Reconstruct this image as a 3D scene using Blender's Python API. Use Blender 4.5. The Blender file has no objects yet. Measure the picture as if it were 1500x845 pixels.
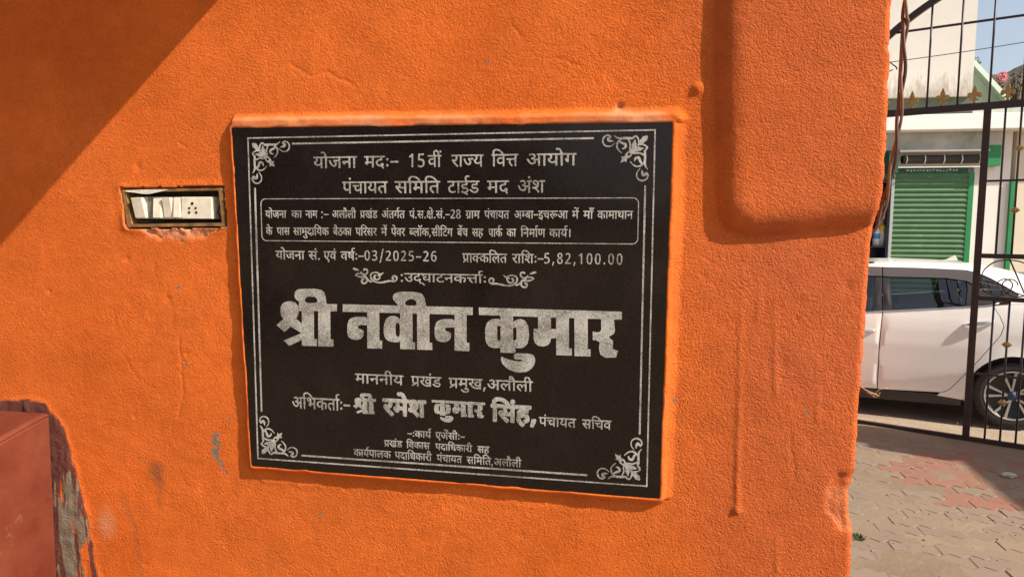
import bpy, bmesh, math, random
import numpy as np
from mathutils import Vector, Matrix
from mathutils.geometry import delaunay_2d_cdt
random.seed(7); rng = np.random.default_rng(11)
S = bpy.context.scene
COL = S.collection
R = math.radians
# ------------------------------------------------------------------ camera, sky, sun, exposure
cam = bpy.data.objects.new('camera', bpy.data.cameras.new('camera'))
cam.data.sensor_width = 36.0; cam.data.lens = 24.0
cam.data.clip_start = 0.02; cam.data.clip_end = 3000
RX, RU, RF = ((0.9837587, 0.1794427, 0.0043799), (0.0209086, -0.0903241, -0.9956929), (-0.1782743, 0.9796131, -0.0926090))
cam.matrix_world = Matrix(((RX[0], -RU[0], -RF[0], 0.33261), (RX[1], -RU[1], -RF[1], -1.15088), (RX[2], -RU[2], -RF[2], 1.90000), (0, 0, 0, 1)))
COL.objects.link(cam); S.camera = cam
SUN = Vector((0.72, -0.252, 0.65)).normalized()
wd = bpy.data.worlds.new('World'); S.world = wd; wd.use_nodes = True
nt = wd.node_tree; bg = nt.nodes['Background']
sky = nt.nodes.new('ShaderNodeTexSky'); sky.sky_type = 'NISHITA'; sky.sun_disc = False
sky.sun_elevation = math.asin(SUN.z); sky.sun_rotation = math.atan2(SUN.x, SUN.y)
sky.dust_density = 2.2; sky.air_density = 1.0; sky.ozone_density = 1.0
hs = nt.nodes.new('ShaderNodeHueSaturation'); hs.inputs['Saturation'].default_value = 0.62; hs.inputs['Value'].default_value = 1.12
nt.links.new(sky.outputs[0], hs.inputs['Color']); nt.links.new(hs.outputs[0], bg.inputs[0]); bg.inputs[1].default_value = 0.092
sl = bpy.data.lights.new('sun', 'SUN'); sl.energy = 4.8; sl.angle = R(0.53); sl.color = (1.0, 0.93, 0.82)
so = bpy.data.objects.new('sun', sl); so.rotation_euler = SUN.to_track_quat('Z', 'Y').to_euler(); so.location = (8, -8, 10); COL.objects.link(so)
S.view_settings.view_transform = 'Standard'; S.view_settings.look = 'None'; S.view_settings.gamma = 1.0
S.view_settings.use_curve_mapping = False; S.view_settings.exposure = 0.72
S.render.engine = 'CYCLES'; S.cycles.max_bounces = 6

# ------------------------------------------------------------------ helpers
def mat(name, color, rough=0.7, metal=0.0, spec=0.5, var=0.0, vscale=30.0, bump=0.0, bscale=80.0, col2=None, coat=0.0, detail=6.0, bdist=0.002):
    m = bpy.data.materials.new(name); m.use_nodes = True
    t = m.node_tree; b = t.nodes['Principled BSDF']
    b.inputs['Base Color'].default_value = (*color, 1); b.inputs['Roughness'].default_value = rough
    b.inputs['Metallic'].default_value = metal; b.inputs['Specular IOR Level'].default_value = spec
    b.inputs['Coat Weight'].default_value = coat
    tc = t.nodes.new('ShaderNodeTexCoord')
    if var > 0 or col2:
        n = t.nodes.new('ShaderNodeTexNoise'); n.inputs['Scale'].default_value = vscale; n.inputs['Detail'].default_value = detail
        n.inputs['Roughness'].default_value = 0.65
        t.links.new(tc.outputs['Object'], n.inputs['Vector'])
        r = t.nodes.new('ShaderNodeValToRGB'); r.color_ramp.elements[0].position = 0.32; r.color_ramp.elements[1].position = 0.68
        c2 = col2 or tuple(min(1, c * (1 + var)) for c in color); c1 = color if col2 else tuple(c * (1 - var) for c in color)
        r.color_ramp.elements[0].color = (*c1, 1); r.color_ramp.elements[1].color = (*c2, 1)
        t.links.new(n.outputs['Fac'], r.inputs[0]); t.links.new(r.outputs[0], b.inputs['Base Color'])
    if bump > 0:
        n = t.nodes.new('ShaderNodeTexNoise'); n.inputs['Scale'].default_value = bscale; n.inputs['Detail'].default_value = 5
        t.links.new(tc.outputs['Object'], n.inputs['Vector'])
        bm = t.nodes.new('ShaderNodeBump'); bm.inputs['Strength'].default_value = bump; bm.inputs['Distance'].default_value = bdist
        t.links.new(n.outputs['Fac'], bm.inputs['Height']); t.links.new(bm.outputs[0], b.inputs['Normal'])
    return m

def tag(o, label=None, cat=None, group=None, kind=None):
    if label: o['label'] = label
    if cat: o['category'] = cat
    if group: o['group'] = group
    if kind: o['kind'] = kind
    return o

def thing(name, label, cat, loc=(0, 0, 0), rz=0.0, group=None):
    o = bpy.data.objects.new(name, None); o.location = loc; o.rotation_euler = (0, 0, rz)
    o.empty_display_size = 0.1; COL.objects.link(o)
    return tag(o, label, cat, group)

def raw(name, V, F, m=None, parent=None, smooth=False):
    me = bpy.data.meshes.new(name); me.from_pydata([tuple(v) for v in V], [], [tuple(f) for f in F]); me.update()
    if m: me.materials.append(m)
    if smooth: me.polygons.foreach_set('use_smooth', [True] * len(me.polygons))
    o = bpy.data.objects.new(name, me); COL.objects.link(o)
    if parent: o.parent = parent
    return o

class MB:
    """collects shapes in one mesh"""
    def __init__(s): s.V = []; s.F = []; s.sm = []
    def add(s, V, F, smooth=False):
        k = len(s.V); s.V += [tuple(v) for v in V]; s.F += [tuple(i + k for i in f) for f in F]; s.sm += [smooth] * len(F); return s
    def box(s, x0, x1, y0, y1, z0, z1, bev=0.0):
        if bev <= 0:
            V = [(x, y, z) for x in (x0, x1) for y in (y0, y1) for z in (z0, z1)]
            return s.add(V, [(0, 1, 3, 2), (4, 6, 7, 5), (0, 4, 5, 1), (2, 3, 7, 6), (0, 2, 6, 4), (1, 5, 7, 3)])
        bm = bmesh.new(); bmesh.ops.create_cube(bm, size=1)
        for v in bm.verts: v.co = ((x0 + x1) / 2 + v.co.x * (x1 - x0), (y0 + y1) / 2 + v.co.y * (y1 - y0), (z0 + z1) / 2 + v.co.z * (z1 - z0))
        bmesh.ops.bevel(bm, geom=bm.edges[:], offset=bev, segments=2, affect='EDGES', profile=0.5)
        bm.verts.index_update()
        s.add([v.co[:] for v in bm.verts], [[v.index for v in f.verts] for f in bm.faces], False); bm.free(); return s
    def tube(s, pts, r, n=8, smooth=True, cap=True, radii=None):
        P = [Vector(p) for p in pts]; V = []; F = []
        up = Vector((0, 0, 1))
        prev = None
        for i, p in enumerate(P):
            d = (P[min(i + 1, len(P) - 1)] - P[max(i - 1, 0)]).normalized()
            if prev is None:
                a = d.cross(up)
                if a.length < 0.05: a = d.cross(Vector((1, 0, 0)))
                a.normalize()
            else:
                a = (prev - d * prev.dot(d)).normalized()
            prev = a; b = d.cross(a); rr = radii[i] if radii else r
            for k in range(n):
                t = 2 * math.pi * k / n; V.append(p + (a * math.cos(t) + b * math.sin(t)) * rr)
        for i in range(len(P) - 1):
            for k in range(n):
                F.append((i * n + k, i * n + (k + 1) % n, (i + 1) * n + (k + 1) % n, (i + 1) * n + k))
        if cap: F.append(tuple(range(n))[::-1]); F.append(tuple((len(P) - 1) * n + k for k in range(n)))
        return s.add(V, F, smooth)
    def bar(s, p, q, w, h, up=(0, 0, 1)):
        p = Vector(p); q = Vector(q); d = (q - p).normalized(); u = Vector(up)
        a = d.cross(u).normalized(); b = a.cross(d)
        V = [c + a * (w / 2 * i) + b * (h / 2 * j) for c in (p, q) for i, j in ((-1, -1), (1, -1), (1, 1), (-1, 1))]
        return s.add(V, [(3, 2, 1, 0), (4, 5, 6, 7), (0, 1, 5, 4), (1, 2, 6, 5), (2, 3, 7, 6), (3, 0, 4, 7)])
    def strip(s, pts, w, h, up=(0, 0, 1)):
        """a square-section bar bent along pts; h is measured along up x direction"""
        P = [Vector(p) for p in pts]; u = Vector(up).normalized(); V = []; F = []
        for i, p in enumerate(P):
            d = (P[min(i + 1, len(P) - 1)] - P[max(i - 1, 0)]).normalized(); b = u.cross(d).normalized()
            V += [p + u * (w / 2 * i_) + b * (h / 2 * j_) for i_, j_ in ((-1, -1), (1, -1), (1, 1), (-1, 1))]
        for i in range(len(P) - 1):
            for k in range(4): F.append((i * 4 + k, i * 4 + (k + 1) % 4, i * 4 + 4 + (k + 1) % 4, i * 4 + 4 + k))
        n = len(P) * 4; F += [(3, 2, 1, 0), (n - 4, n - 3, n - 2, n - 1)]
        return s.add(V, F)
    def lathe(s, prof, c, axis='z', n=24, smooth=True):
        V = []; F = []
        for r, h in prof:
            for k in range(n):
                t = 2 * math.pi * k / n; x, y = r * math.cos(t), r * math.sin(t)
                V.append({'z': (c[0] + x, c[1] + y, c[2] + h), 'y': (c[0] + x, c[1] + h, c[2] + y), 'x': (c[0] + h, c[1] + x, c[2] + y)}[axis])
        for i in range(len(prof) - 1):
            for k in range(n): F.append((i * n + k, i * n + (k + 1) % n, (i + 1) * n + (k + 1) % n, (i + 1) * n + k))
        return s.add(V, F, smooth)
    def prism(s, poly, y0, y1):
        """polygon in x,z extruded along y"""
        n = len(poly); V = [(x, y0, z) for x, z in poly] + [(x, y1, z) for x, z in poly]
        return s.add(V, [tuple(range(n)), tuple(range(2 * n - 1, n - 1, -1))] + [(i, i + n, (i + 1) % n + n, (i + 1) % n) for i in range(n)])
    def build(s, name, m, parent=None, local=False, recalc=True):
        V = s.V
        if parent and not local:
            l = parent.location; V = [(v[0] - l.x, v[1] - l.y, v[2] - l.z) for v in V]
        o = raw(name, V, s.F, m, parent)
        o.data.polygons.foreach_set('use_smooth', s.sm)
        if recalc:
            bm = bmesh.new(); bm.from_mesh(o.data); bmesh.ops.recalc_face_normals(bm, faces=bm.faces[:]); bm.to_mesh(o.data); bm.free()
        return o

def sstep(a, b, x):
    t = np.clip((np.asarray(x, float) - a) / (b - a), 0, 1); return t * t * (3 - 2 * t)
_NT = {}
def vnoise(x, z, seed=0):
    if seed not in _NT: _NT[seed] = np.random.default_rng(seed).random((256, 256))
    r = _NT[seed]; xi = np.floor(x).astype(int); zi = np.floor(z).astype(int)
    fx = x - xi; fz = z - zi; fx = fx * fx * (3 - 2 * fx); fz = fz * fz * (3 - 2 * fz)
    g = lambda a, b: r[a % 256, b % 256]
    return (g(xi, zi) * (1 - fx) + g(xi + 1, zi) * fx) * (1 - fz) + (g(xi, zi + 1) * (1 - fx) + g(xi + 1, zi + 1) * fx) * fz
def fbm(x, z, f, oct=3, seed=0):
    s = 0; a = 1; t = 0
    for k in range(oct):
        s = s + a * (vnoise(x * f + 17.3 * k, z * f + 9.1 * k, seed + k) - 0.5); t += a; a *= 0.55; f *= 2.03
    return s / t
def seg_dist(x, z, pts):
    d = None; 
    for (x0, z0), (x1, z1) in zip(pts, pts[1:]):
        vx, vz = x1 - x0, z1 - z0; t = np.clip(((x - x0) * vx + (z - z0) * vz) / (vx * vx + vz * vz), 0, 1)
        e = np.hypot(x - x0 - t * vx, z - z0 - t * vz); d = e if d is None else np.minimum(d, e)
    return d
def inside(x, z, poly):
    """signed distance to polygon, negative inside"""
    d = seg_dist(x, z, list(poly) + [poly[0]]); c = np.zeros(np.shape(x), bool); n = len(poly)
    for i in range(n):
        x0, z0 = poly[i]; x1, z1 = poly[(i + 1) % n]
        if z0 == z1: continue
        hit = ((z0 > z) != (z1 > z)) & (x < (x1 - x0) * (z - z0) / (z1 - z0) + x0); c ^= hit
    return np.where(c, -d, d)

# ------------------------------------------------------------------ ground, road, paving
m_dirt = mat('dusty_earth', (0.17, 0.12, 0.078), 0.95, spec=0.2, col2=(0.245, 0.178, 0.12), vscale=1.3, bump=0.5, bscale=30, bdist=0.01)
m_road = mat('dusty_road', (0.27, 0.205, 0.145), 0.95, spec=0.2, col2=(0.36, 0.285, 0.21), vscale=2.3, bump=0.6, bscale=40, bdist=0.01)
tag(raw('ground', [(-400, -400, -0.03), (400, -400, -0.03), (400, 400, -0.03), (-400, 400, -0.03)], [(0, 1, 2, 3)], m_dirt), kind='structure')
GO = Vector((2.454, 5.778, 0)); GA = math.atan2(-0.42131609, 0.90691386)
GD = Vector((0.90691386, -0.42131609, 0)); GN = Vector((0.42131609, 0.90691386, 0))
# road: uneven dusty strip beyond the gate
nx, ny = 90, 50; V = []; F = []
for j in range(ny):
    for i in range(nx):
        p = GO + GD * (-6 + 14 * i / (nx - 1)) + GN * (0.02 + 4.6 * j / (ny - 1))
        V.append((p.x, p.y, -0.016 + 0.02 * float(fbm(np.array(p.x), np.array(p.y), 1.7, 3, 5))))
for j in range(ny - 1):
    for i in range(nx - 1): F.append((j * nx + i, j * nx + i + 1, (j + 1) * nx + i + 1, (j + 1) * nx + i))
tag(raw('road', V, F, m_road, smooth=True), kind='structure')

def paver_material():
    m = bpy.data.materials.new('dusty_paver'); m.use_nodes = True; t = m.node_tree; b = t.nodes['Principled BSDF']
    b.inputs['Roughness'].default_value = 0.93; b.inputs['Specular IOR Level'].default_value = 0.28
    at = t.nodes.new('ShaderNodeAttribute'); at.attribute_name = 'paver_colour'
    tc = t.nodes.new('ShaderNodeTexCoord')
    n1 = t.nodes.new('ShaderNodeTexNoise'); n1.inputs['Scale'].default_value = 2.2; n1.inputs['Detail'].default_value = 8; n1.inputs['Roughness'].default_value = 0.7
    n2 = t.nodes.new('ShaderNodeTexNoise'); n2.inputs['Scale'].default_value = 60; n2.inputs['Detail'].default_value = 6
    t.links.new(tc.outputs['Object'], n1.inputs['Vector']); t.links.new(tc.outputs['Object'], n2.inputs['Vector'])
    mr = t.nodes.new('ShaderNodeMapRange'); mr.inputs[1].default_value = 0.35; mr.inputs[2].default_value = 0.68; mr.inputs[3].default_value = 0.55; mr.inputs[4].default_value = 1.0
    t.links.new(n1.outputs['Fac'], mr.inputs[0])
    ad = t.nodes.new('ShaderNodeMath'); ad.operation = 'MULTIPLY_ADD'; ad.inputs[1].default_value = 0.5; ad.inputs[2].default_value = -0.25; t.links.new(n2.outputs['Fac'], ad.inputs[0])
    a2 = t.nodes.new('ShaderNodeMath'); a2.operation = 'ADD'; a2.use_clamp = True
    t.links.new(mr.outputs[0], a2.inputs[0]); t.links.new(ad.outputs[0], a2.inputs[1])
    a3 = t.nodes.new('ShaderNodeMath'); a3.operation = 'MULTIPLY'; t.links.new(a2.outputs[0], a3.inputs[0]); t.links.new(at.outputs['Alpha'], a3.inputs[1])
    mx = t.nodes.new('ShaderNodeMix'); mx.data_type = 'RGBA'; mx.inputs[7].default_value = (0.225, 0.153, 0.103, 1)
    t.links.new(a3.outputs[0], mx.inputs[0]); t.links.new(at.outputs['Color'], mx.inputs[6]); t.links.new(mx.outputs[2], b.inputs['Base Color'])
    bp = t.nodes.new('ShaderNodeBump'); bp.inputs['Strength'].default_value = 0.6; bp.inputs['Distance'].default_value = 0.003
    n3 = t.nodes.new('ShaderNodeTexNoise'); n3.inputs['Scale'].default_value = 140; n3.inputs['Detail'].default_value = 4; t.links.new(tc.outputs['Object'], n3.inputs['Vector'])
    t.links.new(n3.outputs['Fac'], bp.inputs['Height']); t.links.new(bp.outputs[0], b.inputs['Normal'])
    return m
RED = [(2.36, 4.93), (2.5, 4.84), (3.15, 5.08), (3.6, 4.9), (3.6, 3.9), (2.62, 3.78), (2.36, 4.05)]
V = []; F = []; C = []
Lp, Wp = 0.26, 0.13
def zig(t):
    p = [0, .02, .02, -.02, -.02, 0]; q = [0, .18, .32, .68, .82, 1]
    return float(np.interp(t % 1, q, p))
for j in range(-8, 60):
    for i in range(-2, 30):
        x0 = 0.3 + i * Lp + (Lp / 2 if j % 2 else 0); y0 = 0.45 + j * Wp
        cx_, cy_ = x0 + Lp / 2, y0 + Wp / 2
        if (Vector((cx_, cy_, 0)) - GO).dot(GN) > -0.10 or cx_ < 0.85: continue
        g = 0.0035; T = [0, .09, .16, .25, .34, .41, .5, .59, .66, .75, .84, .91, 1]
        lo = [(x0 + g + (Lp - 2 * g) * t, y0 + g + zig(t * 2)) for t in T]; hi = [(x, y + Wp - 2 * g) for x, y in lo]
        top = lo + hi[::-1]; c = (cx_, cy_); n = len(top); k = len(V)
        tz = 0.0025 * random.uniform(-1, 1); tx, ty = random.uniform(-.01, .01), random.uniform(-.01, .01)
        zf = lambda x, y: tz + tx * (x - cx_) + ty * (y - cy_) + 0.012 * float(fbm(np.array(x), np.array(y), 1.1, 2, 41))
        for (x, y) in top: V.append((c[0] + (x - c[0]) * .955, c[1] + (y - c[1]) * .93, zf(x, y)))
        for (x, y) in top: V.append((x, y, zf(x, y) - 0.006))
        for (x, y) in top: V.append((x, y, -0.03))
        F.append(tuple(range(k, k + n)))
        for q in range(2):
            for a in range(n): F.append((k + q * n + a, k + q * n + n + a, k + q * n + n + (a + 1) % n, k + q * n + (a + 1) % n))
        ins = float(inside(np.array(cx_), np.array(cy_), RED))
        if ins < 0 and random.random() > .06: col = (0.25 * random.uniform(.85, 1.1), 0.075, 0.052, 0.62)
        else:
            v = random.uniform(.11, .17); col = (v * 1.12, v * .98, v * .80, 1.0)
        if abs(cy_ - 3.2 - 0.05 * (cx_ - 2)) < .05: col = (0.25, 0.185, 0.12, 1.0)
        C += [col] * (3 * n)
pv = raw('paving', V, F, paver_material())
at = pv.data.color_attributes.new('paver_colour', 'FLOAT_COLOR', 'POINT'); at.data.foreach_set('color', np.array(C, np.float32).ravel())
tag(pv, kind='structure')
# dusty earth packed in the joints
nx, ny = 80, 120; V = []; F = []
for j in range(ny):
    for i in range(nx):
        x = 0.7 + 5.5 * i / (nx - 1); y = -0.6 + 6.4 * j / (ny - 1)
        V.append((x, y, -0.0013 + 0.011 * float(fbm(np.array(x), np.array(y), 6, 2, 3)) + 0.012 * float(fbm(np.array(x), np.array(y), 1.1, 2, 41)) + 0.014 * float(sstep(-.3, .05, (Vector((x, y, 0)) - GO).dot(GN)))))
for j in range(ny - 1):
    for i in range(nx - 1):
        f = (j * nx + i, j * nx + i + 1, (j + 1) * nx + i + 1, (j + 1) * nx + i)
        if (Vector(V[f[0]]) - GO).dot(GN) < 0.0: F.append(f)
tag(raw('soil', V, F, m_dirt, smooth=True), kind='structure')

# ------------------------------------------------------------------ the orange wall
def wall_material():
    m = bpy.data.materials.new('orange_plaster'); m.use_nodes = True; t = m.node_tree; b = t.nodes['Principled BSDF']
    b.inputs['Roughness'].default_value = 0.88; b.inputs['Specular IOR Level'].default_value = 0.12
    tc = t.nodes.new('ShaderNodeTexCoord')
    def noise(sc, det=6, ro=.6):
        n = t.nodes.new('ShaderNodeTexNoise'); n.inputs['Scale'].default_value = sc; n.inputs['Detail'].default_value = det; n.inputs['Roughness'].default_value = ro
        t.links.new(tc.outputs['Object'], n.inputs['Vector']); return n
    n1 = noise(3.5, 5); r = t.nodes.new('ShaderNodeValToRGB'); t.links.new(n1.outputs['Fac'], r.inputs[0])
    r.color_ramp.elements[0].position = .3; r.color_ramp.elements[1].position = .7
    r.color_ramp.elements[0].color = (0.60, 0.118, 0.016, 1); r.color_ramp.elements[1].color = (0.67, 0.146, 0.025, 1)
    cur = r.outputs[0]
    for sc_, lo_, hi_, det_ in ((6, .86, 1.10, 7), (38, .92, 1.06, 5), (260, .84, 1.10, 2)):
        q = noise(sc_, det_, .65); mr = t.nodes.new('ShaderNodeMapRange'); mr.inputs[1].default_value = .3; mr.inputs[2].default_value = .7; mr.inputs[3].default_value = lo_; mr.inputs[4].default_value = hi_
        t.links.new(q.outputs['Fac'], mr.inputs[0]); vm = t.nodes.new('ShaderNodeVectorMath'); vm.operation = 'SCALE'; t.links.new(cur, vm.inputs[0]); t.links.new(mr.outputs[0], vm.inputs['Scale']); cur = vm.outputs[0]
    n2 = noise(240, 4)
    def layer(attr, col, lo, hi):
        nonlocal cur
        a = t.nodes.new('ShaderNodeAttribute'); a.attribute_name = attr
        ad = t.nodes.new('ShaderNodeMath'); ad.operation = 'MULTIPLY_ADD'; ad.inputs[1].default_value = 0.5; ad.inputs[2].default_value = -.25; t.links.new(n3.outputs['Fac'], ad.inputs[0])
        s_ = t.nodes.new('ShaderNodeMath'); s_.operation = 'ADD'; t.links.new(ad.outputs[0], s_.inputs[0]); t.links.new(a.outputs['Fac'], s_.inputs[1])
        mr = t.nodes.new('ShaderNodeMapRange'); mr.inputs[1].default_value = lo; mr.inputs[2].default_value = hi; t.links.new(s_.outputs[0], mr.inputs[0])
        mx = t.nodes.new('ShaderNodeMix'); mx.data_type = 'RGBA'; mx.inputs[7].default_value = (*col, 1)
        t.links.new(mr.outputs[0], mx.inputs[0]); t.links.new(cur, mx.inputs[6]); cur = mx.outputs[2]
    n3 = noise(75, 7, .7)
    layer('dull_orange', (0.52, 0.116, 0.040), .35, 1.2)
    layer('worn', (0.60, 0.27, 0.14), .35, 1.25)
    layer('stain', (0.23, 0.075, 0.03), .35, 1.1)
    layer('purple', (0.125, 0.042, 0.032), .35, .62)
    layer('cement', (0.20, 0.155, 0.108), .40, .62)
    t.links.new(cur, b.inputs['Base Color'])
    n4 = noise(210, 6, .72); vo = t.nodes.new('ShaderNodeTexVoronoi'); vo.feature = 'F1'; vo.inputs['Scale'].default_value = 340
    t.links.new(tc.outputs['Object'], vo.inputs['Vector']); wn = noise(55, 4, .6); pm = noise(16, 3, .6)
    def math_(op, a, b_):
        q = t.nodes.new('ShaderNodeMath'); q.operation = op
        for k, v in enumerate((a, b_)):
            if isinstance(v, (int, float)): q.inputs[k].default_value = v
            else: t.links.new(v, q.inputs[k])
        return q.outputs[0]
    sand = math_('ADD', math_('MULTIPLY', math_('SUBTRACT', 1.0, vo.outputs['Distance']), .55), math_('MULTIPLY', n4.outputs['Fac'], 1.5))
    patch = math_('ADD', math_('MULTIPLY', pm.outputs['Fac'], 1.7), .15)
    hgt = math_('ADD', math_('MULTIPLY', sand, patch), math_('MULTIPLY', wn.outputs['Fac'], .55))
    ra = t.nodes.new('ShaderNodeAttribute'); ra.attribute_name = 'roughcast'
    hgt = math_('MULTIPLY', hgt, ra.outputs['Fac'])
    bp = t.nodes.new('ShaderNodeBump'); bp.inputs['Strength'].default_value = 1.0; bp.inputs['Distance'].default_value = 0.0037
    t.links.new(hgt, bp.inputs['Height']); t.links.new(bp.outputs[0], b.inputs['Normal'])
    return m
PZ = 1.75756                                     # height of the plaque's centre
STONE = [(-0.3895, 2.0715), (0.3853, 2.0645), (0.3795, 1.4415), (-0.3712, 1.447)]      # edge of the stone, x,z
def axis(parts):
    o = []
    for a, b, st in parts: o += list(np.arange(a, b, st))
    return np.array(o + [parts[-1][1]])
xs = axis([(-3.0, -1.06, .02), (-1.06, 0.66, .0026), (0.66, 0.69, .0025)])
zs = axis([(0.0, 1.08, .012), (1.08, 2.36, .0026), (2.36, 3.6, .02)])
X, Z = np.meshgrid(xs, zs)
n_b = fbm(X, Z, 2.2, 3, 1); 
Hh = 0.006 * n_b + 0.0005 * fbm(X, Z, 14, 2, 21)
th_ = .6; Xr, Zr = X * math.cos(th_) + Z * math.sin(th_), Z * math.cos(th_) - X * math.sin(th_)
grain = .22 * fbm(Xr, Zr, 170, 2, 35) + .50 * fbm(Xr * .25, Zr, 55, 3, 37) * (1 - .6 * sstep(.25, .45, X)) + .10 * fbm(Xr * .8 - Zr * .6, Zr * .8 + Xr * .6, 70, 2, 33)
rough_amt = 0.65 + 0.5 * sstep(-.1, .25, fbm(X, Z, 3, 2, 51)) + .35 * sstep(.35, .5, X)
# raised band at the top right, with a splayed edge
outl = [(0.4435, 3.7), (0.4445, 2.252), (0.448, 2.128), (0.456, 1.96), (0.460, 1.925), (0.474, 1.894), (0.510, 1.882), (0.587, 1.887), (0.69, 1.902), (0.9, 1.89), (0.9, 3.7)]
d = -inside(X + .004 * fbm(X, Z, 18, 2, 61), Z + .004 * fbm(X, Z, 18, 2, 62), outl)
ch = np.where(X - .44 < (Z - 1.87) * .8, .054, .030); ch = .020 + .014 * sstep(-.03, .05, (Z - 1.87) * .8 - (X - .44))
t_ = np.clip(d / .052, 0, 1); ramp = 1 - (1 - t_) ** 2.6
Hh += 0.0185 * ramp
# mortar bed round the stone
sd = inside(X + .0035 * fbm(X, Z, 30, 2, 71), Z + .0035 * fbm(X, Z, 30, 2, 72), STONE)
side_r = sstep(.30, .38, X) * (np.abs(Z - PZ) < .36); side_t = sstep(2.02, 2.07, Z) * (np.abs(X) < .46)
lx = np.interp(Z, [1.447, 2.0715], [-.3712, -.3895]); bz = np.interp(X, [-.3712, .3795], [1.447, 1.4415]); tz_ = np.interp(X, [-.3895, .3853], [2.0715, 2.0645])
near_l = sstep(0, .004, lx - X); near_b = sstep(0, .004, bz - Z); near_t = sstep(0, .004, Z - tz_) * (1 - near_l)
wid = np.where(near_l + near_b > .5, .009, np.where(near_t > .5, .013, .019)); flat = np.where(near_t > .5, .013 + .004 * fbm(X, Z, 12, 2, 75), .0035)
bed = np.where(sd > 0, np.clip(1 - (sd - flat) / wid, 0, 1), np.clip(1 + (sd - .0005) / .005, 0, 1))
bed = np.where(sd > 0, bed, bed * bed * (3 - 2 * bed))
lip = .0110 + .0024 * fbm(X, Z, 38, 3, 81) + .0010 * fbm(X * .4, Z, 90, 2, 83)
inb = bed > 0
calm = np.clip(bed * 1.6, 0, 1)
Hh = Hh * (1 - .85 * np.clip(bed * 2, 0, 1)) + lip * bed
grain_amp = .0021 * rough_amt * (1 - .8 * calm)
# switch recess
SW = [(-0.630, 1.965), (-0.415, 1.968), (-0.411, 1.893), (-0.622, 1.890)]
sw = inside(X + .006 * fbm(X, Z, 55, 3, 91), Z + .007 * fbm(X, Z, 55, 3, 92), SW)
Hh = np.where(sw < 0, -.05, Hh)
Hh += .003 * np.exp(-(sw / .010) ** 2) * (sw > 0) * (0.3 + 1.4 * np.clip(fbm(X, Z, 40, 2, 93) + .3, 0, 1))
ledge = inside(X, Z, [(-0.595, 1.890), (-0.43, 1.890), (-0.452, 1.874), (-0.50, 1.868), (-0.578, 1.872)])
ledge = ledge + .012 * fbm(X, Z, 60, 3, 94)
Hh -= .004 * sstep(.004, -.004, ledge) * (.6 + 2.0 * fbm(X, Z, 70, 2, 96))
# paint runs
for pts, h in (([(0.503, 1.83), (0.5025, 1.70), (0.5045, 1.55), (0.506, 1.426)], .0021), ([(0.553, 1.80), (0.557, 1.70), (0.560, 1.63)], .0013), ([(0.625, 1.66), (0.627, 1.59)], .0012), ([(0.530, 1.83), (0.529, 1.75)], .0009), ([(0.57, 1.40), (0.575, 1.33)], .0014)):
    dd = seg_dist(X + .002 * fbm(X, Z, 35, 2, 95), Z, pts); Hh += .8 * h * np.exp(-(dd / .0042) ** 2) * (.12 + 1.15 * np.clip((pts[0][1] - Z) / (pts[0][1] - pts[-1][1]), 0, 1))
Hh += .0025 * np.exp(-(np.hypot(X - .506, Z - 1.427) / .007) ** 2)
Hh += .005 * np.exp(-(np.hypot(X - .4235, Z - 2.118) / .009) ** 2)      # lump beside the raised band
# trowel smears round the red block
pout = [(-1.2, 1.55), (-0.904, 1.543), (-0.863, 1.552), (-0.821, 1.545), (-0.78, 1.494), (-0.757, 1.41), (-0.738, 1.313), (-0.722, 1.194), (-0.71, 1.0), (-1.2, 1.0)]
pd = inside(X + .012 * fbm(X, Z, 22, 3, 97), Z + .012 * fbm(X, Z, 22, 3, 98), pout)
sm_in = sstep(.006, -.012, pd)
Hh += sm_in * (.003 + .0022 * fbm(X * 4.5, Z * .55, 24, 3, 133) + .0045 * fbm(X, Z, 45, 3, 99))
# knocks
chip = inside(X + .006 * fbm(X, Z, 50, 2, 101), Z + .006 * fbm(X, Z, 50, 2, 102), [(0.664, 1.502), (0.72, 1.51), (0.72, 1.40), (0.67, 1.405), (0.655, 1.44), (0.652, 1.478)])
Hh -= .006 * sstep(.006, -.010, chip) * (.7 + 1.2 * fbm(X, Z, 45, 3, 103))
Hh -= .004 * np.exp(-((X - .30) ** 2 + (Z - 2.092) ** 2) / .006 ** 2)
for k in range(26):
    cx_, cz_ = random.uniform(-.95, .66), random.uniform(1.2, 2.28); Hh -= random.uniform(.001, .002) * np.exp(-(np.hypot((X - cx_), (Z - cz_) * random.uniform(.6, 1.4)) / random.uniform(.003, .007)) ** 2)
# broken coat patch near the stone's lower left corner, trowel crease under the stone
Hh -= .0005 * sstep(.05, -.05, fbm(X, Z, 16, 3, 111) + .9 * np.hypot(X + .46, (Z - 1.47) * .6) - .03)
Hh += .0008 * np.exp(-((Z - 1.405 + .04 * (X + .1)) / .006) ** 2) * sstep(-.2, -.28, X) * (X > -.36)
Hh += .0006 * np.exp(-((Z - (1.413 - .02 * (X + .2))) / .004) ** 2) * (np.abs(X) < .36) * (.5 + fbm(X, Z, 20, 2, 112) * 2)
for pts in ([(-.30, 2.20), (-.24, 2.16), (-.21, 2.17), (-.13, 2.125)], [(-.72, 1.78), (-.66, 1.73), (-.655, 1.66), (-.61, 1.60)], [(.12, 2.24), (.16, 2.18), (.24, 2.16)], [(-.52, 1.70), (-.515, 1.60), (-.53, 1.52)], [(.585, 1.56), (.60, 1.48), (.645, 1.44)], [(-.50, 2.05), (-.46, 2.02), (-.425, 2.03)]):
    dd = seg_dist(X + .012 * fbm(X, Z, 30, 3, 191), Z + .012 * fbm(X, Z, 30, 3, 192), pts); Hh -= .0011 * np.exp(-(dd / .0022) ** 2) * sstep(-.15, .1, fbm(X, Z, 22, 2, 193))
Hh += grain * grain_amp * np.where(sw < 0, 0, 1)
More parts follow.
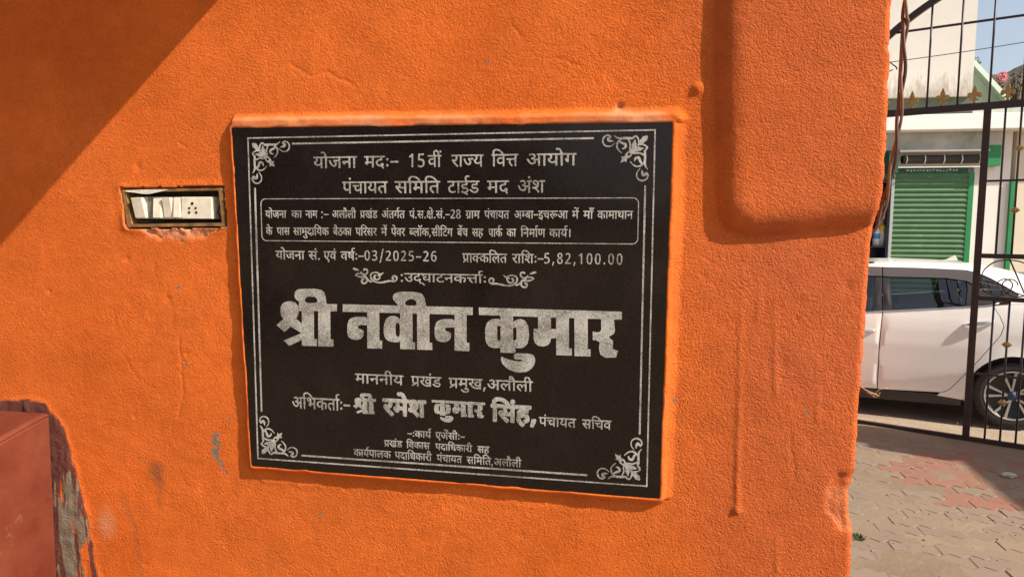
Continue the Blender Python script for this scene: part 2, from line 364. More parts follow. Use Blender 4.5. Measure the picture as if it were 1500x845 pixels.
# right edge: uneven line
ez = np.interp(zs, [0, 1.335, 1.409, 1.44, 1.475, 1.50, 1.545, 1.61, 1.677, 1.742, 1.807, 1.870, 1.895, 1.92, 1.99, 2.07, 2.23, 3.6], [.690, .690, .689, .6835, .682, .687, .688, .689, .691, .692, .692, .693, .695, .699, .702, .702, .6985, .698])
ez = ez + .0045 * fbm(zs, zs * 0, 60, 3, 121) - .001
XX = X + (ez[:, None] - .69) * sstep(.52, .69, X)
Hh -= .005 * sstep(.680, .6905, X) ** 2 * (1 + 1.5 * fbm(X, Z, 45, 2, 123))
# colour masks
side_l = 0
worn = (np.clip(bed * 1.3, 0, 1) * (side_t * (Z > 2.064) * sstep(.393, .36, X) * (.45 + 1.2 * np.clip(fbm(X, Z, 16, 3, 145) + .2, 0, 1)) + .25 * side_r) + .85 * np.exp(-(np.hypot((X + .699) / .03, (Z - 1.302) / .045)) ** 2)
        + .85 * sstep(.004, -.004, ledge) + .55 * sstep(.008, 0, chip) * (Z < 1.478) + .5 * np.exp(-((sw) / .006) ** 2) * (sw > 0) + .75 * np.exp(-(np.hypot(X - .30, Z - 2.092) / .012) ** 2))
cement = .85 * np.exp(-(np.hypot((X + .447) / .020, (Z - 1.475) / .040)) ** 2) * sstep(-.12, .10, fbm(X, Z, 26, 3, 131)) + .5 * np.exp(-(np.hypot((X + .434) / .01, (Z - 1.425) / .02)) ** 2)
for (a, b_) in ((-.506, 1.633), (.078, 2.17), (-.518, 1.78), (-.24, 1.36), (.61, 1.60), (.40, 1.61), (-.42, 1.53), (-.62, 1.44), (-.66, 1.34)): cement += .75 * np.exp(-(np.hypot(X - a, Z - b_) / .0055) ** 2)
streak = fbm(X * 4.5, Z * .55, 24, 3, 133); streak2 = fbm(X * 5.0, Z * .5, 24, 3, 137)
cem_strip = 1.1 * sm_in * sstep(-.06, .10, .17 - np.abs(X + .790 - .04 * (1.34 - Z)) * 7.5 + 1.0 * streak) * sstep(1.45, 1.36, Z + .22 * streak2) * sstep(-.30, -.12, streak2)
cement = np.maximum(cement, cem_strip)
cement += .6 * np.exp(-(sw / .005) ** 2) * (sw > 0) * sstep(.0, .2, fbm(X, Z, 50, 2, 135) + .12)
orange_gap = sstep(-.05, .08, .17 - np.abs(X + .762 - .06 * (1.30 - Z)) * 9 + .9 * streak2) * sstep(1.40, 1.31, Z + .25 * streak)
rimb = sstep(-.020, -.008, pd) * sm_in
purple = np.clip(sm_in * (1 - .95 * orange_gap * (1 - rimb)) * (.82 + .6 * fbm(X, Z * .5, 40, 3, 141)), 0, 1)
stain = .85 * np.exp(-(np.hypot((X + .583) / .022, (Z - 1.42) / .028)) ** 2) + .6 * np.exp(-(seg_dist(X, Z, [(-.655, 1.36), (-.635, 1.30), (-.625, 1.2)]) / .010) ** 2) + .5 * np.exp(-(np.hypot((X + .575) / .02, (Z - 1.365) / .05)) ** 2)
stain += .25 * np.exp(-((sd - .004) / .004) ** 2) * sstep(.05, .2, fbm(X, Z, 12, 2, 143))
dull_orange = .75 * sstep(.25, .55, X + .12 * fbm(X, Z, 4, 3, 161)) + .25 * sstep(.0, .25, fbm(X, Z, 5, 3, 163))  # duller orange towards the right, and in random patches
nzv, nxv = X.shape
V = np.stack([XX, -Hh, Z], -1).reshape(-1, 3)
idx = np.arange(nzv * nxv).reshape(nzv, nxv)
F = np.stack([idx[:-1, :-1], idx[:-1, 1:], idx[1:, 1:], idx[1:, :-1]], -1).reshape(-1, 4)
# right end and top of the wall
end_d = [0.004, .02, .05, .12, .22, .34]
ex = []; base = len(V)
for q, dd in enumerate(end_d):
    ex.append(np.stack([XX[:, -1] + .003 * (q > 0) + .004 * fbm(zs * 1.0, zs * 0 + dd * 3, 30, 2, 151), -Hh[:, -1] + dd, zs], -1))
V = np.vstack([V] + ex); cols = [idx[:, -1]] + [base + q * nzv + np.arange(nzv) for q in range(len(end_d))]
FE = [np.stack([a[:-1], b_[:-1], b_[1:], a[1:]], -1) for a, b_ in zip(cols, cols[1:])]
bk = len(V); V = np.vstack([V, [[-3.0, .34, 0], [-3.0, .34, 3.6]]])
F = np.vstack([F] + FE).tolist()
F.append([int(cols[-1][0]), bk, bk + 1, int(cols[-1][-1])]); F.append([bk, int(idx[0, 0])] + [int(v) for v in idx[1:, 0]] + [bk + 1])
F.append([int(v) for v in idx[-1, :]] + [int(c[-1]) for c in cols[1:]] + [bk + 1])
wall = raw('orange_wall', V.tolist(), F, wall_material(), smooth=True)
for nm, arr in (('roughcast', (.30 + .30 * sstep(-.15, .3, fbm(X, Z, 3, 3, 171)) + .42 * sstep(.28, .5, X + .1 * fbm(X, Z, 3, 2, 173))) * (1 - .75 * calm)), ('dull_orange', dull_orange), ('worn', worn), ('cement', cement), ('purple', purple), ('stain', stain)):
    a = wall.data.attributes.new(nm, 'FLOAT', 'POINT'); full = np.zeros(len(V), np.float32); full[:nzv * nxv] = np.clip(arr, 0, 1.2).ravel(); a.data.foreach_set('value', full)
tag(wall, 'rough plastered orange wall with a raised band at the top right, carrying the black stone plaque', 'wall')

# red oxide block built against the wall
m_red = mat('red_oxide', (0.108, 0.020, 0.0085), 0.75, spec=0.12, col2=(0.160, 0.040, 0.020), vscale=11, bump=0.35, bscale=40)
_t = m_red.node_tree; _b = _t.nodes['Principled BSDF']; _s = _b.inputs['Base Color'].links[0].from_socket
_c = _t.nodes.new('ShaderNodeTexCoord'); _n = _t.nodes.new('ShaderNodeTexNoise'); _n.inputs['Scale'].default_value = 14; _n.inputs['Detail'].default_value = 9; _n.inputs['Roughness'].default_value = .78; _t.links.new(_c.outputs['Object'], _n.inputs['Vector'])
_r = _t.nodes.new('ShaderNodeMapRange'); _r.inputs[1].default_value = .60; _r.inputs[2].default_value = .78; _r.inputs[4].default_value = .6; _t.links.new(_n.outputs['Fac'], _r.inputs[0])
_m = _t.nodes.new('ShaderNodeMix'); _m.data_type = 'RGBA'; _m.inputs[7].default_value = (.30, .19, .14, 1); _t.links.new(_r.outputs[0], _m.inputs[0]); _t.links.new(_s, _m.inputs[6]); _t.links.new(_m.outputs[2], _b.inputs['Base Color'])
mb = MB(); prof = [(-0.005, 0.0), (-.005, 1.5245), (-0.05, 1.5175), (-0.30, 1.466), (-0.315, 1.45), (-.315, 0.0)]
pr = [(y, z) for y, z in prof]; V = []
for x, dx in ((-2.2, 0), (-0.8145, 0), (-0.8095, .004)):
    pass
n = len(pr)
for x, ins in ((-2.2, 0), (-0.8135, 0.0), (-0.8092, .004)):
    V += [(x - .012 * max(0, (1.5 - z)) * (x > -1), y + (ins if y < -.2 else 0), z - (ins if z > 1 else 0)) for y, z in pr]
F = [tuple(range(n))[::-1], tuple(range(2 * n, 3 * n))]
for q in range(2):
    for i in range(n): F.append((q * n + i, q * n + (i + 1) % n, q * n + n + (i + 1) % n, q * n + n + i))
mb.add(V, F)
blk = mb.build('red_block', m_red)
b2 = bmesh.new(); b2.from_mesh(blk.data); bmesh.ops.bevel(b2, geom=[e for e in b2.edges if e.calc_face_angle(0) > .35], offset=.006, segments=3, affect='EDGES'); b2.to_mesh(blk.data); b2.free()
tag(blk, 'red oxide coated masonry block with a sloping top, jutting from the orange wall', 'masonry block')

# unseen slab added on the wall overhead to cast the slanting shade
m_conc = mat('painted_concrete', (0.62, 0.60, 0.55), 0.85, spec=.3, var=.1, vscale=6, bump=.3)
mb = MB().box(-2.6, -0.137, -.34, -0.012, 2.55, 2.62)
tag(mb.build('added_shade_eave', m_conc), 'unseen concrete slab added above the switch board to cast the slanting shade', 'eave')
# unseen roof added on the right to shade the ground before the gate
H_ = 5.0; OFF = Vector((SUN.x / SUN.z * H_, SUN.y / SUN.z * H_, H_))
def gp(x, y): return Vector((x, y, 0)) + OFF
e = GD
A = Vector((3.10, 4.86, 0)); Cc = Vector((2.0, 5.345, 0)); Bq = Vector((3.02, 2.6, 0))
fE = Vector((3.136, 5.21, 0))
far1 = fE + e * (-1.3); far2 = fE + e * 3.2
mb = MB(); poly = [Cc, A, Bq, Bq + Vector((3.0, 0, 0)), far2, far1]
n = len(poly); V = [tuple(p + OFF) for p in poly] + [tuple(p + OFF + Vector((0, 0, .12))) for p in poly]
mb.add(V, [tuple(range(n)), tuple(range(2 * n - 1, n - 1, -1))] + [(i, (i + 1) % n, (i + 1) % n + n, i + n) for i in range(n)])
roof = thing('added_yard_roof', 'unseen concrete slab on posts, added to shade the ground before the gate', 'roof', tuple((Bq + OFF) * Vector((1, 1, 0)) if False else Vector((Bq.x + OFF.x, Bq.y + OFF.y, 0))))
mb.build('shade_slab', m_conc, roof)
for px, py in ((Bq.x + .25, Bq.y + .3), (Bq.x + 2.7, Bq.y + .3), (far2.x - .3, far2.y - .5)):
    MB().box(px + OFF.x - .12, px + OFF.x + .12, py + OFF.y - .12, py + OFF.y + .12, 0, H_ - .004, .01).build('post', m_conc, roof)

# ------------------------------------------------------------------ the plaque
NAMES = ['heading_line', 'heading_line2', 'project_name_line', 'project_name_line2', 'scheme_number_line', 'estimate_line', 'inaugurator_line', 'office_line', 'agent_line', 'agent_title_line', 'agent_name_line', 'agency_line', 'agency_line2', 'agency_line3', 'name_line', 'corner_ornament_a', 'corner_ornament_b', 'corner_ornament_c', 'corner_ornament_d', 'flourish_left', 'flourish_right']
OUTLINES = [
19,112,1128,208,-9,3,-4,2,5,17,3,3,21,-3,15,6,11,19,7,22,-175,1,-4,4,2,16,32,1,9,17,0,11,-4,8,-6,5,-20,6,-2,3,2,13,9,19,17,17,19,7,24,1,27,-9,2,39,2,3,19,1,4,-3,0,-136,
4,-2,41,1,0,136,2,3,5,1,14,0,4,-3,1,-138,174,1,0,24,-68,0,-5,4,-6,15,19,16,8,16,-1,14,-4,5,-5,3,-16,-1,-8,-3,-9,-8,-15,-24,-14,-32,-16,4,-5,4,16,36,15,23,18,16,23,7,14,0,
11,-4,12,-8,6,-10,3,-11,-1,-14,-5,-11,-11,-15,44,0,1,91,3,3,16,0,3,0,3,-4,0,-136,123,-1,2,2,0,40,-82,2,-10,6,-2,7,0,6,6,11,9,11,8,5,8,3,10,-2,5,-5,3,-20,45,0,0,72,3,3,
16,0,3,0,3,-4,0,-136,44,-1,1,138,3,3,5,0,13,0,4,-3,0,-136,2,-2,25,-1,1,-3,0,-13,-2,-4,-448,0,-2,-2,-13,-35,-17,-22,-17,-10,13,1060,300,46,-1,3,2,-1,68,-13,10,-12,4,-17,2,
-13,-3,-10,-9,-6,-9,20,-15,7,-12,2,-13,63,1762,278,-2,7,0,11,2,3,29,0,3,2,0,51,-1,2,-15,2,-6,6,-1,11,6,10,13,13,14,5,5,0,6,-6,5,-19,54,0,1,59,4,5,18,0,3,-5,0,-135,98,-1,
0,21,-18,2,-18,5,-12,7,-10,10,-7,19,0,13,3,13,7,11,8,8,15,9,19,5,28,1,20,31,18,-9,-16,-27,9,-10,3,-8,-1,-9,-8,-11,-10,-4,-14,1,-10,9,-2,15,-14,-1,-13,-3,-11,-7,-5,-9,-2,-13,
5,-13,14,-9,15,-4,32,-1,1,-3,1,-38,40,-2,2,-7,0,-9,-2,-4,4,1820,299,54,1,0,54,-55,0,10,2094,310,-12,10,-1,7,1,6,8,10,13,2,12,-10,1,-12,-5,-8,-5,-4,9,2146,350,-2,2,0,5,0,13,
2,3,109,0,4,-3,0,-18,-2,-2,12,2097,390,-7,3,-6,6,-3,11,3,8,5,5,6,3,7,0,11,-8,3,-7,0,-6,-8,-12,11,2456,254,-41,40,11,15,24,-23,2,1,0,149,3,4,14,0,4,-4,0,-178,-2,-3,37,2552,
255,-2,3,-5,84,10,8,24,-3,15,2,7,4,7,6,4,7,2,19,-2,16,-3,6,-7,7,-10,5,-14,1,-16,-3,-19,-8,-2,3,0,18,5,5,16,6,13,2,19,-2,19,-7,16,-18,7,-22,0,-27,-8,-21,-17,-15,-19,-6,-25,
1,2,-45,4,-3,51,0,2,-4,0,-17,-5,-3,59,2791,208,-16,8,-12,17,-2,19,5,25,-79,1,-4,3,0,14,2,4,87,1,0,73,-13,11,-13,4,-14,0,-8,-3,-5,-6,-4,-15,2,-9,5,-8,14,-6,28,1,3,-2,0,-18,
-5,-2,-19,-2,-24,5,-10,6,-8,9,-7,18,0,21,10,17,8,8,12,6,11,2,14,-1,23,-9,0,37,4,3,16,-1,2,-3,0,-135,3,-2,34,0,1,138,4,3,16,0,2,-4,0,-135,2,-2,20,-1,2,-3,0,-14,-2,-3,-21,
0,-3,-2,-13,-38,-8,-13,-9,-10,-15,-7,9,2856,214,-8,9,0,13,7,8,9,2,6,-4,4,-6,0,-11,-8,-10,9,2797,229,13,3,8,9,10,24,2,12,-41,0,-5,-14,-1,-16,5,-13,57,3019,278,-3,7,0,11,3,3,
54,0,3,2,3,22,-2,8,-6,10,-8,6,-14,-10,-13,1,-9,8,-1,9,6,15,15,19,24,26,29,27,4,-2,11,-13,-27,-24,-26,-28,22,-15,12,-14,5,-15,0,-16,-2,-14,3,-2,33,0,3,2,0,134,2,5,16,0,4,
-3,1,-134,0,-3,3,-1,186,0,8,16,-1,16,-7,8,-21,10,4,19,7,14,15,16,17,7,23,0,24,-8,1,41,3,2,15,0,4,-3,0,-136,2,-2,23,-1,1,-16,-3,-4,13,3377,299,40,0,2,2,0,67,-13,12,-15,4,
-12,1,-10,-4,-7,-5,-7,-13,18,-14,6,-11,2,-19,29,3255,324,-8,19,18,17,5,10,2,9,-3,13,-9,5,-13,-1,-13,-10,-14,-24,-13,-32,-3,-1,-11,4,-5,5,15,36,16,26,19,15,21,5,9,-2,11,-5,9,
-8,5,-10,2,-14,-2,-11,-13,-24,39,-1,3,-2,0,-15,-4,-4,84,3632,208,-19,6,-15,13,-5,9,-3,9,0,15,4,17,-15,1,-2,3,0,14,2,3,18,1,1,2,0,135,2,3,16,1,4,-3,1,-136,5,-2,105,1,1,70,
-6,7,-16,10,-19,1,-12,-5,-6,-10,-1,-9,2,-10,9,-10,18,-4,21,2,3,-1,1,-17,-3,-4,-11,-1,-27,1,-19,10,-8,8,-5,10,-3,22,3,11,6,12,8,8,11,6,13,3,16,-1,24,-8,1,36,6,3,12,0,3,-4,
1,-136,139,-1,0,35,-109,1,-3,3,0,15,3,3,35,1,-6,16,2,21,15,24,24,24,14,-14,-17,-18,-11,-14,-5,-16,2,-13,5,-6,11,-4,40,0,1,80,4,3,17,-1,2,-138,1,-2,21,-1,2,-3,0,-13,-2,-4,
-192,0,-30,-37,-27,-21,-29,-11,10,3633,231,13,-1,20,2,20,10,21,17,13,18,-101,0,-5,-9,-1,-18,6,-12,126,4462,208,-14,5,6,18,3,2,19,-3,15,5,7,9,6,11,7,19,-1,4,-317,0,-3,4,1,15,
2,2,16,0,1,2,0,42,-11,3,-20,1,-16,-1,-4,-3,12,-13,5,-13,-1,-16,-8,-12,-9,-7,-11,-5,-12,-2,-22,2,-22,7,-3,5,7,16,21,-7,13,-2,11,2,9,5,2,11,-4,10,-8,5,-20,3,-2,5,2,14,18,1,
12,12,5,14,-2,13,-5,4,-10,3,-19,-3,-10,-7,-11,-12,-21,-36,-17,5,-3,4,15,29,15,19,16,14,22,8,27,-2,19,-10,6,-8,3,-10,-1,-20,31,-2,2,70,3,3,19,0,3,-4,0,-136,45,-1,1,138,4,3,
17,0,4,-4,0,-136,56,-1,8,14,2,8,-2,9,-7,8,-21,8,-4,3,6,20,6,12,17,16,20,8,24,1,29,-9,1,40,4,3,17,0,4,-4,0,-136,44,-1,2,138,3,3,18,0,4,-4,1,-136,55,0,0,45,-17,3,-5,6,-1,
8,5,13,10,11,12,7,8,1,8,-2,6,-11,0,-81,45,-1,3,2,0,136,3,3,20,0,2,-4,0,-135,2,-2,25,-1,2,-3,-1,-16,-184,-2,-16,-38,-16,-20,-18,-10,12,4391,300,50,0,0,67,-6,7,-15,8,-14,3,
-21,-3,-8,-5,-9,-13,20,-15,7,-11,2,-17,16,10,1538,574,-9,8,-2,12,6,10,12,3,9,-7,4,-11,-4,-8,-5,-5,-4,-2,106,1431,628,-2,4,0,16,20,3,0,63,4,14,5,10,13,12,19,6,21,-2,18,-7,1,
43,2,4,3,0,16,0,3,-4,0,-137,2,-3,3,0,133,1,0,72,-10,10,-11,6,-19,2,-10,-3,-7,-7,-2,-14,4,-10,7,-5,9,-4,20,-2,3,-16,-2,-3,-88,-1,-2,2,-1,15,3,4,31,1,-7,17,1,16,6,13,14,13,
14,5,13,1,13,-1,21,-8,0,36,2,4,4,0,15,0,3,-4,1,-140,41,1,0,139,3,4,4,0,15,0,2,-4,1,-140,51,0,7,14,1,8,-1,10,-8,9,-21,10,4,19,7,14,15,16,19,9,24,0,24,-9,1,42,3,2,15,0,
4,0,2,-4,0,-139,120,-1,0,36,-46,1,-21,6,-12,9,-6,10,-3,10,-1,14,4,13,9,16,25,26,8,6,14,-15,-23,-22,-8,-11,-5,-18,3,-13,5,-5,11,-3,46,-1,2,83,3,2,18,0,2,-4,1,-139,22,-1,4,
-5,-1,-15,-4,-2,9,1473,651,57,0,0,67,-9,9,-13,6,-13,1,-11,-2,-7,-6,-4,-17,14,1860,651,46,0,0,69,-11,10,-13,6,-16,2,-13,-4,-6,-4,-8,-13,1,-3,9,-5,9,-9,6,-10,2,-16,118,2451,557,
-24,8,-12,10,-7,9,-3,10,-1,13,5,19,-1,2,-200,0,-4,3,0,16,3,3,53,1,3,13,0,15,-5,17,-3,2,-15,-9,-14,0,-9,9,-1,11,4,11,17,21,30,32,26,23,4,-1,13,-14,-33,-29,-22,-25,9,-5,40,
7,39,-3,0,65,4,3,20,-1,1,-4,1,-136,2,-3,43,1,0,138,1,3,4,2,16,0,4,-3,1,-140,55,0,0,55,-16,3,-6,5,-2,5,4,12,12,15,11,7,9,2,6,-3,6,-6,3,-17,54,0,2,62,3,3,16,0,5,-1,1,
-4,0,-138,44,-1,1,3,1,138,2,3,16,0,5,-1,2,-4,0,-138,129,-1,0,36,-51,1,-22,7,-11,8,-8,12,-3,11,0,13,6,14,8,13,16,16,19,15,15,-13,-33,-34,-6,-14,3,-16,5,-5,10,-4,52,-2,2,83,
5,3,16,0,3,-2,1,-141,25,-1,3,-2,1,-16,-3,-4,-38,0,-22,-28,-29,-24,-32,-15,-36,-5,-12,1,-21,6,-10,6,-9,9,-5,9,-3,13,4,28,-59,0,-32,-36,-19,-15,-15,-9,-17,-7,-16,-3,10,2456,579,
13,-1,22,3,24,10,24,18,16,18,-118,1,-7,-13,0,-16,7,-12,10,2691,579,13,-1,24,4,23,10,24,18,14,17,-117,1,-7,-13,0,-18,9,-11,6,2286,651,57,0,-1,52,-27,4,-34,-3,8,-25,4,2521,651,
55,-1,1,56,-55,1,145,3235,557,-19,8,-10,13,-2,19,8,29,-1,2,-249,1,-1,16,2,5,67,1,0,29,-21,5,-16,8,-13,13,-6,13,-2,12,2,21,5,13,8,11,16,12,22,6,24,-2,20,-6,9,-5,1,-5,-7,-16,
-21,9,-16,3,-14,-1,-13,-6,-7,-6,-4,-8,-2,-21,6,-15,8,-6,15,-5,25,-1,4,-2,1,-50,47,-1,3,3,0,138,3,3,17,0,3,-5,0,-138,92,-1,0,19,-34,1,-14,5,-11,12,-3,17,2,10,5,9,20,19,27,
-6,11,1,7,4,4,10,-2,11,-4,5,-8,4,-21,2,-6,-1,-13,-9,-11,-2,-9,6,-3,9,4,8,6,5,24,6,48,27,9,-19,-24,-11,17,-8,12,-13,4,-16,-3,-17,-12,-15,-12,-7,-21,-2,-21,3,-7,-10,0,-8,2,
-4,8,-4,51,-1,2,-3,2,-37,112,0,3,3,-1,16,-33,1,-16,5,-12,13,-1,19,7,16,19,18,27,-5,11,1,7,3,4,11,-1,9,-3,5,-10,5,-11,2,-21,-3,-19,-10,-21,-21,-13,9,-3,5,27,26,26,13,18,3,
17,-1,13,-3,11,-7,9,-12,4,-11,-1,-17,-5,-12,-13,-11,-13,-5,-16,-1,-19,4,-8,-11,-1,-9,4,-5,6,-2,52,-1,2,-3,0,-36,25,-2,1,-18,-4,-3,-168,0,-10,-23,-1,-8,2,-11,5,-6,8,-2,21,4,7,
-17,-2,-3,-10,-4,61,3515,628,-3,7,0,11,3,4,31,1,0,55,-15,3,-7,6,-1,10,6,11,16,15,8,3,6,0,10,-7,3,-18,55,0,1,61,3,4,20,0,2,-4,1,-140,97,0,2,3,0,18,-22,3,-15,4,-14,8,-8,
10,-6,10,-2,11,3,22,10,18,19,13,19,5,30,1,20,33,18,-11,-16,-25,9,-11,3,-10,-1,-10,-9,-9,-9,-4,-13,0,-7,4,-4,6,-1,15,-15,0,-16,-5,-8,-6,-5,-9,-2,-14,5,-13,10,-8,17,-5,34,-2,
2,-41,40,-1,2,-8,0,-12,-2,-2,4,3572,651,55,-1,1,56,-56,0,10,4088,574,-10,9,-1,11,6,10,7,3,4,0,11,-7,2,-6,0,-7,-8,-11,61,4003,625,-24,5,-11,5,-2,3,7,17,29,-8,11,1,10,6,2,10,
-4,12,-8,4,-18,4,-2,6,3,14,15,0,13,14,4,12,-2,12,-5,6,-8,3,-13,-1,-9,-4,-17,-18,-17,-34,-3,-2,-16,6,-2,3,16,32,15,21,12,10,18,8,19,1,16,-5,13,-10,6,-14,-1,-23,28,-2,2,3,1,
70,4,2,17,0,2,-4,1,-139,25,-3,1,-18,-5,-2,-63,1,-1,3,0,16,18,3,0,43,-6,4,-24,1,-13,-1,-4,-4,11,-12,4,-10,0,-16,-5,-12,-7,-9,-11,-6,45,4176,625,-19,5,-10,8,-6,13,1,15,5,11,
13,12,14,6,15,2,4,-4,2,-15,-25,-8,-5,-4,-3,-8,2,-7,4,-4,11,-1,10,3,6,5,6,12,1,14,-3,16,-9,13,-14,9,-18,-8,-9,-1,-7,2,-6,7,-2,12,4,6,9,7,26,2,17,17,23,30,3,2,16,-13,-13,
-18,-25,-27,18,-18,9,-16,4,-20,-1,-18,-6,-16,-10,-12,-14,-8,14,4234,629,-2,3,1,16,2,2,18,0,2,3,0,139,3,2,17,0,4,-4,0,-139,25,-3,1,-18,-4,-2,60,95,301,987,-7,3,2,11,3,2,10,
-1,6,3,7,14,2,13,-85,0,-4,5,0,8,17,3,4,11,-2,11,-14,10,6,21,9,10,8,5,12,1,15,-5,1,24,2,3,10,0,2,-3,0,-87,4,-2,14,0,3,2,0,85,2,5,10,0,2,-3,0,-87,4,-2,83,1,-1,14,-32,1,
-5,4,-2,8,10,12,3,9,0,9,-5,5,-8,-1,-8,-8,-14,-35,-8,2,-3,4,14,35,10,13,11,5,14,-2,10,-12,1,-18,-7,-15,20,0,0,58,3,3,4,0,5,0,2,-3,1,-89,60,1,0,25,-39,1,-7,6,0,8,5,11,11,
9,5,-2,3,-4,2,-12,20,-1,1,47,3,3,5,0,4,-1,2,-4,0,-86,19,-1,2,2,0,87,5,3,9,-2,1,-88,1,-2,9,0,3,-2,0,-10,-3,-3,-222,0,-2,-2,-8,-25,-8,-11,-11,-7,11,268,1048,20,-1,3,2,0,
42,-9,8,-8,3,-11,-3,-7,-10,10,-10,4,-7,0,-13,55,643,1032,-3,7,3,8,57,1,1,44,-2,4,-10,6,-11,2,-10,-3,-3,-7,0,-10,5,-7,13,-3,13,1,2,-2,0,-11,-9,-3,-16,0,-12,6,-10,11,-3,14,4,
15,13,12,16,2,19,-5,1,21,3,4,11,0,2,-2,0,-42,9,-9,11,-1,5,4,2,8,-1,11,-7,16,9,7,3,1,6,-8,6,-19,-2,-19,-10,-13,-14,-4,-16,5,0,-27,60,0,1,90,8,2,6,0,2,-2,1,-88,2,-2,13,
-2,1,-9,-2,-3,46,860,1032,-3,7,3,8,48,1,0,25,-39,2,-5,4,-2,7,7,15,10,7,7,-5,3,-14,19,1,0,45,2,3,9,1,3,-4,0,-86,3,-2,15,0,2,2,0,86,1,3,10,1,2,-4,0,-86,4,-2,19,0,2,2,0,
32,-7,3,-4,6,3,10,4,6,7,7,5,0,5,-5,3,-10,24,0,1,39,7,2,5,-2,1,-88,13,-4,1,-9,-3,-4,4,996,1047,24,0,0,35,-25,-1,8,1111,1044,-7,6,-1,9,4,8,9,3,7,-6,2,-10,-6,-8,8,1143,
1079,-2,7,0,7,2,2,63,1,4,-3,0,-11,-3,-3,8,1110,1116,-7,7,0,10,5,7,8,1,7,-5,2,-11,-6,-8,151,1447,987,-7,3,3,11,17,2,5,8,-10,-4,-14,2,-4,4,3,9,3,2,9,-2,8,1,6,4,1,5,-130,
0,-2,3,0,10,8,2,1,2,0,24,-4,4,-14,0,-5,-2,7,-11,1,-10,-3,-11,-7,-8,-6,-4,-11,0,-16,5,-2,4,5,10,11,-4,8,-1,5,3,2,6,-2,9,-13,5,-2,4,2,9,8,1,7,9,1,11,-3,7,-10,1,-7,-5,
-17,-32,-11,5,10,24,13,17,12,6,15,-2,11,-11,2,-19,12,-1,1,44,3,3,9,0,3,-5,0,-86,76,-1,2,2,-1,15,-19,9,-14,-8,-15,2,-12,11,-2,16,1,8,6,13,23,25,8,-9,-21,-27,-3,-10,1,-9,7,
-5,10,3,3,3,-2,13,10,5,10,-19,4,-4,5,0,1,55,2,3,8,0,4,-5,0,-85,3,-2,16,0,2,2,0,87,3,3,8,0,3,-5,1,-86,74,-1,4,2,-1,15,-9,3,-8,6,-20,-8,-8,0,-8,4,-8,12,-1,16,3,11,6,10,
17,19,4,3,7,-9,-22,-29,-2,-9,2,-8,7,-5,10,3,3,3,-3,13,11,4,9,-18,9,-5,2,3,0,53,2,3,8,0,3,-5,0,-85,2,-2,16,0,4,2,0,87,3,3,9,-1,2,-89,1,-2,12,-1,1,-9,-3,-5,-13,-1,-8,
-26,-11,-15,-14,-4,-8,3,-8,6,-5,13,1,24,-72,0,-2,-2,-7,-22,-7,-13,-9,-7,9,1580,1001,7,2,3,3,7,16,0,10,-22,0,-3,-11,0,-10,3,-8,8,1850,998,-6,5,-1,8,3,6,7,2,6,-5,1,-8,-6,-8,
74,1688,1032,-2,3,0,9,2,3,6,0,2,2,1,45,5,10,9,9,-18,15,0,3,6,9,37,-30,2,26,3,3,10,-2,0,-88,3,-2,32,1,2,16,-2,11,-8,-4,-7,0,-5,5,-1,7,6,14,20,26,11,8,11,5,14,2,16,-4,3,
4,5,1,5,-1,2,-4,1,-86,58,-1,2,2,-1,8,-20,3,-10,7,-3,8,0,8,4,11,10,11,16,-3,8,3,3,7,-3,8,-11,4,-11,-3,-10,-6,-11,-12,-9,9,7,9,12,11,19,7,17,-3,7,-6,5,-9,2,-9,-2,-8,-5,
-9,-7,-6,-8,-2,-16,2,-4,-9,3,-6,30,-2,2,-24,11,-1,3,-3,0,-9,-3,-3,8,1710,1048,24,-1,3,2,0,42,-12,8,-8,0,-5,-5,-2,-13,20,1801,1048,43,0,-1,12,-14,-3,-13,5,-7,8,-3,13,2,11,6,
11,7,5,8,2,14,-4,2,7,-3,3,-13,4,-18,-2,-13,-8,-12,-15,11,-14,3,-8,9,1843,1070,2,3,-1,18,-9,5,-11,-1,-4,-7,2,-13,5,-3,13,0,128,2250,987,-10,4,-7,9,-2,13,4,19,-158,1,-2,4,0,
8,10,4,0,24,-5,4,-13,0,-6,-2,7,-10,2,-11,-2,-9,-7,-10,-11,-4,-18,2,-8,5,3,11,2,2,11,-5,8,-1,5,2,2,4,-1,11,-14,7,-1,8,2,4,7,0,6,7,3,8,-1,9,-3,4,-5,1,-11,-4,-8,-12,-8,
-19,-3,-2,-10,5,4,13,8,16,10,12,7,4,11,3,11,-3,9,-8,3,-8,0,-14,14,-1,0,44,3,3,8,0,4,-5,0,-86,62,-1,2,2,-1,20,-25,1,-13,5,-8,11,-2,16,8,19,13,16,5,3,7,-9,-17,-24,-2,-10,
1,-6,3,-4,6,-2,23,0,2,51,2,3,8,0,4,-5,0,-86,26,0,0,25,-9,7,-2,9,5,12,7,6,6,2,6,-4,2,-6,0,-51,19,-1,3,2,0,87,2,3,8,0,4,-2,0,-3,1,-86,61,-1,2,2,0,20,-26,1,-11,5,-9,10,
-2,9,0,10,9,19,16,17,8,-9,-17,-22,-2,-8,1,-10,7,-6,25,0,1,51,3,3,9,0,3,-5,0,-85,0,-2,13,-2,1,-10,-4,-3,-93,-1,-5,-14,2,-12,6,-4,12,2,4,-10,-6,-5,8,2090,998,-6,5,-1,6,3,8,
7,3,7,-6,1,-8,-5,-7,61,2706,987,-6,3,2,11,2,2,10,-1,6,2,9,17,2,9,-10,3,-1,10,2,3,10,2,0,21,-12,5,-16,0,8,-17,1,-9,-2,-7,-7,-7,-6,-3,-12,0,-8,2,-8,8,-3,12,3,14,8,10,-12,
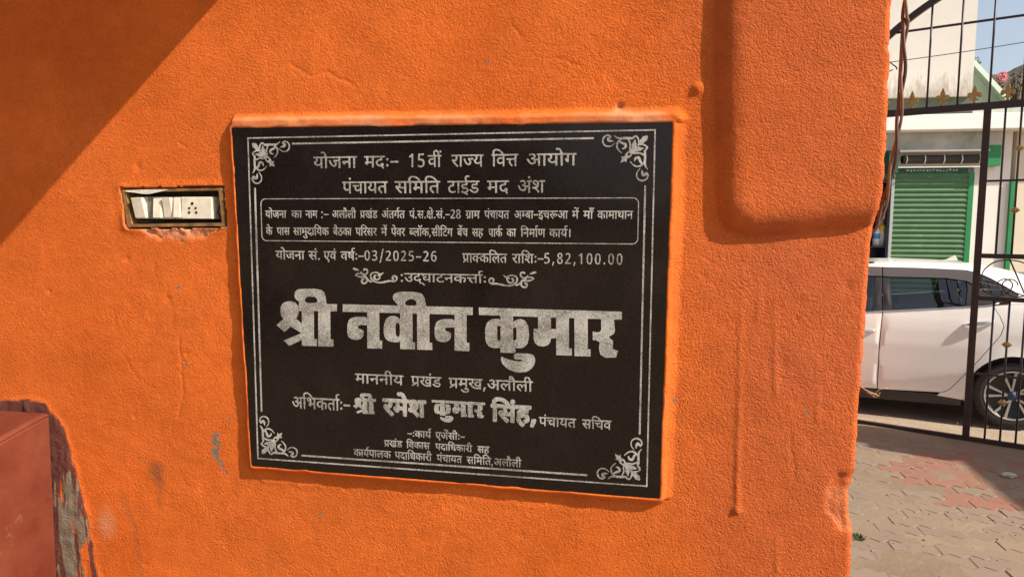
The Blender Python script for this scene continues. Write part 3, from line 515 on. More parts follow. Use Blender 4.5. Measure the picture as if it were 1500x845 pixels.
14,-3,13,3,11,6,8,13,7,14,1,13,18,9,-7,-9,-14,5,-10,-3,-13,-7,-5,-6,0,-7,5,-1,10,-7,0,-7,-5,-1,-13,4,-6,8,-6,20,5,21,-3,1,49,3,3,9,0,2,-5,0,-85,1,-2,13,-1,1,-9,-3,-5,
-12,0,-8,-25,-10,-15,-11,-6,8,2467,998,-5,7,0,8,5,6,5,0,7,-6,0,-7,-5,-8,8,2869,998,-5,5,-2,6,4,8,6,3,6,-5,3,-7,-6,-9,24,3027,1015,-14,7,-9,10,7,9,16,-10,10,0,5,2,5,10,0,
16,-10,19,-35,47,0,11,4,3,58,0,3,-3,1,-10,-2,-3,-43,-2,32,-44,6,-13,2,-15,-2,-16,-8,-11,-13,-6,25,3106,1016,-13,6,-9,13,-1,11,2,10,12,19,-14,16,-3,18,2,12,8,11,9,6,15,3,9,
-2,11,-6,7,-8,4,-8,1,-12,-3,-11,-6,-9,-10,-10,13,-16,2,-14,-2,-13,-9,-11,-11,-5,9,3105,1032,15,0,4,3,2,5,-1,16,-11,10,-11,-7,-4,-8,0,-11,21,2410,1032,-3,3,1,10,2,2,8,0,0,2,
1,37,4,16,6,7,9,5,13,0,11,-4,2,27,3,2,8,0,3,-5,0,-85,0,-2,13,-2,0,-11,-3,-2,29,2526,1032,-2,8,2,7,24,0,4,4,0,14,-2,10,-8,-4,-6,0,-5,3,-3,6,4,14,15,21,22,25,8,-7,0,-4,
-16,-17,-11,-16,3,-3,21,4,18,-1,1,40,3,3,10,-1,1,-89,2,-2,10,0,3,-2,-1,-12,31,2795,1033,-2,7,2,6,24,1,4,2,1,15,-3,11,-8,-4,-7,0,-5,4,-2,5,3,11,18,27,16,18,6,4,7,-11,-19,
-20,-9,-13,5,-3,19,4,17,-1,2,1,1,39,2,3,10,-1,2,-4,0,-85,1,-2,10,0,3,-2,-1,-12,8,2689,1045,7,1,2,7,-2,9,-6,6,-6,-4,-3,-10,2,-7,7,2433,1048,29,0,1,41,-10,9,-11,1,-5,-2,-3,
-4,6,2568,1048,26,0,0,32,-15,2,-13,-1,3,-14,6,2837,1048,27,0,-1,32,-15,2,-13,-2,3,-15,7,2933,1079,-2,12,3,4,55,0,4,-2,0,-12,-3,-2,12,3110,1083,14,8,6,11,0,10,-2,6,-3,4,-8,3,
-15,-2,-3,-3,-3,-8,0,-10,2,-8,8,2504,1116,-6,7,-1,10,4,6,8,2,7,-5,1,-11,-5,-8,8,2637,1116,-7,5,-1,12,5,6,6,2,8,-5,1,-10,-4,-8,8,2773,1116,-6,7,-1,10,5,7,7,1,8,-7,0,-9,-6,
-8,8,2906,1116,-6,5,-2,8,3,8,8,4,8,-5,2,-10,-5,-8,53,3215,1032,-2,4,1,10,14,1,2,2,0,25,-9,5,-2,8,4,11,11,11,6,-1,5,-6,1,-54,19,-1,2,2,0,53,-35,27,-1,3,7,9,3,0,25,-19,3,
16,10,1,3,-2,1,-87,3,-3,16,0,2,2,0,86,2,3,10,1,2,-2,1,-88,3,-2,21,0,2,2,0,32,-8,3,-4,6,2,8,7,10,6,5,5,1,6,-6,2,-10,25,0,2,39,6,2,8,-2,1,-88,13,-3,1,-10,-2,-3,4,3361,
1047,25,0,0,35,-25,0,8,3533,998,-5,5,-1,6,3,8,6,3,7,-6,1,-8,-4,-7,96,3479,1032,-2,3,0,9,2,3,6,0,1,2,1,39,4,14,5,7,10,5,11,0,11,-4,1,26,3,3,8,0,2,-3,1,-87,3,-2,65,1,1,
44,-4,6,-6,5,-8,1,-6,-1,-4,-4,-1,-7,3,-11,18,-6,1,-10,-3,-2,-43,0,-3,2,0,8,3,4,13,1,-3,11,2,13,10,13,15,4,16,-4,0,21,3,3,3,0,5,0,2,-3,1,-89,18,0,2,2,1,89,9,1,3,-3,1,
-88,22,-1,3,1,2,4,2,12,-4,8,-12,8,5,19,9,12,11,6,10,0,12,-5,1,24,3,3,4,0,5,-1,2,-4,1,-86,58,-1,2,2,-1,19,-23,2,-12,5,-8,11,-2,18,9,19,13,16,3,1,7,-9,-16,-21,-3,-11,2,
-8,7,-6,23,-1,1,52,3,3,3,0,5,0,3,-3,0,-87,2,-2,9,0,2,-3,0,-9,-2,-3,8,3501,1048,27,0,1,41,-4,5,-8,5,-9,0,-5,-5,-3,-14,11,3700,1048,19,-1,2,2,0,43,-7,7,-8,3,-11,-3,-6,-10,
9,-10,3,-7,1,-10,84,3923,1031,-13,5,-2,5,5,9,14,-5,10,4,2,6,-2,7,-3,3,-10,2,-2,4,2,10,8,1,6,8,2,10,-1,6,-8,4,-10,-3,-8,-12,-8,-19,-3,-3,-8,3,-2,3,13,29,14,15,13,3,11,-4,
7,-6,3,-6,1,-16,12,-2,2,2,0,43,4,2,8,-1,2,-89,1,-2,23,0,2,2,-1,32,-9,5,-2,6,3,10,7,8,5,3,4,0,6,-5,1,-10,22,0,8,13,11,7,12,1,16,-5,1,23,3,2,8,0,3,-4,0,-86,2,-2,16,0,
3,3,0,85,4,4,8,0,2,-2,0,-88,2,-2,8,0,4,-3,0,-8,-2,-3,-192,-1,-3,2,0,10,10,5,0,25,-4,3,-14,0,-5,-3,5,-8,2,-6,0,-11,-2,-6,-11,-11,63,4510,1031,-13,6,0,7,3,6,16,-5,9,4,2,
6,-2,7,-4,3,-10,3,-1,8,3,6,6,0,6,5,3,8,0,8,-2,5,-5,2,-11,-3,-8,-10,-10,-22,-5,-1,-6,3,-1,4,7,17,10,15,14,11,8,2,8,-2,8,-5,5,-8,2,-18,13,-1,1,45,2,2,9,0,3,-4,0,-86,2,
-2,16,0,3,3,0,85,2,4,10,-1,2,-3,0,-86,13,-3,1,-12,-5,-2,-66,0,-2,2,0,10,9,5,0,25,-4,3,-12,0,-5,0,-2,-3,5,-6,3,-10,-2,-16,-11,-10,-8,-2,116,4220,1032,-2,2,-1,5,1,5,2,3,37,
0,3,2,-1,9,-20,1,-8,4,-6,10,-1,9,6,13,9,10,21,-2,5,3,2,5,-3,10,-9,3,-8,1,-11,-8,-6,0,-5,5,0,8,5,6,13,3,27,18,3,-4,3,-8,-11,-8,10,-8,5,-8,1,-13,-3,-8,-5,-7,-8,-5,-11,-1,
-11,2,-4,-5,-1,-5,1,-4,4,-1,29,-1,3,-26,70,0,1,47,-11,9,-8,1,-6,-2,-3,-4,-1,-6,4,-11,14,-4,3,-3,1,-9,-2,-2,-45,-1,-3,3,0,8,3,4,13,1,-2,11,0,9,3,8,9,9,14,4,16,-5,1,21,4,
4,8,0,2,-4,1,-88,38,0,3,2,1,16,-4,9,-3,2,-8,-5,-6,0,-7,6,0,7,5,11,9,15,26,29,4,0,6,-9,-29,-33,13,-12,8,2,4,15,6,6,6,4,13,-1,5,-5,-4,-9,-11,0,-5,-3,0,-10,4,-5,8,-1,6,
3,16,24,10,-7,-11,-20,-15,-13,-12,-2,-9,3,-6,6,-5,-1,0,-22,2,-2,59,0,2,-3,1,-5,-1,-5,-2,-2,10,4023,1047,68,0,1,13,-1,2,-10,-3,-16,1,-13,8,-8,14,-21,0,-2,-3,6,4090,1073,1,-2,
1,3,0,18,-3,5,-15,-23,6,4061,1079,16,23,-1,3,-11,-1,-5,-6,-2,-11,8,4159,1079,-4,3,0,10,3,3,53,0,4,-3,0,-10,-3,-3,35,4705,987,-7,3,2,11,4,2,11,-1,6,3,6,9,4,16,-2,2,-59,1,
-1,10,2,3,15,1,2,2,0,31,-11,6,-1,10,9,13,9,5,7,-4,3,-13,28,0,1,39,3,3,9,0,3,-5,0,-85,0,-2,13,-1,2,-11,-3,-3,-13,0,-9,-26,-10,-14,-12,-6,8,4748,990,-6,7,-1,6,5,6,6,2,7,
-5,1,-8,-5,-8,4,4703,1048,29,0,0,33,-29,0,8,4927,987,-4,4,-2,6,5,8,6,0,5,-4,2,-8,-6,-6,15,4907,988,-10,5,4,13,12,14,13,5,13,-1,11,-6,8,-10,4,-13,-3,-4,-9,-2,-10,19,-11,3,
-10,-4,-9,-17,28,4822,1032,-2,3,0,10,16,2,3,2,-1,32,-8,3,-4,5,3,13,9,9,8,3,7,-5,2,-12,28,0,2,39,2,3,10,0,3,-3,0,-88,23,-1,0,89,4,3,11,-2,1,-88,1,-2,13,-1,2,-3,-1,-10,4,
4855,1048,29,0,0,33,-29,0,69,5285,1031,-8,5,-5,8,-1,8,3,10,8,8,11,3,2,-11,-10,-7,-1,-5,2,-4,6,-2,5,3,2,3,1,13,-7,12,-16,9,3,13,7,10,11,8,18,2,14,-5,1,25,4,2,8,-1,2,-3,1,
-88,18,0,2,2,0,86,3,4,3,0,6,0,3,-4,0,-88,61,0,0,26,-41,2,-6,6,0,6,6,13,11,7,5,-1,3,-3,2,-13,20,0,1,47,7,2,7,-2,0,-88,14,-4,1,-9,-3,-4,-147,0,-2,2,0,10,10,5,0,41,-8,9,
-14,3,-8,-3,-6,-5,14,-13,4,-7,2,-11,-1,-16,-4,-6,-8,-8,-8,-3,72,5007,1032,-2,7,2,7,46,1,3,2,-1,13,-5,-3,-14,0,-8,2,-8,6,-7,11,-2,14,4,14,11,11,15,2,14,-6,1,22,2,4,10,0,2,
-2,0,-42,7,-8,10,-2,5,5,0,16,-6,18,6,5,5,2,3,-4,6,-21,-1,-20,-7,-12,-13,-5,-14,5,-1,-25,4,-2,48,1,1,87,1,3,5,1,6,-1,2,-3,1,-88,23,0,2,2,0,32,-7,3,-4,5,1,7,5,10,6,5,6,
3,7,-5,3,-11,25,0,1,37,1,3,5,1,6,-1,2,-3,0,-86,3,-2,18,0,1,90,7,2,6,-2,1,-88,2,-2,10,-1,2,-2,0,-10,-2,-2,4,5179,1047,26,1,0,33,-27,0,11,5055,1068,0,27,-11,9,-8,0,-5,-2,
-4,-4,-2,-6,3,-13,9,-5,15,1,2,-2,52,53,263,1228,-7,3,2,11,3,3,10,-2,5,3,5,11,4,16,-44,2,-3,3,1,9,3,3,42,0,2,2,0,10,-2,2,-18,-3,-8,4,-6,5,-7,14,-1,11,2,11,8,12,9,5,11,
0,11,-5,2,24,10,1,3,-5,0,-40,6,-8,8,-2,5,6,1,11,-6,24,10,7,4,-6,4,-16,0,-25,-4,-8,-7,-7,-8,-2,-13,4,0,-24,3,-2,35,0,3,-4,-1,-10,-3,-2,-39,-1,-6,-23,-6,-12,-10,-9,8,266,
1318,20,0,-1,20,-6,7,-8,3,-10,-3,-3,-8,1,-13,49,411,1274,-2,4,0,10,10,3,0,38,4,16,7,9,10,4,9,0,12,-4,1,27,2,2,8,0,3,-2,0,-88,3,-3,17,1,1,88,1,4,8,0,4,-2,0,-88,1,-3,3,
0,33,1,1,18,-3,9,-8,-4,-7,0,-5,7,0,8,13,24,23,29,3,3,2,-1,6,-10,-26,-32,0,-3,4,-2,19,4,17,0,0,40,4,2,9,-1,1,-89,1,-3,12,-2,1,-10,-2,-3,6,433,1291,28,0,0,43,-12,9,-9,-1,
-6,-6,6,560,1291,25,0,-1,32,-10,2,-16,-1,3,-20,173,1019,1228,-11,4,-11,10,-3,15,2,16,-3,1,-328,1,-2,4,2,10,26,1,2,10,-2,18,-2,1,-8,-5,-6,0,-6,7,0,9,18,29,23,26,8,-10,-21,
-25,-6,-12,3,-1,21,4,17,-2,2,41,3,3,8,0,3,-5,0,-86,2,-2,19,0,1,90,3,3,9,0,2,-5,1,-88,26,0,0,34,-8,3,-4,5,3,13,7,9,8,4,7,-5,3,-12,25,0,1,36,-9,6,0,5,4,8,16,-2,4,2,2,
5,-3,10,-11,3,-8,-1,-10,-5,-14,-17,-9,7,0,3,19,21,9,5,11,2,11,-1,8,-3,7,-7,3,-9,-2,-16,-13,-15,0,-86,2,-2,48,0,0,12,-18,4,-11,10,-5,11,0,16,4,11,8,10,14,7,15,1,9,18,3,3,
10,-7,-8,-17,5,-10,-2,-13,-6,-6,-8,0,-7,6,-1,10,-5,0,-12,-5,-5,-13,2,-11,4,-5,8,-3,17,-1,3,-2,1,-24,3,-2,26,0,1,88,3,5,8,0,3,-3,0,-88,3,-2,16,0,2,2,0,86,3,5,10,0,2,-3,
0,-88,3,-2,25,1,4,11,-2,9,-3,5,-12,6,5,20,6,9,12,9,11,1,17,-5,0,24,3,3,4,1,5,-1,3,-3,1,-90,58,0,2,2,0,12,-21,-3,-11,5,-8,8,-5,18,3,16,8,10,10,5,11,0,13,-6,1,25,4,2,8,
-1,2,-3,1,-43,8,-8,8,-1,4,4,1,11,-7,26,11,7,6,-9,3,-11,2,-14,-2,-13,-4,-8,-9,-7,-12,-1,-9,4,-1,-25,2,-2,40,0,3,-4,-1,-10,-126,-2,-19,-25,-17,-14,-19,-7,9,1019,1244,14,0,16,
6,12,10,8,13,-57,1,-3,-8,0,-11,3,-7,6,707,1290,26,0,0,32,-13,3,-15,-1,3,-14,4,826,1290,27,0,-1,35,-26,-1,11,1057,1290,19,0,3,2,0,43,-7,8,-8,3,-13,-3,-7,-11,10,-10,4,-8,1,
-11,11,1153,1316,2,2,-1,20,-12,9,-6,1,-7,-2,-4,-6,-1,-8,4,-11,8,-4,14,1,98,1301,1228,-6,3,1,10,4,3,6,-2,6,1,6,9,-12,-4,-10,2,-4,4,2,9,2,3,16,-2,9,9,-45,2,-3,3,0,9,4,3,
47,0,0,13,-20,-2,-12,5,-11,13,-1,21,5,13,11,9,15,1,13,-5,0,22,3,3,8,0,3,-3,0,-88,3,-2,42,0,0,18,-13,4,-10,9,-7,13,-1,14,3,14,7,11,11,8,13,3,11,-2,11,-7,7,-9,3,-13,0,-10,
-4,-14,-5,-8,-12,-11,0,-20,71,0,0,15,-8,-3,-12,0,-7,3,-7,6,-6,10,-1,14,5,16,10,10,14,2,12,-6,1,25,8,2,5,-4,0,-42,5,-7,8,-4,4,2,2,5,0,17,-5,16,8,9,4,-1,3,-8,5,-24,-2,-14,
-8,-13,-11,-4,-12,4,0,-26,45,0,2,90,3,3,10,-1,1,-90,0,-2,10,-1,2,-2,0,-9,-2,-3,-216,-1,-8,-25,-6,-12,-10,-8,5,1323,1314,1,23,-2,4,-14,-23,12,-1,10,1467,1314,1,24,-10,9,-6,1,
-6,-2,-5,-9,0,-11,3,-5,8,-4,12,1,7,1294,1324,2,-1,2,1,13,24,-8,1,-7,-4,-3,-10,13,1386,1324,6,1,7,5,5,10,1,8,-5,15,-9,5,-8,0,-8,-2,-6,-5,-3,-16,1,-10,5,-6,97,1723,1228,-12,
5,-9,11,-3,10,1,20,-81,0,-4,4,0,9,10,5,1,35,3,18,9,10,8,3,9,0,13,-4,1,26,2,3,8,0,4,-3,0,-88,3,-2,16,0,2,2,0,86,3,5,8,0,2,-3,1,-88,3,-2,38,1,2,12,-5,15,-3,2,-8,-6,-6,
0,-6,5,-1,7,3,9,7,11,32,39,8,-8,0,-3,-28,-34,12,-11,6,-10,3,-11,-1,-18,36,0,1,13,-2,15,-2,1,-8,-5,-6,0,-5,7,0,8,14,25,21,27,5,3,7,-7,0,-3,-19,-23,-6,-9,0,-4,2,-1,21,4,
17,-1,0,40,4,3,8,0,2,-5,1,-88,40,0,2,4,1,9,-4,13,-4,4,-8,-6,-6,0,-7,7,0,8,13,22,27,32,4,1,5,-7,1,-3,-28,-34,17,-19,4,-11,-1,-20,10,0,3,-3,0,-9,-2,-3,-142,-1,-18,-24,-16,
-15,-19,-7,10,1723,1244,8,-1,12,2,10,5,12,12,7,11,-56,1,-3,-12,1,-8,3,-7,6,1640,1290,28,1,0,43,-11,8,-11,0,-5,-7,6,1825,1290,25,0,-1,33,-13,2,-13,-1,2,-16,36,2027,1228,-7,3,3,
11,3,3,12,-2,5,3,6,9,4,18,-58,1,-3,2,-1,10,2,3,15,1,2,2,0,32,-12,6,0,8,6,12,12,8,4,-2,4,-5,2,-10,28,1,1,38,3,3,9,0,3,-5,0,-86,0,-2,13,-1,2,-11,-3,-4,-13,0,-10,-28,-11,
-14,-10,-4,8,2070,1231,-6,7,-1,6,4,7,7,2,7,-6,1,-8,-5,-7,4,2025,1290,29,0,0,34,-28,1,67,2169,1228,-6,3,2,11,2,3,12,-2,4,3,6,11,4,16,-48,1,-3,2,-1,11,11,5,1,43,3,10,7,9,
12,4,7,0,11,-4,2,28,3,2,8,-1,2,-5,0,-88,59,0,0,14,-10,-3,-11,1,-8,2,-8,7,-6,10,-1,16,5,14,10,10,16,2,13,-5,1,23,3,2,8,0,3,-5,0,-88,39,0,2,2,2,10,-4,14,-5,4,-6,-6,-8,0,
-6,7,0,8,8,16,18,24,13,15,5,-2,5,-8,-28,-34,12,-11,6,-8,3,-15,0,-16,9,0,3,-3,0,-9,-2,-3,-141,-1,-7,-25,-7,-13,-12,-8,7,2166,1290,27,0,1,44,-11,8,-11,0,-5,-5,-1,-11,11,2266,
1316,2,5,-1,18,-7,6,-8,3,-11,-2,-3,-6,-1,-6,4,-13,8,-4,14,1,15,2542,1230,-6,6,4,12,9,12,12,7,12,-1,11,-6,7,-10,4,-13,-3,-5,-8,-3,-9,19,-10,4,-9,-4,-9,-17,109,2408,1275,-2,2,
-1,8,4,4,119,1,0,17,-10,3,-8,6,-13,-7,-8,-1,-13,4,-8,10,-3,20,-4,-4,-5,2,-14,-21,1,-3,11,1,3,-1,1,-10,-2,-3,-13,-2,-14,3,-11,8,-4,8,-1,21,4,10,7,7,9,5,13,0,10,-4,13,-9,9,
15,18,20,8,-10,-18,-21,-6,-16,2,-11,7,-4,7,2,5,3,-3,13,3,3,8,3,3,-3,8,-17,8,-3,1,57,7,3,7,-3,0,-89,2,-3,16,0,3,3,0,88,2,3,10,0,2,-3,0,-88,3,-3,56,1,0,46,-7,9,-9,3,-8,
-2,-5,-6,0,-12,2,-6,4,-4,20,-1,2,-9,-2,-5,-12,-2,-9,2,-8,4,-9,10,-3,13,1,13,4,8,8,9,7,3,9,0,15,-6,1,24,3,3,8,-1,2,-3,1,-42,6,-8,7,-3,6,3,2,10,-1,11,-6,17,11,8,7,-12,3,
-18,-2,-19,-4,-7,-9,-7,-8,-1,-11,5,-2,-25,3,-3,39,0,2,-2,0,-5,0,-5,-2,-2,6,2428,1324,3,0,15,24,-11,0,-6,-4,-3,-11,8,2705,1361,-2,3,-6,38,4,4,6,-1,2,-3,11,-37,-3,-4,108,2806,
1228,-9,5,-7,9,-2,15,2,17,-59,0,-4,4,0,9,2,2,23,1,3,2,1,16,-2,10,-9,-4,-6,0,-5,5,-1,8,11,23,27,34,3,-1,6,-9,-20,-24,-6,-12,4,-1,19,4,16,-1,1,40,3,3,9,0,3,-5,0,-86,2,-2,
16,0,2,2,0,86,1,4,5,2,5,-1,3,-3,0,-90,18,0,2,2,0,86,2,5,5,1,5,-1,2,-3,1,-90,46,0,0,18,-15,6,-10,8,-5,10,-2,16,3,14,8,12,9,7,16,3,14,-4,9,-5,2,-3,-3,-9,-3,-2,-16,6,
-14,-1,-8,-8,-3,-16,3,-8,4,-6,8,-3,15,-1,2,-3,1,-31,31,0,0,28,-9,4,-2,10,7,14,10,7,5,-2,3,-6,1,-55,20,0,1,90,3,4,10,-2,1,-90,1,-2,9,0,3,-3,1,-9,-2,-3,-85,-1,-9,-16,2,
-11,-4,-7,-5,-1,-6,4,-18,-12,-18,-4,-16,4,-10,10,-4,14,2,18,-18,1,-9,-27,-6,-11,-9,-7,8,2806,1244,7,-1,6,4,7,16,1,11,-22,-1,-3,-16,1,-8,10,2883,1244,8,-1,11,2,10,5,11,10,8,
13,-54,1,-4,-8,0,-11,4,-7,6,2769,1290,25,0,-1,33,-12,2,-14,-1,3,-14,65,3121,1228,-6,3,2,11,4,3,9,-2,4,3,5,9,4,18,-46,2,-3,3,0,9,4,3,45,0,1,12,-1,2,-13,-3,-11,2,-13,10,-5,
9,-1,13,1,8,5,10,7,6,9,4,10,0,11,-5,1,24,10,1,3,-5,1,-88,63,0,1,47,-9,10,-6,1,-6,-1,-4,-4,-1,-8,3,-11,16,-5,1,-9,-3,-5,-40,0,-3,3,0,8,3,4,12,1,-2,19,6,15,13,8,10,0,9,
-5,2,23,3,2,8,0,2,-5,0,-86,1,-2,8,0,4,-3,-1,-11,-4,-2,-87,0,-9,-28,-6,-12,-10,-6,8,3157,1231,-5,5,-1,8,5,7,5,2,6,-6,1,-8,-6,-8,6,3141,1316,2,-1,1,3,0,17,-3,6,-13,-23,8,
3115,1324,2,-1,2,3,12,20,-1,2,-8,1,-6,-5,-3,-7,63,3305,1274,-3,7,3,8,24,2,2,14,-2,12,-2,2,-6,-5,-8,1,-5,5,0,8,4,11,13,21,21,25,8,-11,-21,-25,-4,-10,3,-2,17,4,18,-1,1,41,4,
2,8,0,2,-4,0,-88,55,0,-1,10,-26,2,-8,7,-3,8,1,11,4,10,-6,18,2,19,17,25,6,6,3,-2,5,-8,-18,-24,-2,-12,2,-9,5,-5,7,-2,9,0,6,4,2,6,0,6,-10,10,5,12,8,-4,7,-8,4,-18,-4,-11,
-7,-8,-14,-5,-15,2,-3,-5,0,-6,5,-4,31,-1,2,-24,12,-3,0,-13,6,3343,1291,24,-1,0,33,-11,2,-15,-1,3,-20,75,3686,1228,-9,6,-6,8,-1,12,3,20,-136,0,-3,2,0,11,8,3,1,2,0,37,4,16,7,
9,7,4,10,0,10,-4,0,26,3,3,8,0,2,-3,1,-88,2,-2,14,0,2,2,0,86,3,5,8,0,2,-3,0,-88,3,-2,49,1,0,13,-13,-3,-9,2,-14,13,-2,10,0,14,2,10,7,8,5,4,8,1,7,0,9,-5,1,22,2,3,7,0,
3,-5,0,-40,6,-8,8,-2,4,4,1,13,-5,24,8,7,3,-2,7,-26,-1,-19,-4,-8,-8,-7,-6,-2,-12,4,-1,-24,3,-2,34,0,2,-3,0,-9,-4,-4,-38,-1,-5,-16,1,-10,5,-5,12,2,3,-10,-2,-3,-6,-3,6,3556,
1290,25,0,0,44,-8,8,-12,0,-4,-5,8,3660,1318,18,0,0,20,-6,7,-8,3,-8,-3,-4,-8,1,-13,41,3787,1274,-3,7,3,8,44,2,-1,13,-18,-3,-14,9,-7,13,-1,13,4,14,9,10,8,3,6,0,14,-5,0,23,4,
2,8,0,2,-2,0,-42,6,-9,8,-3,5,6,0,19,-6,16,7,6,3,2,3,-3,7,-24,-1,-20,-7,-12,-11,-5,-14,5,0,-26,47,0,0,88,3,4,10,-1,1,-89,1,-3,11,-2,0,-13,8,3829,1317,2,3,-1,19,-10,8,-11,
0,-5,-10,2,-15,6,-4,93,4010,1228,-10,3,-11,10,-4,14,2,18,-7,2,-2,3,0,10,10,2,2,2,0,86,3,5,9,0,3,-3,0,-88,4,-2,59,0,0,26,-42,2,-5,3,-2,8,5,13,12,9,5,-1,3,-4,3,-13,21,1,
0,46,3,3,3,1,5,-1,3,-3,2,-90,25,0,0,34,-9,5,-3,6,4,10,8,10,5,3,6,-2,3,-5,2,-10,26,1,1,38,2,3,3,1,7,-1,2,-3,1,-90,21,1,0,89,3,3,5,1,5,-1,2,-5,0,-88,20,0,0,40,3,13,
11,13,15,2,11,-3,9,-13,2,-52,15,0,1,90,3,4,11,-2,0,-90,2,-2,10,0,2,-3,1,-9,-3,-4,-117,0,-5,-12,0,-15,2,-3,6,-2,11,3,5,-11,-5,-4,-11,-3,-13,4,-8,8,-2,16,4,18,-2,1,-102,0,
-17,-24,-17,-14,-19,-8,10,4010,1244,8,-1,13,2,10,5,12,11,8,12,-57,1,-4,-8,0,-11,4,-7,4,4125,1290,26,0,0,35,-27,-1,8,4238,1290,19,0,2,2,0,42,-2,6,-4,2,-9,0,-5,-7,86,4590,1228,
-10,5,-7,9,-1,15,4,17,-207,1,-2,7,2,7,52,1,2,2,-1,46,-8,7,-9,3,-8,-1,-5,-4,-2,-14,3,-8,10,-4,14,1,4,-7,0,-5,-2,-3,-19,-2,-15,7,-8,10,-3,16,3,14,9,10,11,5,12,0,13,-6,2,
25,3,2,8,-1,3,-5,0,-40,10,-9,9,-1,4,4,2,13,-8,24,12,7,5,-9,5,-16,1,-11,-2,-13,-6,-7,-8,-6,-11,-1,-13,4,0,-26,56,-1,1,90,2,3,10,0,4,-5,0,-88,28,0,6,12,-2,9,-2,4,-14,7,6,
21,9,12,10,5,11,1,18,-5,1,25,3,2,10,0,2,-5,1,-86,0,-2,13,-1,2,-10,-4,-5,-16,0,-5,-11,-1,-9,1,-7,4,-3,6,-2,11,2,5,-10,-3,-3,-8,-3,9,4640,1274,-3,5,0,99,3,5,8,1,4,-2,0,-4,
0,-99,-3,-5,12,4557,1290,22,0,3,2,0,43,-8,7,-9,4,-8,-1,-7,-3,-6,-10,11,-10,4,-8,0,-12,27,103,472,1555,-6,2,-3,3,3,12,3,2,16,-1,7,3,8,13,4,19,-118,0,-4,4,2,12,21,1,6,11,1,
6,-3,10,-19,11,2,11,5,13,12,13,12,5,16,1,21,-6,0,28,3,4,11,0,4,-2,0,-102,4,-3,26,1,0,102,2,4,4,0,10,0,3,-4,0,-100,2,-3,117,1,0,17,-45,0,-6,4,-3,11,14,14,5,13,-2,10,-5,
3,-11,0,-10,-7,-8,-12,-14,-32,-10,3,-5,3,8,21,12,22,15,15,13,5,12,0,9,-4,11,-12,2,-8,-1,-13,-9,-18,28,0,0,67,3,4,5,0,8,0,2,-4,1,-102,84,0,0,30,-55,2,-7,5,-2,6,6,15,8,8,
7,3,6,0,6,-5,3,-16,29,1,0,55,3,2,9,0,4,0,2,-4,0,-102,28,-1,2,3,0,102,8,2,8,0,2,-2,0,-102,2,-3,16,-2,1,-11,-2,-4,-306,0,-2,-1,-10,-29,-11,-14,-12,-8,12,426,1626,29,-1,3,3,
0,49,-8,7,-11,5,-18,-2,-5,-3,-6,-10,14,-11,4,-8,2,-11,8,999,1568,-9,7,-1,8,5,8,9,2,9,-7,1,-8,-6,-9,33,896,1608,-4,4,1,11,2,2,35,0,3,3,2,16,-2,9,-3,7,-8,-6,-8,-2,-8,3,-6,
8,4,14,22,27,27,26,6,3,10,-11,-28,-26,-11,-14,6,-3,26,4,29,-1,1,48,3,2,14,0,2,-4,0,-100,2,-3,16,-1,2,-3,-1,-11,-4,-2,6,952,1626,39,0,0,37,-18,3,-24,-2,5,-22,11,1050,1706,-8,
5,-3,9,4,10,4,3,6,2,6,-2,5,-5,2,-11,-2,-6,-5,-4,8,1291,1568,-8,7,-1,8,5,8,7,2,8,-6,1,-9,-5,-8,65,1129,1608,-4,4,0,11,2,2,10,0,1,3,0,46,3,16,11,14,39,30,2,9,-5,14,2,3,
9,7,4,-2,7,-16,0,-16,-9,-14,-37,-26,-5,-6,-4,-15,1,-46,35,0,-1,43,-3,5,-7,3,-2,3,2,12,3,2,13,-5,10,-12,2,-11,1,-40,75,0,1,51,-3,5,-7,6,-12,4,-12,-2,-6,-6,-1,-12,5,-11,13,
-5,16,1,3,-2,0,-13,-5,-2,-13,-1,-19,4,-11,10,-6,15,0,16,8,14,16,10,19,0,14,-5,1,27,7,2,7,0,2,-2,0,-102,1,-2,16,-3,1,-11,-3,-4,69,1572,1555,-14,7,-7,10,-2,16,5,20,-168,0,-2,
8,0,7,2,2,66,0,3,3,-1,52,-10,9,-10,3,-11,0,-9,-5,-3,-13,4,-12,8,-5,8,-1,18,2,2,-3,1,-7,0,-4,-5,-4,-19,-1,-11,2,-8,4,-8,7,-7,12,-2,15,3,9,5,8,13,10,15,3,13,-1,14,-5,1,
27,2,2,13,0,2,-4,1,-102,26,-1,1,44,3,13,4,8,8,8,13,5,16,0,16,-6,1,33,3,2,13,0,2,-4,0,-100,1,-3,16,-1,2,-11,-3,-5,-22,-1,-6,-13,-1,-11,2,-7,4,-3,8,-2,13,4,6,-13,-3,-3,-8,
-3,3,1530,1626,31,0,0,42,8,1618,1632,-8,7,-2,9,6,10,7,2,10,-7,2,-8,-5,-10,10,1519,1640,2,-1,1,2,26,35,4,6,-2,2,-13,3,-8,-1,-6,-4,-4,-11,9,1653,1663,-2,3,0,5,0,8,2,2,74,1,
4,-3,0,-13,-2,-3,8,1617,1694,-8,7,-1,10,5,8,10,2,9,-7,1,-10,-7,-8,9,2013,1567,-3,4,-44,189,4,4,9,0,4,-3,43,-188,1,-4,-3,-2,19,1778,1588,-10,3,-6,5,-7,7,-5,11,-6,29,0,34,5,
27,9,17,13,11,16,2,10,-3,8,-5,11,-16,7,-29,0,-32,-5,-30,-10,-19,-14,-10,44,1887,1588,-21,7,-11,10,6,9,3,2,13,-7,11,-3,13,2,6,5,4,12,-5,16,-10,7,-22,3,-2,3,0,10,3,4,16,0,16,
5,5,7,3,11,-4,15,-12,9,-20,1,-21,-7,-3,0,-1,14,1,3,11,5,14,3,19,-1,10,-3,9,-5,12,-16,3,-18,-5,-19,-8,-8,-11,-7,13,-10,5,-9,2,-14,-2,-14,-7,-10,-8,-7,-9,-4,27,2090,1589,-19,
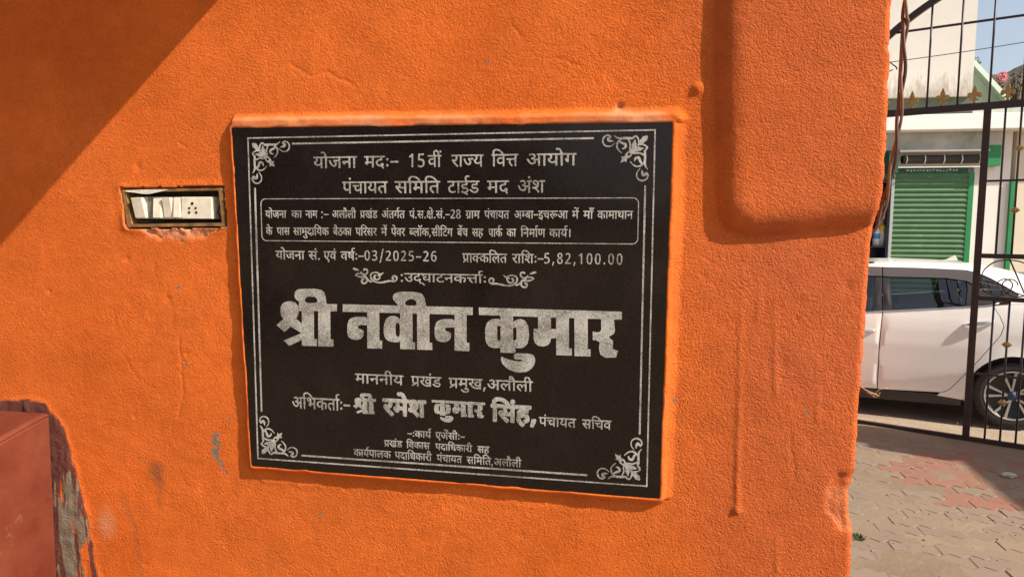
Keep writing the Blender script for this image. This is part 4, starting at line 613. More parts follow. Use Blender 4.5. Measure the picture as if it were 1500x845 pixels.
7,-11,9,0,3,9,10,18,-11,9,-1,8,2,6,6,2,8,-1,18,-11,22,-42,53,0,14,5,3,70,0,3,-3,0,-4,0,-8,-3,-4,-51,-1,39,-51,8,-18,2,-11,-2,-21,-7,-11,-15,-10,20,2203,1588,-14,7,-8,9,-5,
9,-5,20,-1,36,4,32,9,18,11,11,8,3,11,1,16,-6,8,-8,5,-10,7,-30,0,-35,-5,-28,-9,-16,-8,-8,-8,-3,26,2314,1588,-18,7,-11,8,-2,5,10,10,18,-11,8,-1,9,3,7,10,0,19,-5,13,-8,13,-40,
51,-1,14,4,3,72,0,2,-7,0,-8,-2,-4,-52,-1,39,-52,7,-14,4,-16,-2,-17,-9,-14,-13,-9,25,2640,1588,-17,7,-12,8,-1,5,9,10,18,-11,8,-1,10,3,7,10,-1,19,-10,23,-43,54,0,14,3,3,72,0,
3,-7,0,-8,-3,-4,-52,-1,40,-52,8,-19,2,-12,-2,-16,-8,-14,-14,-9,31,2768,1588,-17,5,-15,13,-10,19,-5,26,0,30,5,26,6,11,8,8,7,5,10,3,18,-2,12,-10,9,-13,3,-18,0,-14,-3,-13,-6,
-10,-7,-6,-12,-5,-12,-1,-7,2,-13,9,5,-24,8,-16,11,-6,13,-2,11,2,3,-2,0,-12,-2,-3,30,2407,1590,-5,5,-3,62,8,7,19,-3,17,5,8,9,2,18,-5,14,-9,7,-20,2,-22,-7,-1,16,6,4,11,4,26,
0,14,-6,12,-14,6,-17,0,-19,-7,-16,-11,-12,-18,-5,-19,0,2,-31,3,-4,40,-1,2,-3,0,-12,-5,-3,16,1782,1606,12,3,5,8,5,18,1,21,-1,29,-4,17,-6,11,-10,3,-9,-2,-5,-5,-5,-13,-3,-23,1,
-33,3,-19,5,-10,16,2208,1606,11,3,7,10,4,16,1,24,-1,29,-4,16,-7,9,-9,3,-11,-4,-6,-8,-4,-21,-1,-21,1,-22,4,-21,6,-9,16,2759,1659,9,1,7,4,5,8,2,11,-2,18,-3,8,-7,5,-8,2,-8,-1,
-7,-5,-6,-13,-2,-11,0,-9,5,-10,7,-5,9,2506,1663,-3,2,0,5,0,8,3,3,67,1,4,-4,0,-13,-2,-2,26,157,3576,1559,-13,5,-12,12,-5,16,3,19,-2,2,-376,1,-2,3,0,11,13,4,0,41,3,16,5,10,
11,9,-22,17,-2,4,7,10,3,2,46,-37,2,1,1,32,4,2,11,-1,1,-106,25,-2,2,3,0,103,2,3,12,0,3,-5,0,-102,70,-2,3,1,1,2,0,51,-2,4,-13,10,-10,0,-9,-4,-4,-10,2,-12,5,-7,11,-3,16,0,
1,-13,-4,-3,-21,-1,-14,7,-10,13,-3,16,4,18,14,13,9,4,10,0,17,-8,1,28,3,3,11,0,2,-3,1,-48,11,-7,18,-1,6,20,11,12,8,3,12,1,18,-8,1,28,3,3,10,0,3,-5,1,-48,7,-8,9,-4,7,2,4,
10,-2,19,-7,16,13,10,5,-7,5,-14,3,-19,-2,-13,-5,-11,-11,-8,-14,-1,-12,6,-1,-32,61,-2,3,3,0,103,3,3,11,0,3,-5,0,-102,95,-2,2,3,-1,18,-12,4,-12,7,-9,-6,-10,-4,-16,2,-8,5,-7,
9,-3,20,3,11,7,13,27,29,10,-12,-26,-30,-4,-11,2,-13,4,-4,6,-2,12,4,3,3,-4,15,4,3,9,3,12,-22,8,-5,4,-1,1,67,3,3,11,0,3,-5,0,-102,77,-2,2,3,-1,23,-32,2,-14,6,-7,8,-4,8,-1,
17,3,11,7,12,20,20,9,-11,-20,-25,-3,-13,2,-10,7,-5,8,-1,25,0,1,61,3,3,11,0,3,-5,0,-102,16,-3,0,-15,-138,-1,-20,-28,-21,-18,-18,-6,9,3578,1577,22,2,16,8,12,11,10,14,-70,1,-4,
-9,0,-14,4,-8,8,3199,1632,36,0,0,49,-11,10,-15,2,-4,-2,-4,-5,-2,-10,21,3387,1632,83,-1,1,55,-12,11,-13,1,-8,-4,-4,-11,1,-11,5,-7,11,-3,16,0,2,-13,-2,-2,-13,-3,-13,2,-12,6,-12,
15,-3,-3,-13,-1,-12,5,-2,-3,71,4026,1560,-16,6,-12,13,-4,16,3,18,-134,1,-1,11,2,5,40,0,4,6,0,16,-4,8,-5,5,-3,1,-11,-7,-8,0,-5,5,-3,9,6,13,24,30,21,20,7,4,10,-11,-26,-25,
-14,-16,17,-11,9,-13,4,-16,-2,-16,27,-1,2,105,3,3,12,0,3,-5,0,-102,28,-1,1,105,4,3,11,0,3,-5,0,-102,16,-2,3,-3,0,-10,-3,-3,-18,-2,-4,-11,0,-9,4,-8,9,-6,13,-2,14,3,21,10,11,
10,14,18,10,2,0,8,3,3,14,2,0,104,4,3,11,0,3,-5,0,-102,18,-3,1,-13,-4,-3,-44,0,-20,-27,-21,-17,-23,-8,39,4063,1612,-10,5,-7,8,-2,10,2,11,14,14,9,4,11,1,2,-3,2,-11,-18,-6,-5,
-9,3,-8,13,0,5,4,5,9,0,21,-6,11,-9,7,-5,0,-11,-6,-11,2,-5,7,0,8,3,5,7,5,19,2,27,34,3,1,10,-7,1,-3,-27,-34,12,-11,8,-15,3,-17,-2,-13,-6,-13,-8,-8,-11,-5,8,4181,1638,-8,8,
-1,10,6,8,8,2,9,-7,2,-10,-6,-9,9,4218,1668,-3,3,-1,5,0,8,4,3,72,0,5,-3,0,-12,-4,-4,9,4183,1700,-9,7,-2,9,6,10,8,2,8,-5,3,-10,-1,-5,-5,-6,28,4510,1593,-16,8,-7,8,-4,8,1,
23,4,9,11,15,-17,19,-3,13,0,11,4,16,11,12,9,4,18,2,11,-3,8,-5,7,-8,5,-12,1,-16,-2,-9,-6,-11,-14,-15,15,-17,3,-10,0,-13,-4,-13,-10,-11,-13,-5,26,4618,1593,-16,6,-11,10,-1,4,9,
10,16,-11,8,-1,10,3,6,11,0,16,-9,24,-41,56,-1,15,5,3,65,0,4,-3,0,-11,-2,-4,-46,-1,-3,-2,38,-54,6,-16,2,-11,-2,-20,-6,-12,-15,-10,19,4905,1593,-8,3,-8,6,-10,19,-5,30,0,32,4,
27,9,18,11,10,16,3,15,-6,8,-9,5,-9,6,-29,1,-34,-5,-30,-8,-18,-8,-8,-7,-4,18,5015,1593,-14,8,-7,7,-5,11,-5,27,-1,32,5,29,9,21,14,11,14,2,9,-3,8,-5,10,-16,7,-34,0,-32,-5,-27,
-9,-19,-14,-10,18,5190,1593,-8,3,-8,7,-10,18,-5,27,0,37,4,25,10,19,13,10,15,2,6,-2,10,-6,11,-20,5,-28,0,-36,-5,-27,-8,-17,-13,-10,19,5300,1593,-8,3,-8,6,-10,19,-5,28,0,34,5,
27,8,18,13,11,15,2,14,-6,8,-9,5,-9,6,-29,1,-32,-5,-32,-8,-18,-8,-8,-7,-4,31,4316,1595,-4,3,-4,64,8,7,19,-2,16,5,7,11,1,18,-5,14,-11,7,-17,0,-18,-7,-2,3,0,13,5,5,10,4,25,0,
13,-6,12,-13,6,-19,0,-17,-5,-16,-11,-13,-13,-6,-23,-1,3,-33,2,-2,37,-1,2,-4,0,-11,-5,-3,11,4802,1595,-32,30,8,13,19,-16,0,114,4,3,8,0,3,-1,2,-4,0,-134,-3,-5,11,4511,1611,15,2,
3,3,3,8,0,9,-3,10,-13,11,-12,-9,-4,-12,2,-15,3,-4,16,4910,1611,10,3,6,10,5,21,0,22,0,22,-5,21,-5,9,-10,4,-9,-3,-6,-8,-4,-21,-1,-19,1,-29,3,-18,6,-11,16,5020,1611,11,3,5,9,
4,15,2,23,-1,24,-5,25,-6,10,-8,3,-8,-2,-6,-6,-5,-14,-2,-21,1,-35,3,-20,6,-11,14,5195,1611,11,3,5,8,5,34,0,30,-4,21,-6,13,-10,3,-9,-3,-6,-8,-5,-34,0,-25,4,-26,6,-13,15,5305,
1611,11,3,5,8,5,32,0,27,-3,24,-7,14,-10,4,-9,-3,-6,-8,-3,-13,-2,-24,0,-27,4,-23,6,-11,12,4512,1673,4,0,13,10,7,14,0,10,-4,10,-6,5,-8,1,-15,-3,-7,-13,0,-11,3,-10,9,4423,1713,
-3,4,-7,43,1,3,3,2,6,0,4,-4,13,-43,-4,-5,8,4710,1713,-4,4,-8,44,4,4,8,0,2,-4,13,-41,-3,-6,9,5105,1713,-7,7,-1,9,5,10,8,3,8,-6,2,-13,-2,-5,-5,-5,6,264,3422,1850,-18,5,-10,
11,-2,13,8,21,-2,1,-1067,0,-5,3,-1,10,2,3,4,1,80,0,8,6,4,9,-4,10,-10,5,-19,3,-2,3,1,10,2,2,16,0,14,12,3,6,1,10,-2,5,-4,3,-20,3,-15,-6,-15,-15,-18,-28,-12,2,-6,4,16,27,
18,20,18,10,21,3,13,-1,12,-4,12,-8,4,-9,2,-9,-3,-11,-18,-21,11,-10,5,-9,1,-12,-4,-9,86,-1,0,14,-33,6,-11,6,-8,7,-6,14,0,13,4,8,8,10,14,8,23,5,22,0,12,17,-1,6,3,12,20,0,
13,4,12,7,20,17,12,-8,-2,-4,-26,-23,-13,-6,-15,-4,-15,-20,9,-10,2,-5,-2,-8,-6,-7,-15,-3,-9,2,-7,5,-1,11,-4,1,-22,-4,-8,-5,-5,-6,0,-13,3,-6,5,-4,16,-5,31,-1,3,-1,1,-28,2,-2,
40,1,-1,11,4,8,15,14,-6,8,-2,8,1,10,5,8,13,10,14,3,24,0,23,-6,1,27,2,2,5,0,12,0,3,-2,1,-102,38,1,0,99,3,4,3,0,13,0,4,-2,1,-102,86,1,0,19,-27,6,-16,8,-11,13,-4,15,5,17,
14,15,19,8,22,2,22,-2,23,-6,2,-4,-5,-11,-4,-2,-30,8,-27,-3,-10,-4,-5,-6,-3,-8,0,-8,5,-9,11,-7,16,-3,25,-1,2,-4,0,-34,119,0,2,6,0,22,-2,3,-72,1,-8,6,-1,8,4,8,8,8,8,5,8,2,
8,-2,4,-4,4,-15,38,1,1,53,3,2,12,0,5,0,2,-4,1,-99,104,-1,3,2,0,48,-3,5,-16,8,-14,3,-14,-4,-7,-7,-2,-6,2,-8,7,-7,12,-4,26,2,3,-2,0,-13,-16,-4,-24,2,-17,7,-12,12,-3,10,0,
10,3,8,6,8,9,6,9,4,26,1,24,-7,1,28,2,2,13,0,5,0,2,-2,0,-47,9,-8,16,-5,8,1,6,4,2,10,-1,9,-11,21,15,9,4,-1,8,-11,5,-10,3,-14,-1,-11,-4,-8,-13,-12,-11,-3,-12,0,-11,2,-11,
5,0,-33,190,0,3,2,-1,23,-107,1,-5,2,0,11,3,3,33,0,-5,15,5,16,15,16,23,17,13,-11,-28,-24,-5,-11,3,-11,5,-4,10,-2,40,-1,2,60,3,2,16,0,3,-4,0,-99,37,-1,2,2,0,100,4,2,16,0,
3,-4,0,-98,2,-2,21,-1,2,-3,0,-10,-4,-3,-29,-1,-8,-13,0,-11,3,-7,9,-3,11,0,13,3,6,-13,-3,-3,-7,-2,9,2287,1915,-10,7,-1,5,0,8,10,8,14,-1,7,-7,0,-11,-7,-7,17,2618,1919,65,-1,
0,54,-12,7,-16,4,-14,0,-13,-5,-2,-8,2,-8,10,-4,17,-2,3,-4,1,-9,-4,-3,-24,1,-11,-4,-5,-7,8,3481,1925,-10,7,-3,8,8,10,13,1,9,-7,2,-8,-8,-9,9,3478,1986,-9,8,0,10,6,5,6,3,11,
-2,8,-8,-1,-9,-10,-8,11,2286,1997,-5,2,-5,6,0,8,1,5,10,7,13,-2,7,-7,2,-6,-2,-6,-8,-7,15,111,2055,3298,-18,7,-13,14,-2,15,0,9,6,15,-2,2,-454,0,-3,7,0,8,3,4,27,0,3,3,0,45,
-17,4,-5,7,1,6,5,9,9,9,9,5,8,2,5,-1,6,-5,5,-16,51,0,1,53,4,4,17,-1,3,-4,1,-119,41,-1,1,121,4,4,18,-1,2,-4,1,-119,117,-1,2,6,0,29,-2,3,-79,1,-8,6,-1,9,4,10,7,8,11,8,
10,2,8,-2,4,-5,4,-18,40,0,2,64,2,3,18,1,3,-2,1,-3,1,-120,117,0,2,6,0,29,-2,3,-77,0,-10,7,-1,9,4,10,10,10,8,6,8,2,8,-2,6,-5,3,-18,41,0,2,64,2,3,18,1,4,-5,0,-119,39,-1,
3,3,0,118,4,4,17,0,4,-5,0,-119,51,-1,3,2,5,9,2,11,-2,6,-8,7,-18,6,-3,3,4,16,6,12,15,14,20,7,12,2,16,-2,21,-7,2,36,3,3,18,-1,2,-4,1,-119,24,-1,2,-4,-1,-14,-177,-2,-16,
-35,-13,-16,-16,-8,10,2059,3318,12,0,13,6,10,18,5,17,-44,1,-3,-2,-6,-13,0,-13,4,-10,4,1626,3380,53,-1,1,48,-54,0,11,2205,3380,46,0,0,59,-18,12,-13,3,-18,-1,-11,-6,-8,-11,18,-12,
8,-12,1,-14,9,2692,3313,-8,7,-2,9,7,11,9,2,10,-8,1,-9,-6,-10,-6,-2,87,2417,3360,-4,3,0,14,15,2,2,2,0,46,4,19,8,13,14,10,-32,20,10,16,66,-43,2,2,0,37,4,3,13,0,3,-2,1,-120,
2,-3,58,0,3,2,3,17,-2,13,-4,8,-2,1,-11,-8,-12,1,-9,9,1,11,9,15,23,25,22,16,21,9,27,4,17,-2,15,-5,1,6,4,2,14,0,3,-2,1,-119,2,-3,101,0,3,2,-2,14,-31,1,-17,7,-8,10,-1,14,
7,15,17,16,23,-5,12,1,7,3,4,7,-1,11,-3,3,-8,4,-16,1,-11,-1,-21,-10,-21,-18,-12,10,-1,3,23,21,27,13,30,2,13,-3,9,-6,8,-8,4,-9,2,-10,-2,-10,-3,-7,-8,-8,-20,-8,-12,0,-18,3,-6,
-7,-2,-8,2,-5,6,-2,50,-2,1,-33,24,-3,1,-14,-2,-3,10,2453,3379,48,1,1,57,-9,8,-11,5,-9,1,-10,-1,-7,-5,-3,-7,-1,-14,33,2608,3379,76,0,1,56,-2,5,-14,7,-12,0,-11,-4,-5,-8,1,-11,
5,-8,10,-4,22,0,2,-14,-7,-4,-22,0,-16,6,-13,14,-3,16,4,18,12,12,9,5,10,1,13,0,16,-5,0,13,-23,8,-30,-2,-19,-8,-28,-23,-2,-4,18,-15,8,-14,2,-18,187,3841,3298,-8,2,-4,3,6,15,
17,-1,11,1,9,6,6,11,-18,-8,-13,-2,-11,2,-12,5,5,15,4,2,14,-4,16,1,13,7,4,6,-237,1,-3,4,1,13,17,3,0,37,-3,2,-30,2,-11,-2,-1,-2,12,-13,3,-16,-6,-16,-11,-10,-10,-3,-19,-2,-18,
4,-13,5,0,6,4,9,3,3,17,-6,18,-1,10,4,3,7,-1,8,-4,6,-11,4,-11,1,-3,4,2,14,15,1,13,13,2,16,-2,5,-5,3,-16,2,-16,-7,-11,-12,-19,-31,-13,3,-5,4,15,29,11,13,14,12,21,8,16,1,9,
-2,12,-6,9,-10,3,-13,-1,-13,27,-2,1,61,4,4,16,0,3,-5,2,-120,137,0,3,3,0,21,-19,4,-16,9,-19,-9,-14,-3,-15,1,-13,5,-8,7,-6,10,-2,9,0,11,6,15,10,13,29,25,8,5,13,-13,-27,-23,
-11,-12,-6,-14,4,-13,5,-4,8,-2,9,0,10,4,5,3,-6,18,19,7,3,-2,7,-16,6,-8,9,-5,10,-2,1,77,4,4,16,0,3,-5,0,-119,38,-1,3,3,0,118,4,4,16,-1,2,-4,1,-119,139,-1,2,3,0,21,-20,4,
-14,9,-19,-9,-15,-3,-14,1,-13,5,-9,7,-6,10,-2,9,0,11,4,11,11,15,37,32,14,-13,-27,-22,-11,-13,-5,-13,0,-8,3,-6,7,-5,8,-1,10,1,9,4,3,4,-6,16,19,7,11,-20,6,-6,9,-6,9,-1,1,77,
4,4,16,-1,3,-4,0,-119,37,-1,4,3,0,118,4,4,15,0,3,-2,1,-122,23,-2,2,-3,0,-12,-4,-3,-24,-1,-14,-35,-7,-11,-9,-8,-11,-5,-16,-2,-15,2,-11,7,-8,9,-4,11,0,16,4,17,-134,0,-3,-2,
-13,-32,-15,-19,-14,-8,10,4074,3318,12,0,11,5,10,17,5,19,-41,1,-3,-2,-5,-13,0,-14,4,-9,89,2967,3360,-2,4,1,13,18,3,0,47,4,19,11,15,14,7,-35,21,0,3,10,13,3,0,69,-43,2,1,1,39,
4,2,16,-1,2,-4,0,-119,47,-1,2,3,0,45,-15,3,-5,5,-1,8,5,8,14,14,11,4,7,-2,5,-4,3,-16,49,0,0,50,-16,6,-2,4,7,13,16,-3,13,0,8,4,3,6,-1,8,-4,5,-8,3,-11,1,-17,-2,-13,-5,-27,
-23,-15,9,0,3,15,16,17,12,18,7,19,3,14,-1,16,-5,12,-9,6,-14,0,-9,-5,-13,-6,-7,-15,-9,0,-118,68,1,3,18,-1,11,-4,9,-3,2,-13,-8,-11,0,-9,7,-2,9,3,10,9,11,20,20,16,14,22,11,
16,5,26,3,20,-3,15,-4,3,8,16,1,4,-2,0,-3,1,-119,22,-1,3,-5,0,-11,-4,-3,10,3007,3380,55,0,0,56,-2,3,-13,8,-11,4,-16,-1,-8,-5,-3,-7,-2,-13,4,3157,3380,50,0,0,47,-49,0,38,3322,
3380,84,-1,1,57,-3,4,-13,6,-14,2,-14,-5,-4,-8,1,-13,7,-7,15,-3,16,2,2,-2,2,-14,-7,-4,-24,0,-16,5,-14,12,-5,11,0,8,1,9,5,10,13,12,20,5,15,-1,16,-4,0,13,-24,8,-16,0,-19,-2,
-15,-5,-14,-8,-23,-20,0,-3,10,-6,11,-10,5,-9,4,-21,7,3473,3474,-13,55,3,3,13,0,3,-2,20,-51,-4,-5,4,249,796,3675,-18,6,-11,10,-6,10,-5,22,4,26,-66,0,-4,3,0,19,15,2,1,1,-1,47,
-26,3,-11,-1,-2,-2,0,-4,10,-16,3,-16,-5,-18,-5,-9,-8,-6,-11,-4,-14,-1,-14,3,-15,8,3,16,4,4,16,-7,12,-2,11,4,4,8,0,11,-3,8,-8,5,-13,2,-3,4,2,18,14,0,12,16,2,19,-2,8,-4,4,
-8,2,-10,-1,-11,-7,-12,-17,-15,-36,-5,0,-13,7,6,19,15,29,15,17,11,8,19,4,19,-5,10,-10,4,-9,2,-12,-1,-17,25,-3,1,75,4,3,16,-1,2,-4,0,-144,2,-2,32,0,2,4,1,144,4,3,13,0,3,-1,
1,-148,2,-2,19,-1,2,-18,-3,-3,-23,-1,-5,-13,0,-16,3,-10,6,-6,9,-5,13,-2,22,5,19,11,15,15,17,24,10,4,1,13,2,3,26,1,1,56,-3,3,-38,0,-1,-43,-3,-15,-7,-14,-12,-10,-17,-3,-15,4,
-10,10,-3,18,2,14,8,13,11,7,15,3,4,-3,1,-16,-2,-3,-18,-5,-3,-7,0,-6,3,-7,8,-1,8,2,5,6,4,17,0,37,-15,5,-4,5,-1,6,6,18,13,15,10,3,7,-4,4,-6,2,-17,40,1,1,62,2,5,16,0,3,
-3,0,-144,0,-3,3,-1,96,1,1,75,-5,8,-16,11,-13,1,-11,-6,-6,-11,0,-18,7,-11,11,-5,24,1,4,-2,1,-18,-5,-3,-9,-2,-23,2,-11,5,-7,6,-11,16,-3,24,3,16,5,10,8,10,10,6,11,3,15,-1,
20,-11,1,41,3,3,3,0,13,0,2,-3,1,-67,10,-15,7,-4,8,-1,7,3,3,5,2,10,0,16,-5,18,-6,14,14,12,4,-1,6,-11,8,-32,-2,-29,-4,-11,-9,-10,-10,-5,-11,-1,-11,3,-11,6,1,-47,153,0,1,37,
-34,1,-20,4,-17,14,-7,17,-1,18,7,20,13,20,21,22,12,-16,-17,-19,-11,-16,-4,-18,3,-14,5,-5,10,-4,40,0,1,86,2,3,16,0,3,-5,0,-144,2,-2,33,1,2,147,3,3,13,0,4,-2,1,-147,2,-2,20,
-1,1,-18,-4,-4,-26,0,-6,-15,-3,-17,3,-13,5,-6,13,-1,11,4,3,-1,5,-17,-6,-5,-15,-4,-11,1,-13,5,-10,9,-5,12,-1,16,8,30,-1,2,-364,0,-3,0,-17,-28,-11,-12,-25,-22,-16,-8,-11,-3,10,
1346,3784,-10,9,-1,13,7,12,9,3,5,-2,6,-6,3,-13,-7,-13,-5,-3,9,1390,3826,-3,3,0,4,0,15,3,4,89,0,5,-3,0,-19,-3,-4,10,1345,3871,-9,9,-1,14,3,7,5,5,10,2,9,-9,2,-14,-3,-7,-6,
-6,7,8,4332,3810,-8,7,0,9,7,8,8,1,6,-6,2,-10,-7,-8,103,4251,3850,-2,3,0,12,13,2,2,2,1,48,5,14,8,10,13,6,19,0,14,-6,2,32,5,4,11,-1,3,-3,0,-104,5,-2,99,1,0,54,-3,5,-11,7,
-13,2,-10,-2,-4,-5,-3,-9,2,-8,5,-5,8,-3,13,-1,3,-2,2,-11,-3,-4,-66,0,-2,2,-1,11,3,4,23,1,-5,13,1,13,5,9,10,9,11,4,11,1,24,-6,1,26,2,3,4,1,9,-1,3,-3,1,-106,28,0,2,2,1,
104,2,3,5,1,9,-1,3,-3,1,-105,38,0,5,11,0,12,-6,7,-16,8,2,11,5,12,13,14,15,7,17,0,19,-6,1,29,3,3,9,1,5,-1,2,-5,1,-104,89,0,1,27,-31,0,-22,7,-8,7,-5,7,-2,16,3,12,7,11,
22,22,4,2,10,-11,-23,-25,-4,-11,2,-12,7,-5,8,-2,32,0,1,61,4,4,12,-1,3,-5,0,-102,2,-2,15,0,3,-4,0,-10,-5,-3,10,4284,3867,39,0,3,2,-1,50,-7,6,-10,4,-11,1,-8,-3,-3,-4,-4,-20,
13,4580,3867,31,0,2,2,-1,51,-8,7,-9,5,-10,1,-13,-3,-4,-4,-6,-9,14,-10,5,-9,2,-15,106,5009,3797,-16,6,-12,13,-3,16,2,18,-132,0,-4,3,0,11,2,3,35,2,3,17,-4,15,-2,2,-11,-7,-8,1,
-7,7,0,10,17,27,35,36,3,0,9,-11,-27,-27,-10,-14,5,-3,24,5,28,-2,0,48,4,3,12,0,2,-5,0,-101,4,-3,26,2,0,102,1,4,5,1,10,0,2,-3,1,-105,97,1,0,54,-6,7,-10,5,-9,1,-10,-3,-5,
-5,-1,-8,2,-8,4,-5,23,-5,2,-12,-2,-4,-63,0,-3,4,0,9,3,4,21,1,-4,10,0,12,4,12,7,8,9,5,13,2,9,-1,16,-5,2,27,11,2,3,0,3,-3,1,-105,81,0,2,6,0,48,-2,3,-11,8,-13,3,-11,-2,
-6,-6,-1,-13,5,-11,7,-4,9,-1,16,1,3,-2,1,-10,-2,-4,-18,-3,-17,3,-16,12,-6,13,0,19,6,11,16,12,21,2,19,-6,1,27,7,2,9,-2,1,-105,18,-3,1,-12,-2,-3,-139,-1,-19,-24,-26,-21,-22,
-8,9,5012,3814,24,2,15,6,16,13,11,15,-77,0,-5,-10,0,-11,6,-10,6,4900,3869,36,-1,0,38,-18,4,-21,-3,4,-16,18,137,2225,3603,-16,5,-8,10,0,11,9,25,10,8,10,0,19,-5,14,5,12,18,6,
18,0,3,-288,0,-6,3,-6,8,-1,32,8,10,5,2,79,1,2,19,-4,11,-5,7,-2,1,-19,-10,-18,0,-11,2,-6,4,-10,11,-4,8,0,14,3,15,16,23,24,28,39,38,33,29,6,3,13,-2,23,-23,2,-12,-3,-6,-46,
-39,-23,-23,23,-16,13,-15,6,-9,5,-12,3,-14,0,-32,43,-1,2,3,0,50,-19,7,-8,8,-5,11,3,21,11,19,23,20,9,5,18,1,13,-5,8,-8,5,-9,1,-12,2,-2,49,0,1,79,2,5,10,7,35,0,5,-2,7,-10,
0,-187,27,-1,2,1,4,21,7,13,13,12,15,10,-24,1,-10,5,-9,9,-6,12,0,18,4,9,12,13,11,5,9,2,26,1,27,27,31,38,4,3,10,0,29,-20,3,-6,0,-8,-14,-21,-33,-38,22,-26,11,-24,4,-21,-2,
-35,17,-1,2,3,0,187,7,8,5,2,35,0,9,-5,3,-7,0,-187,27,-1,9,-8,2,-5,0,-29,-6,-10,-7,-3,-105,1,-9,7,-3,18,-1,0,-16,-15,-15,-8,-14,-5,-24,-1,-26,4,-9,5,-15,12,-3,-10,-8,-7,-30,
-1,-3,-1,-13,-36,-9,-19,-11,-16,-18,-16,-12,-6,-14,-4,8,2433,3752,8,-1,9,3,6,5,4,6,-10,1,-12,-4,-5,-5,4,2236,3757,52,0,0,53,-52,0,3,2431,3819,12,2,-5,3,126,3658,3603,-14,3,-16,
7,-13,8,-13,13,-8,14,-5,15,0,37,-14,4,-7,10,0,29,3,6,9,7,21,1,0,187,8,10,4,2,36,0,6,-4,5,-6,0,-187,3,-3,79,1,2,16,-2,16,-13,-4,-18,0,-11,2,-7,3,-8,9,-5,9,0,24,10,21,29,
35,43,45,32,27,12,-1,12,-11,13,-13,2,-13,-8,-10,-50,-45,-3,-6,37,4,41,-1,1,80,2,5,8,7,7,0,32,0,8,-7,2,-5,0,-185,3,-3,134,1,-45,1,-25,5,-15,7,-8,6,-8,10,-5,13,0,30,9,22,
-11,18,-3,13,0,29,3,12,8,18,9,13,40,39,16,12,13,2,25,-23,4,-6,0,-8,-4,-6,-38,-32,-13,-17,-4,-20,2,-8,7,-7,13,-5,16,-2,16,2,11,5,2,7,-1,6,-22,11,-6,10,0,9,9,21,6,8,5,3,13,
-1,21,-9,10,-6,14,-16,8,-20,1,-31,-9,-20,-13,-15,-19,-12,-16,-5,-32,-2,-29,3,-3,-5,3,-2,13,-1,78,0,7,-3,6,-10,1,-43,26,-1,8,-5,4,-7,0,-32,-7,-8,-6,-3,-280,0,-4,-2,-22,-28,-25,
-25,-20,-15,-20,-12,-24,-10,-28,-6,16,3869,3627,-11,7,-8,9,-4,12,1,17,6,12,15,11,9,2,16,-2,12,-8,8,-12,2,-6,0,-18,-6,-10,-11,-11,-9,-4,11,3678,3658,7,-1,31,5,13,5,17,8,27,21,
2,5,-122,0,-6,-16,3,-13,11,-10,6,3803,3757,48,0,-1,49,-27,4,-23,-2,3,-19,13,4156,3886,-7,4,-4,6,-17,85,1,14,6,6,5,2,30,0,10,-8,20,-46,12,-40,-2,-14,-9,-9,56,1701,3645,-41,6,
-12,9,-5,10,-2,19,4,8,26,25,-6,4,-1,29,-1,1,-3,-16,-6,-10,-14,-11,-12,-4,-26,-1,-19,5,-13,8,-9,13,-4,21,0,17,5,15,11,14,-40,32,0,3,43,35,39,-30,60,32,-102,43,29,27,74,-33,2,
3,-1,24,2,3,85,-1,1,-36,-16,-2,-2,-2,3,-141,2,-3,21,0,3,5,-4,179,86,-1,1,-36,-15,-2,-2,-3,2,-141,3,-2,35,-2,1,-36,-60,-1,-3,-32,-5,-19,-9,-13,-9,-6,-32,-6,11,1724,3687,22,-1,
16,3,8,9,2,15,-15,5,-38,1,-16,-3,-4,-8,2,-8,8,-9,5,1663,3764,18,0,-2,66,-32,-26,10,-16,93,2717,3689,0,36,119,2,-1,28,-6,-12,-26,-1,-16,3,-19,12,-8,10,-7,20,-2,27,4,37,4,11,
11,13,13,8,20,4,29,-2,5,-8,2,30,81,-1,2,-26,19,3,22,-5,17,-11,8,-12,6,-24,0,-32,-5,-27,-9,-17,-10,-9,-21,-6,-14,1,-23,10,-5,5,0,-27,2,-3,134,1,1,56,-21,1,-2,3,-1,41,7,25,
20,14,27,3,25,-8,13,-15,3,-17,28,-3,2,80,1,3,3,0,80,-2,-1,-32,-13,-1,-2,-2,-2,-142,2,-3,26,0,2,12,3,168,3,3,75,-1,8,-2,-1,-32,-14,-2,-1,-3,-2,-142,69,-1,2,3,1,48,-9,12,-18,
1,-18,-3,0,15,1,26,19,1,16,8,-2,32,9,28,26,13,53,-2,3,-2,10,-29,-5,-3,-23,-6,2,-39,-24,-19,26,-15,5,-12,1,-5,-6,-51,40,-2,-2,-36,6,3115,3727,24,0,3,2,1,51,-2,3,-26,-1,7,
2821,3777,14,-1,3,3,-1,70,-13,0,-5,-10,0,-52,8,2916,3782,6,0,4,9,0,44,-6,10,-11,1,-2,-58,2,-3,3,2908,3868,6,7,-5,0,29,2931,3908,-18,7,-1,17,10,6,37,2,2,3,-6,4,-52,-3,-31,-7,
-24,-9,-6,3,-1,12,4,12,8,12,13,10,17,12,16,6,29,7,19,1,31,-5,14,-5,21,-14,9,-12,6,-17,2,-13,-3,-13,-8,-8,-11,-6,-21,-3,12,86,2683,4108,-10,4,-8,9,-2,10,5,18,-1,1,-204,0,-3,
3,0,7,4,4,49,0,3,2,-2,42,-14,8,-8,0,-6,-3,-4,-12,4,-9,13,-4,11,1,4,-4,0,-6,-2,-3,-13,-2,-10,1,-11,6,-8,9,-3,15,3,11,7,8,11,5,11,1,16,-6,1,22,2,2,10,1,3,-4,1,-39,8,-7,
8,-1,5,4,2,11,-7,22,12,6,6,-11,3,-11,-1,-21,-8,-9,-7,-4,-11,0,-10,3,0,-23,53,-1,2,2,0,79,3,3,10,0,2,-3,1,-80,27,-1,6,7,-1,11,-3,5,-13,6,6,20,10,10,11,5,14,0,13,-5,1,23,
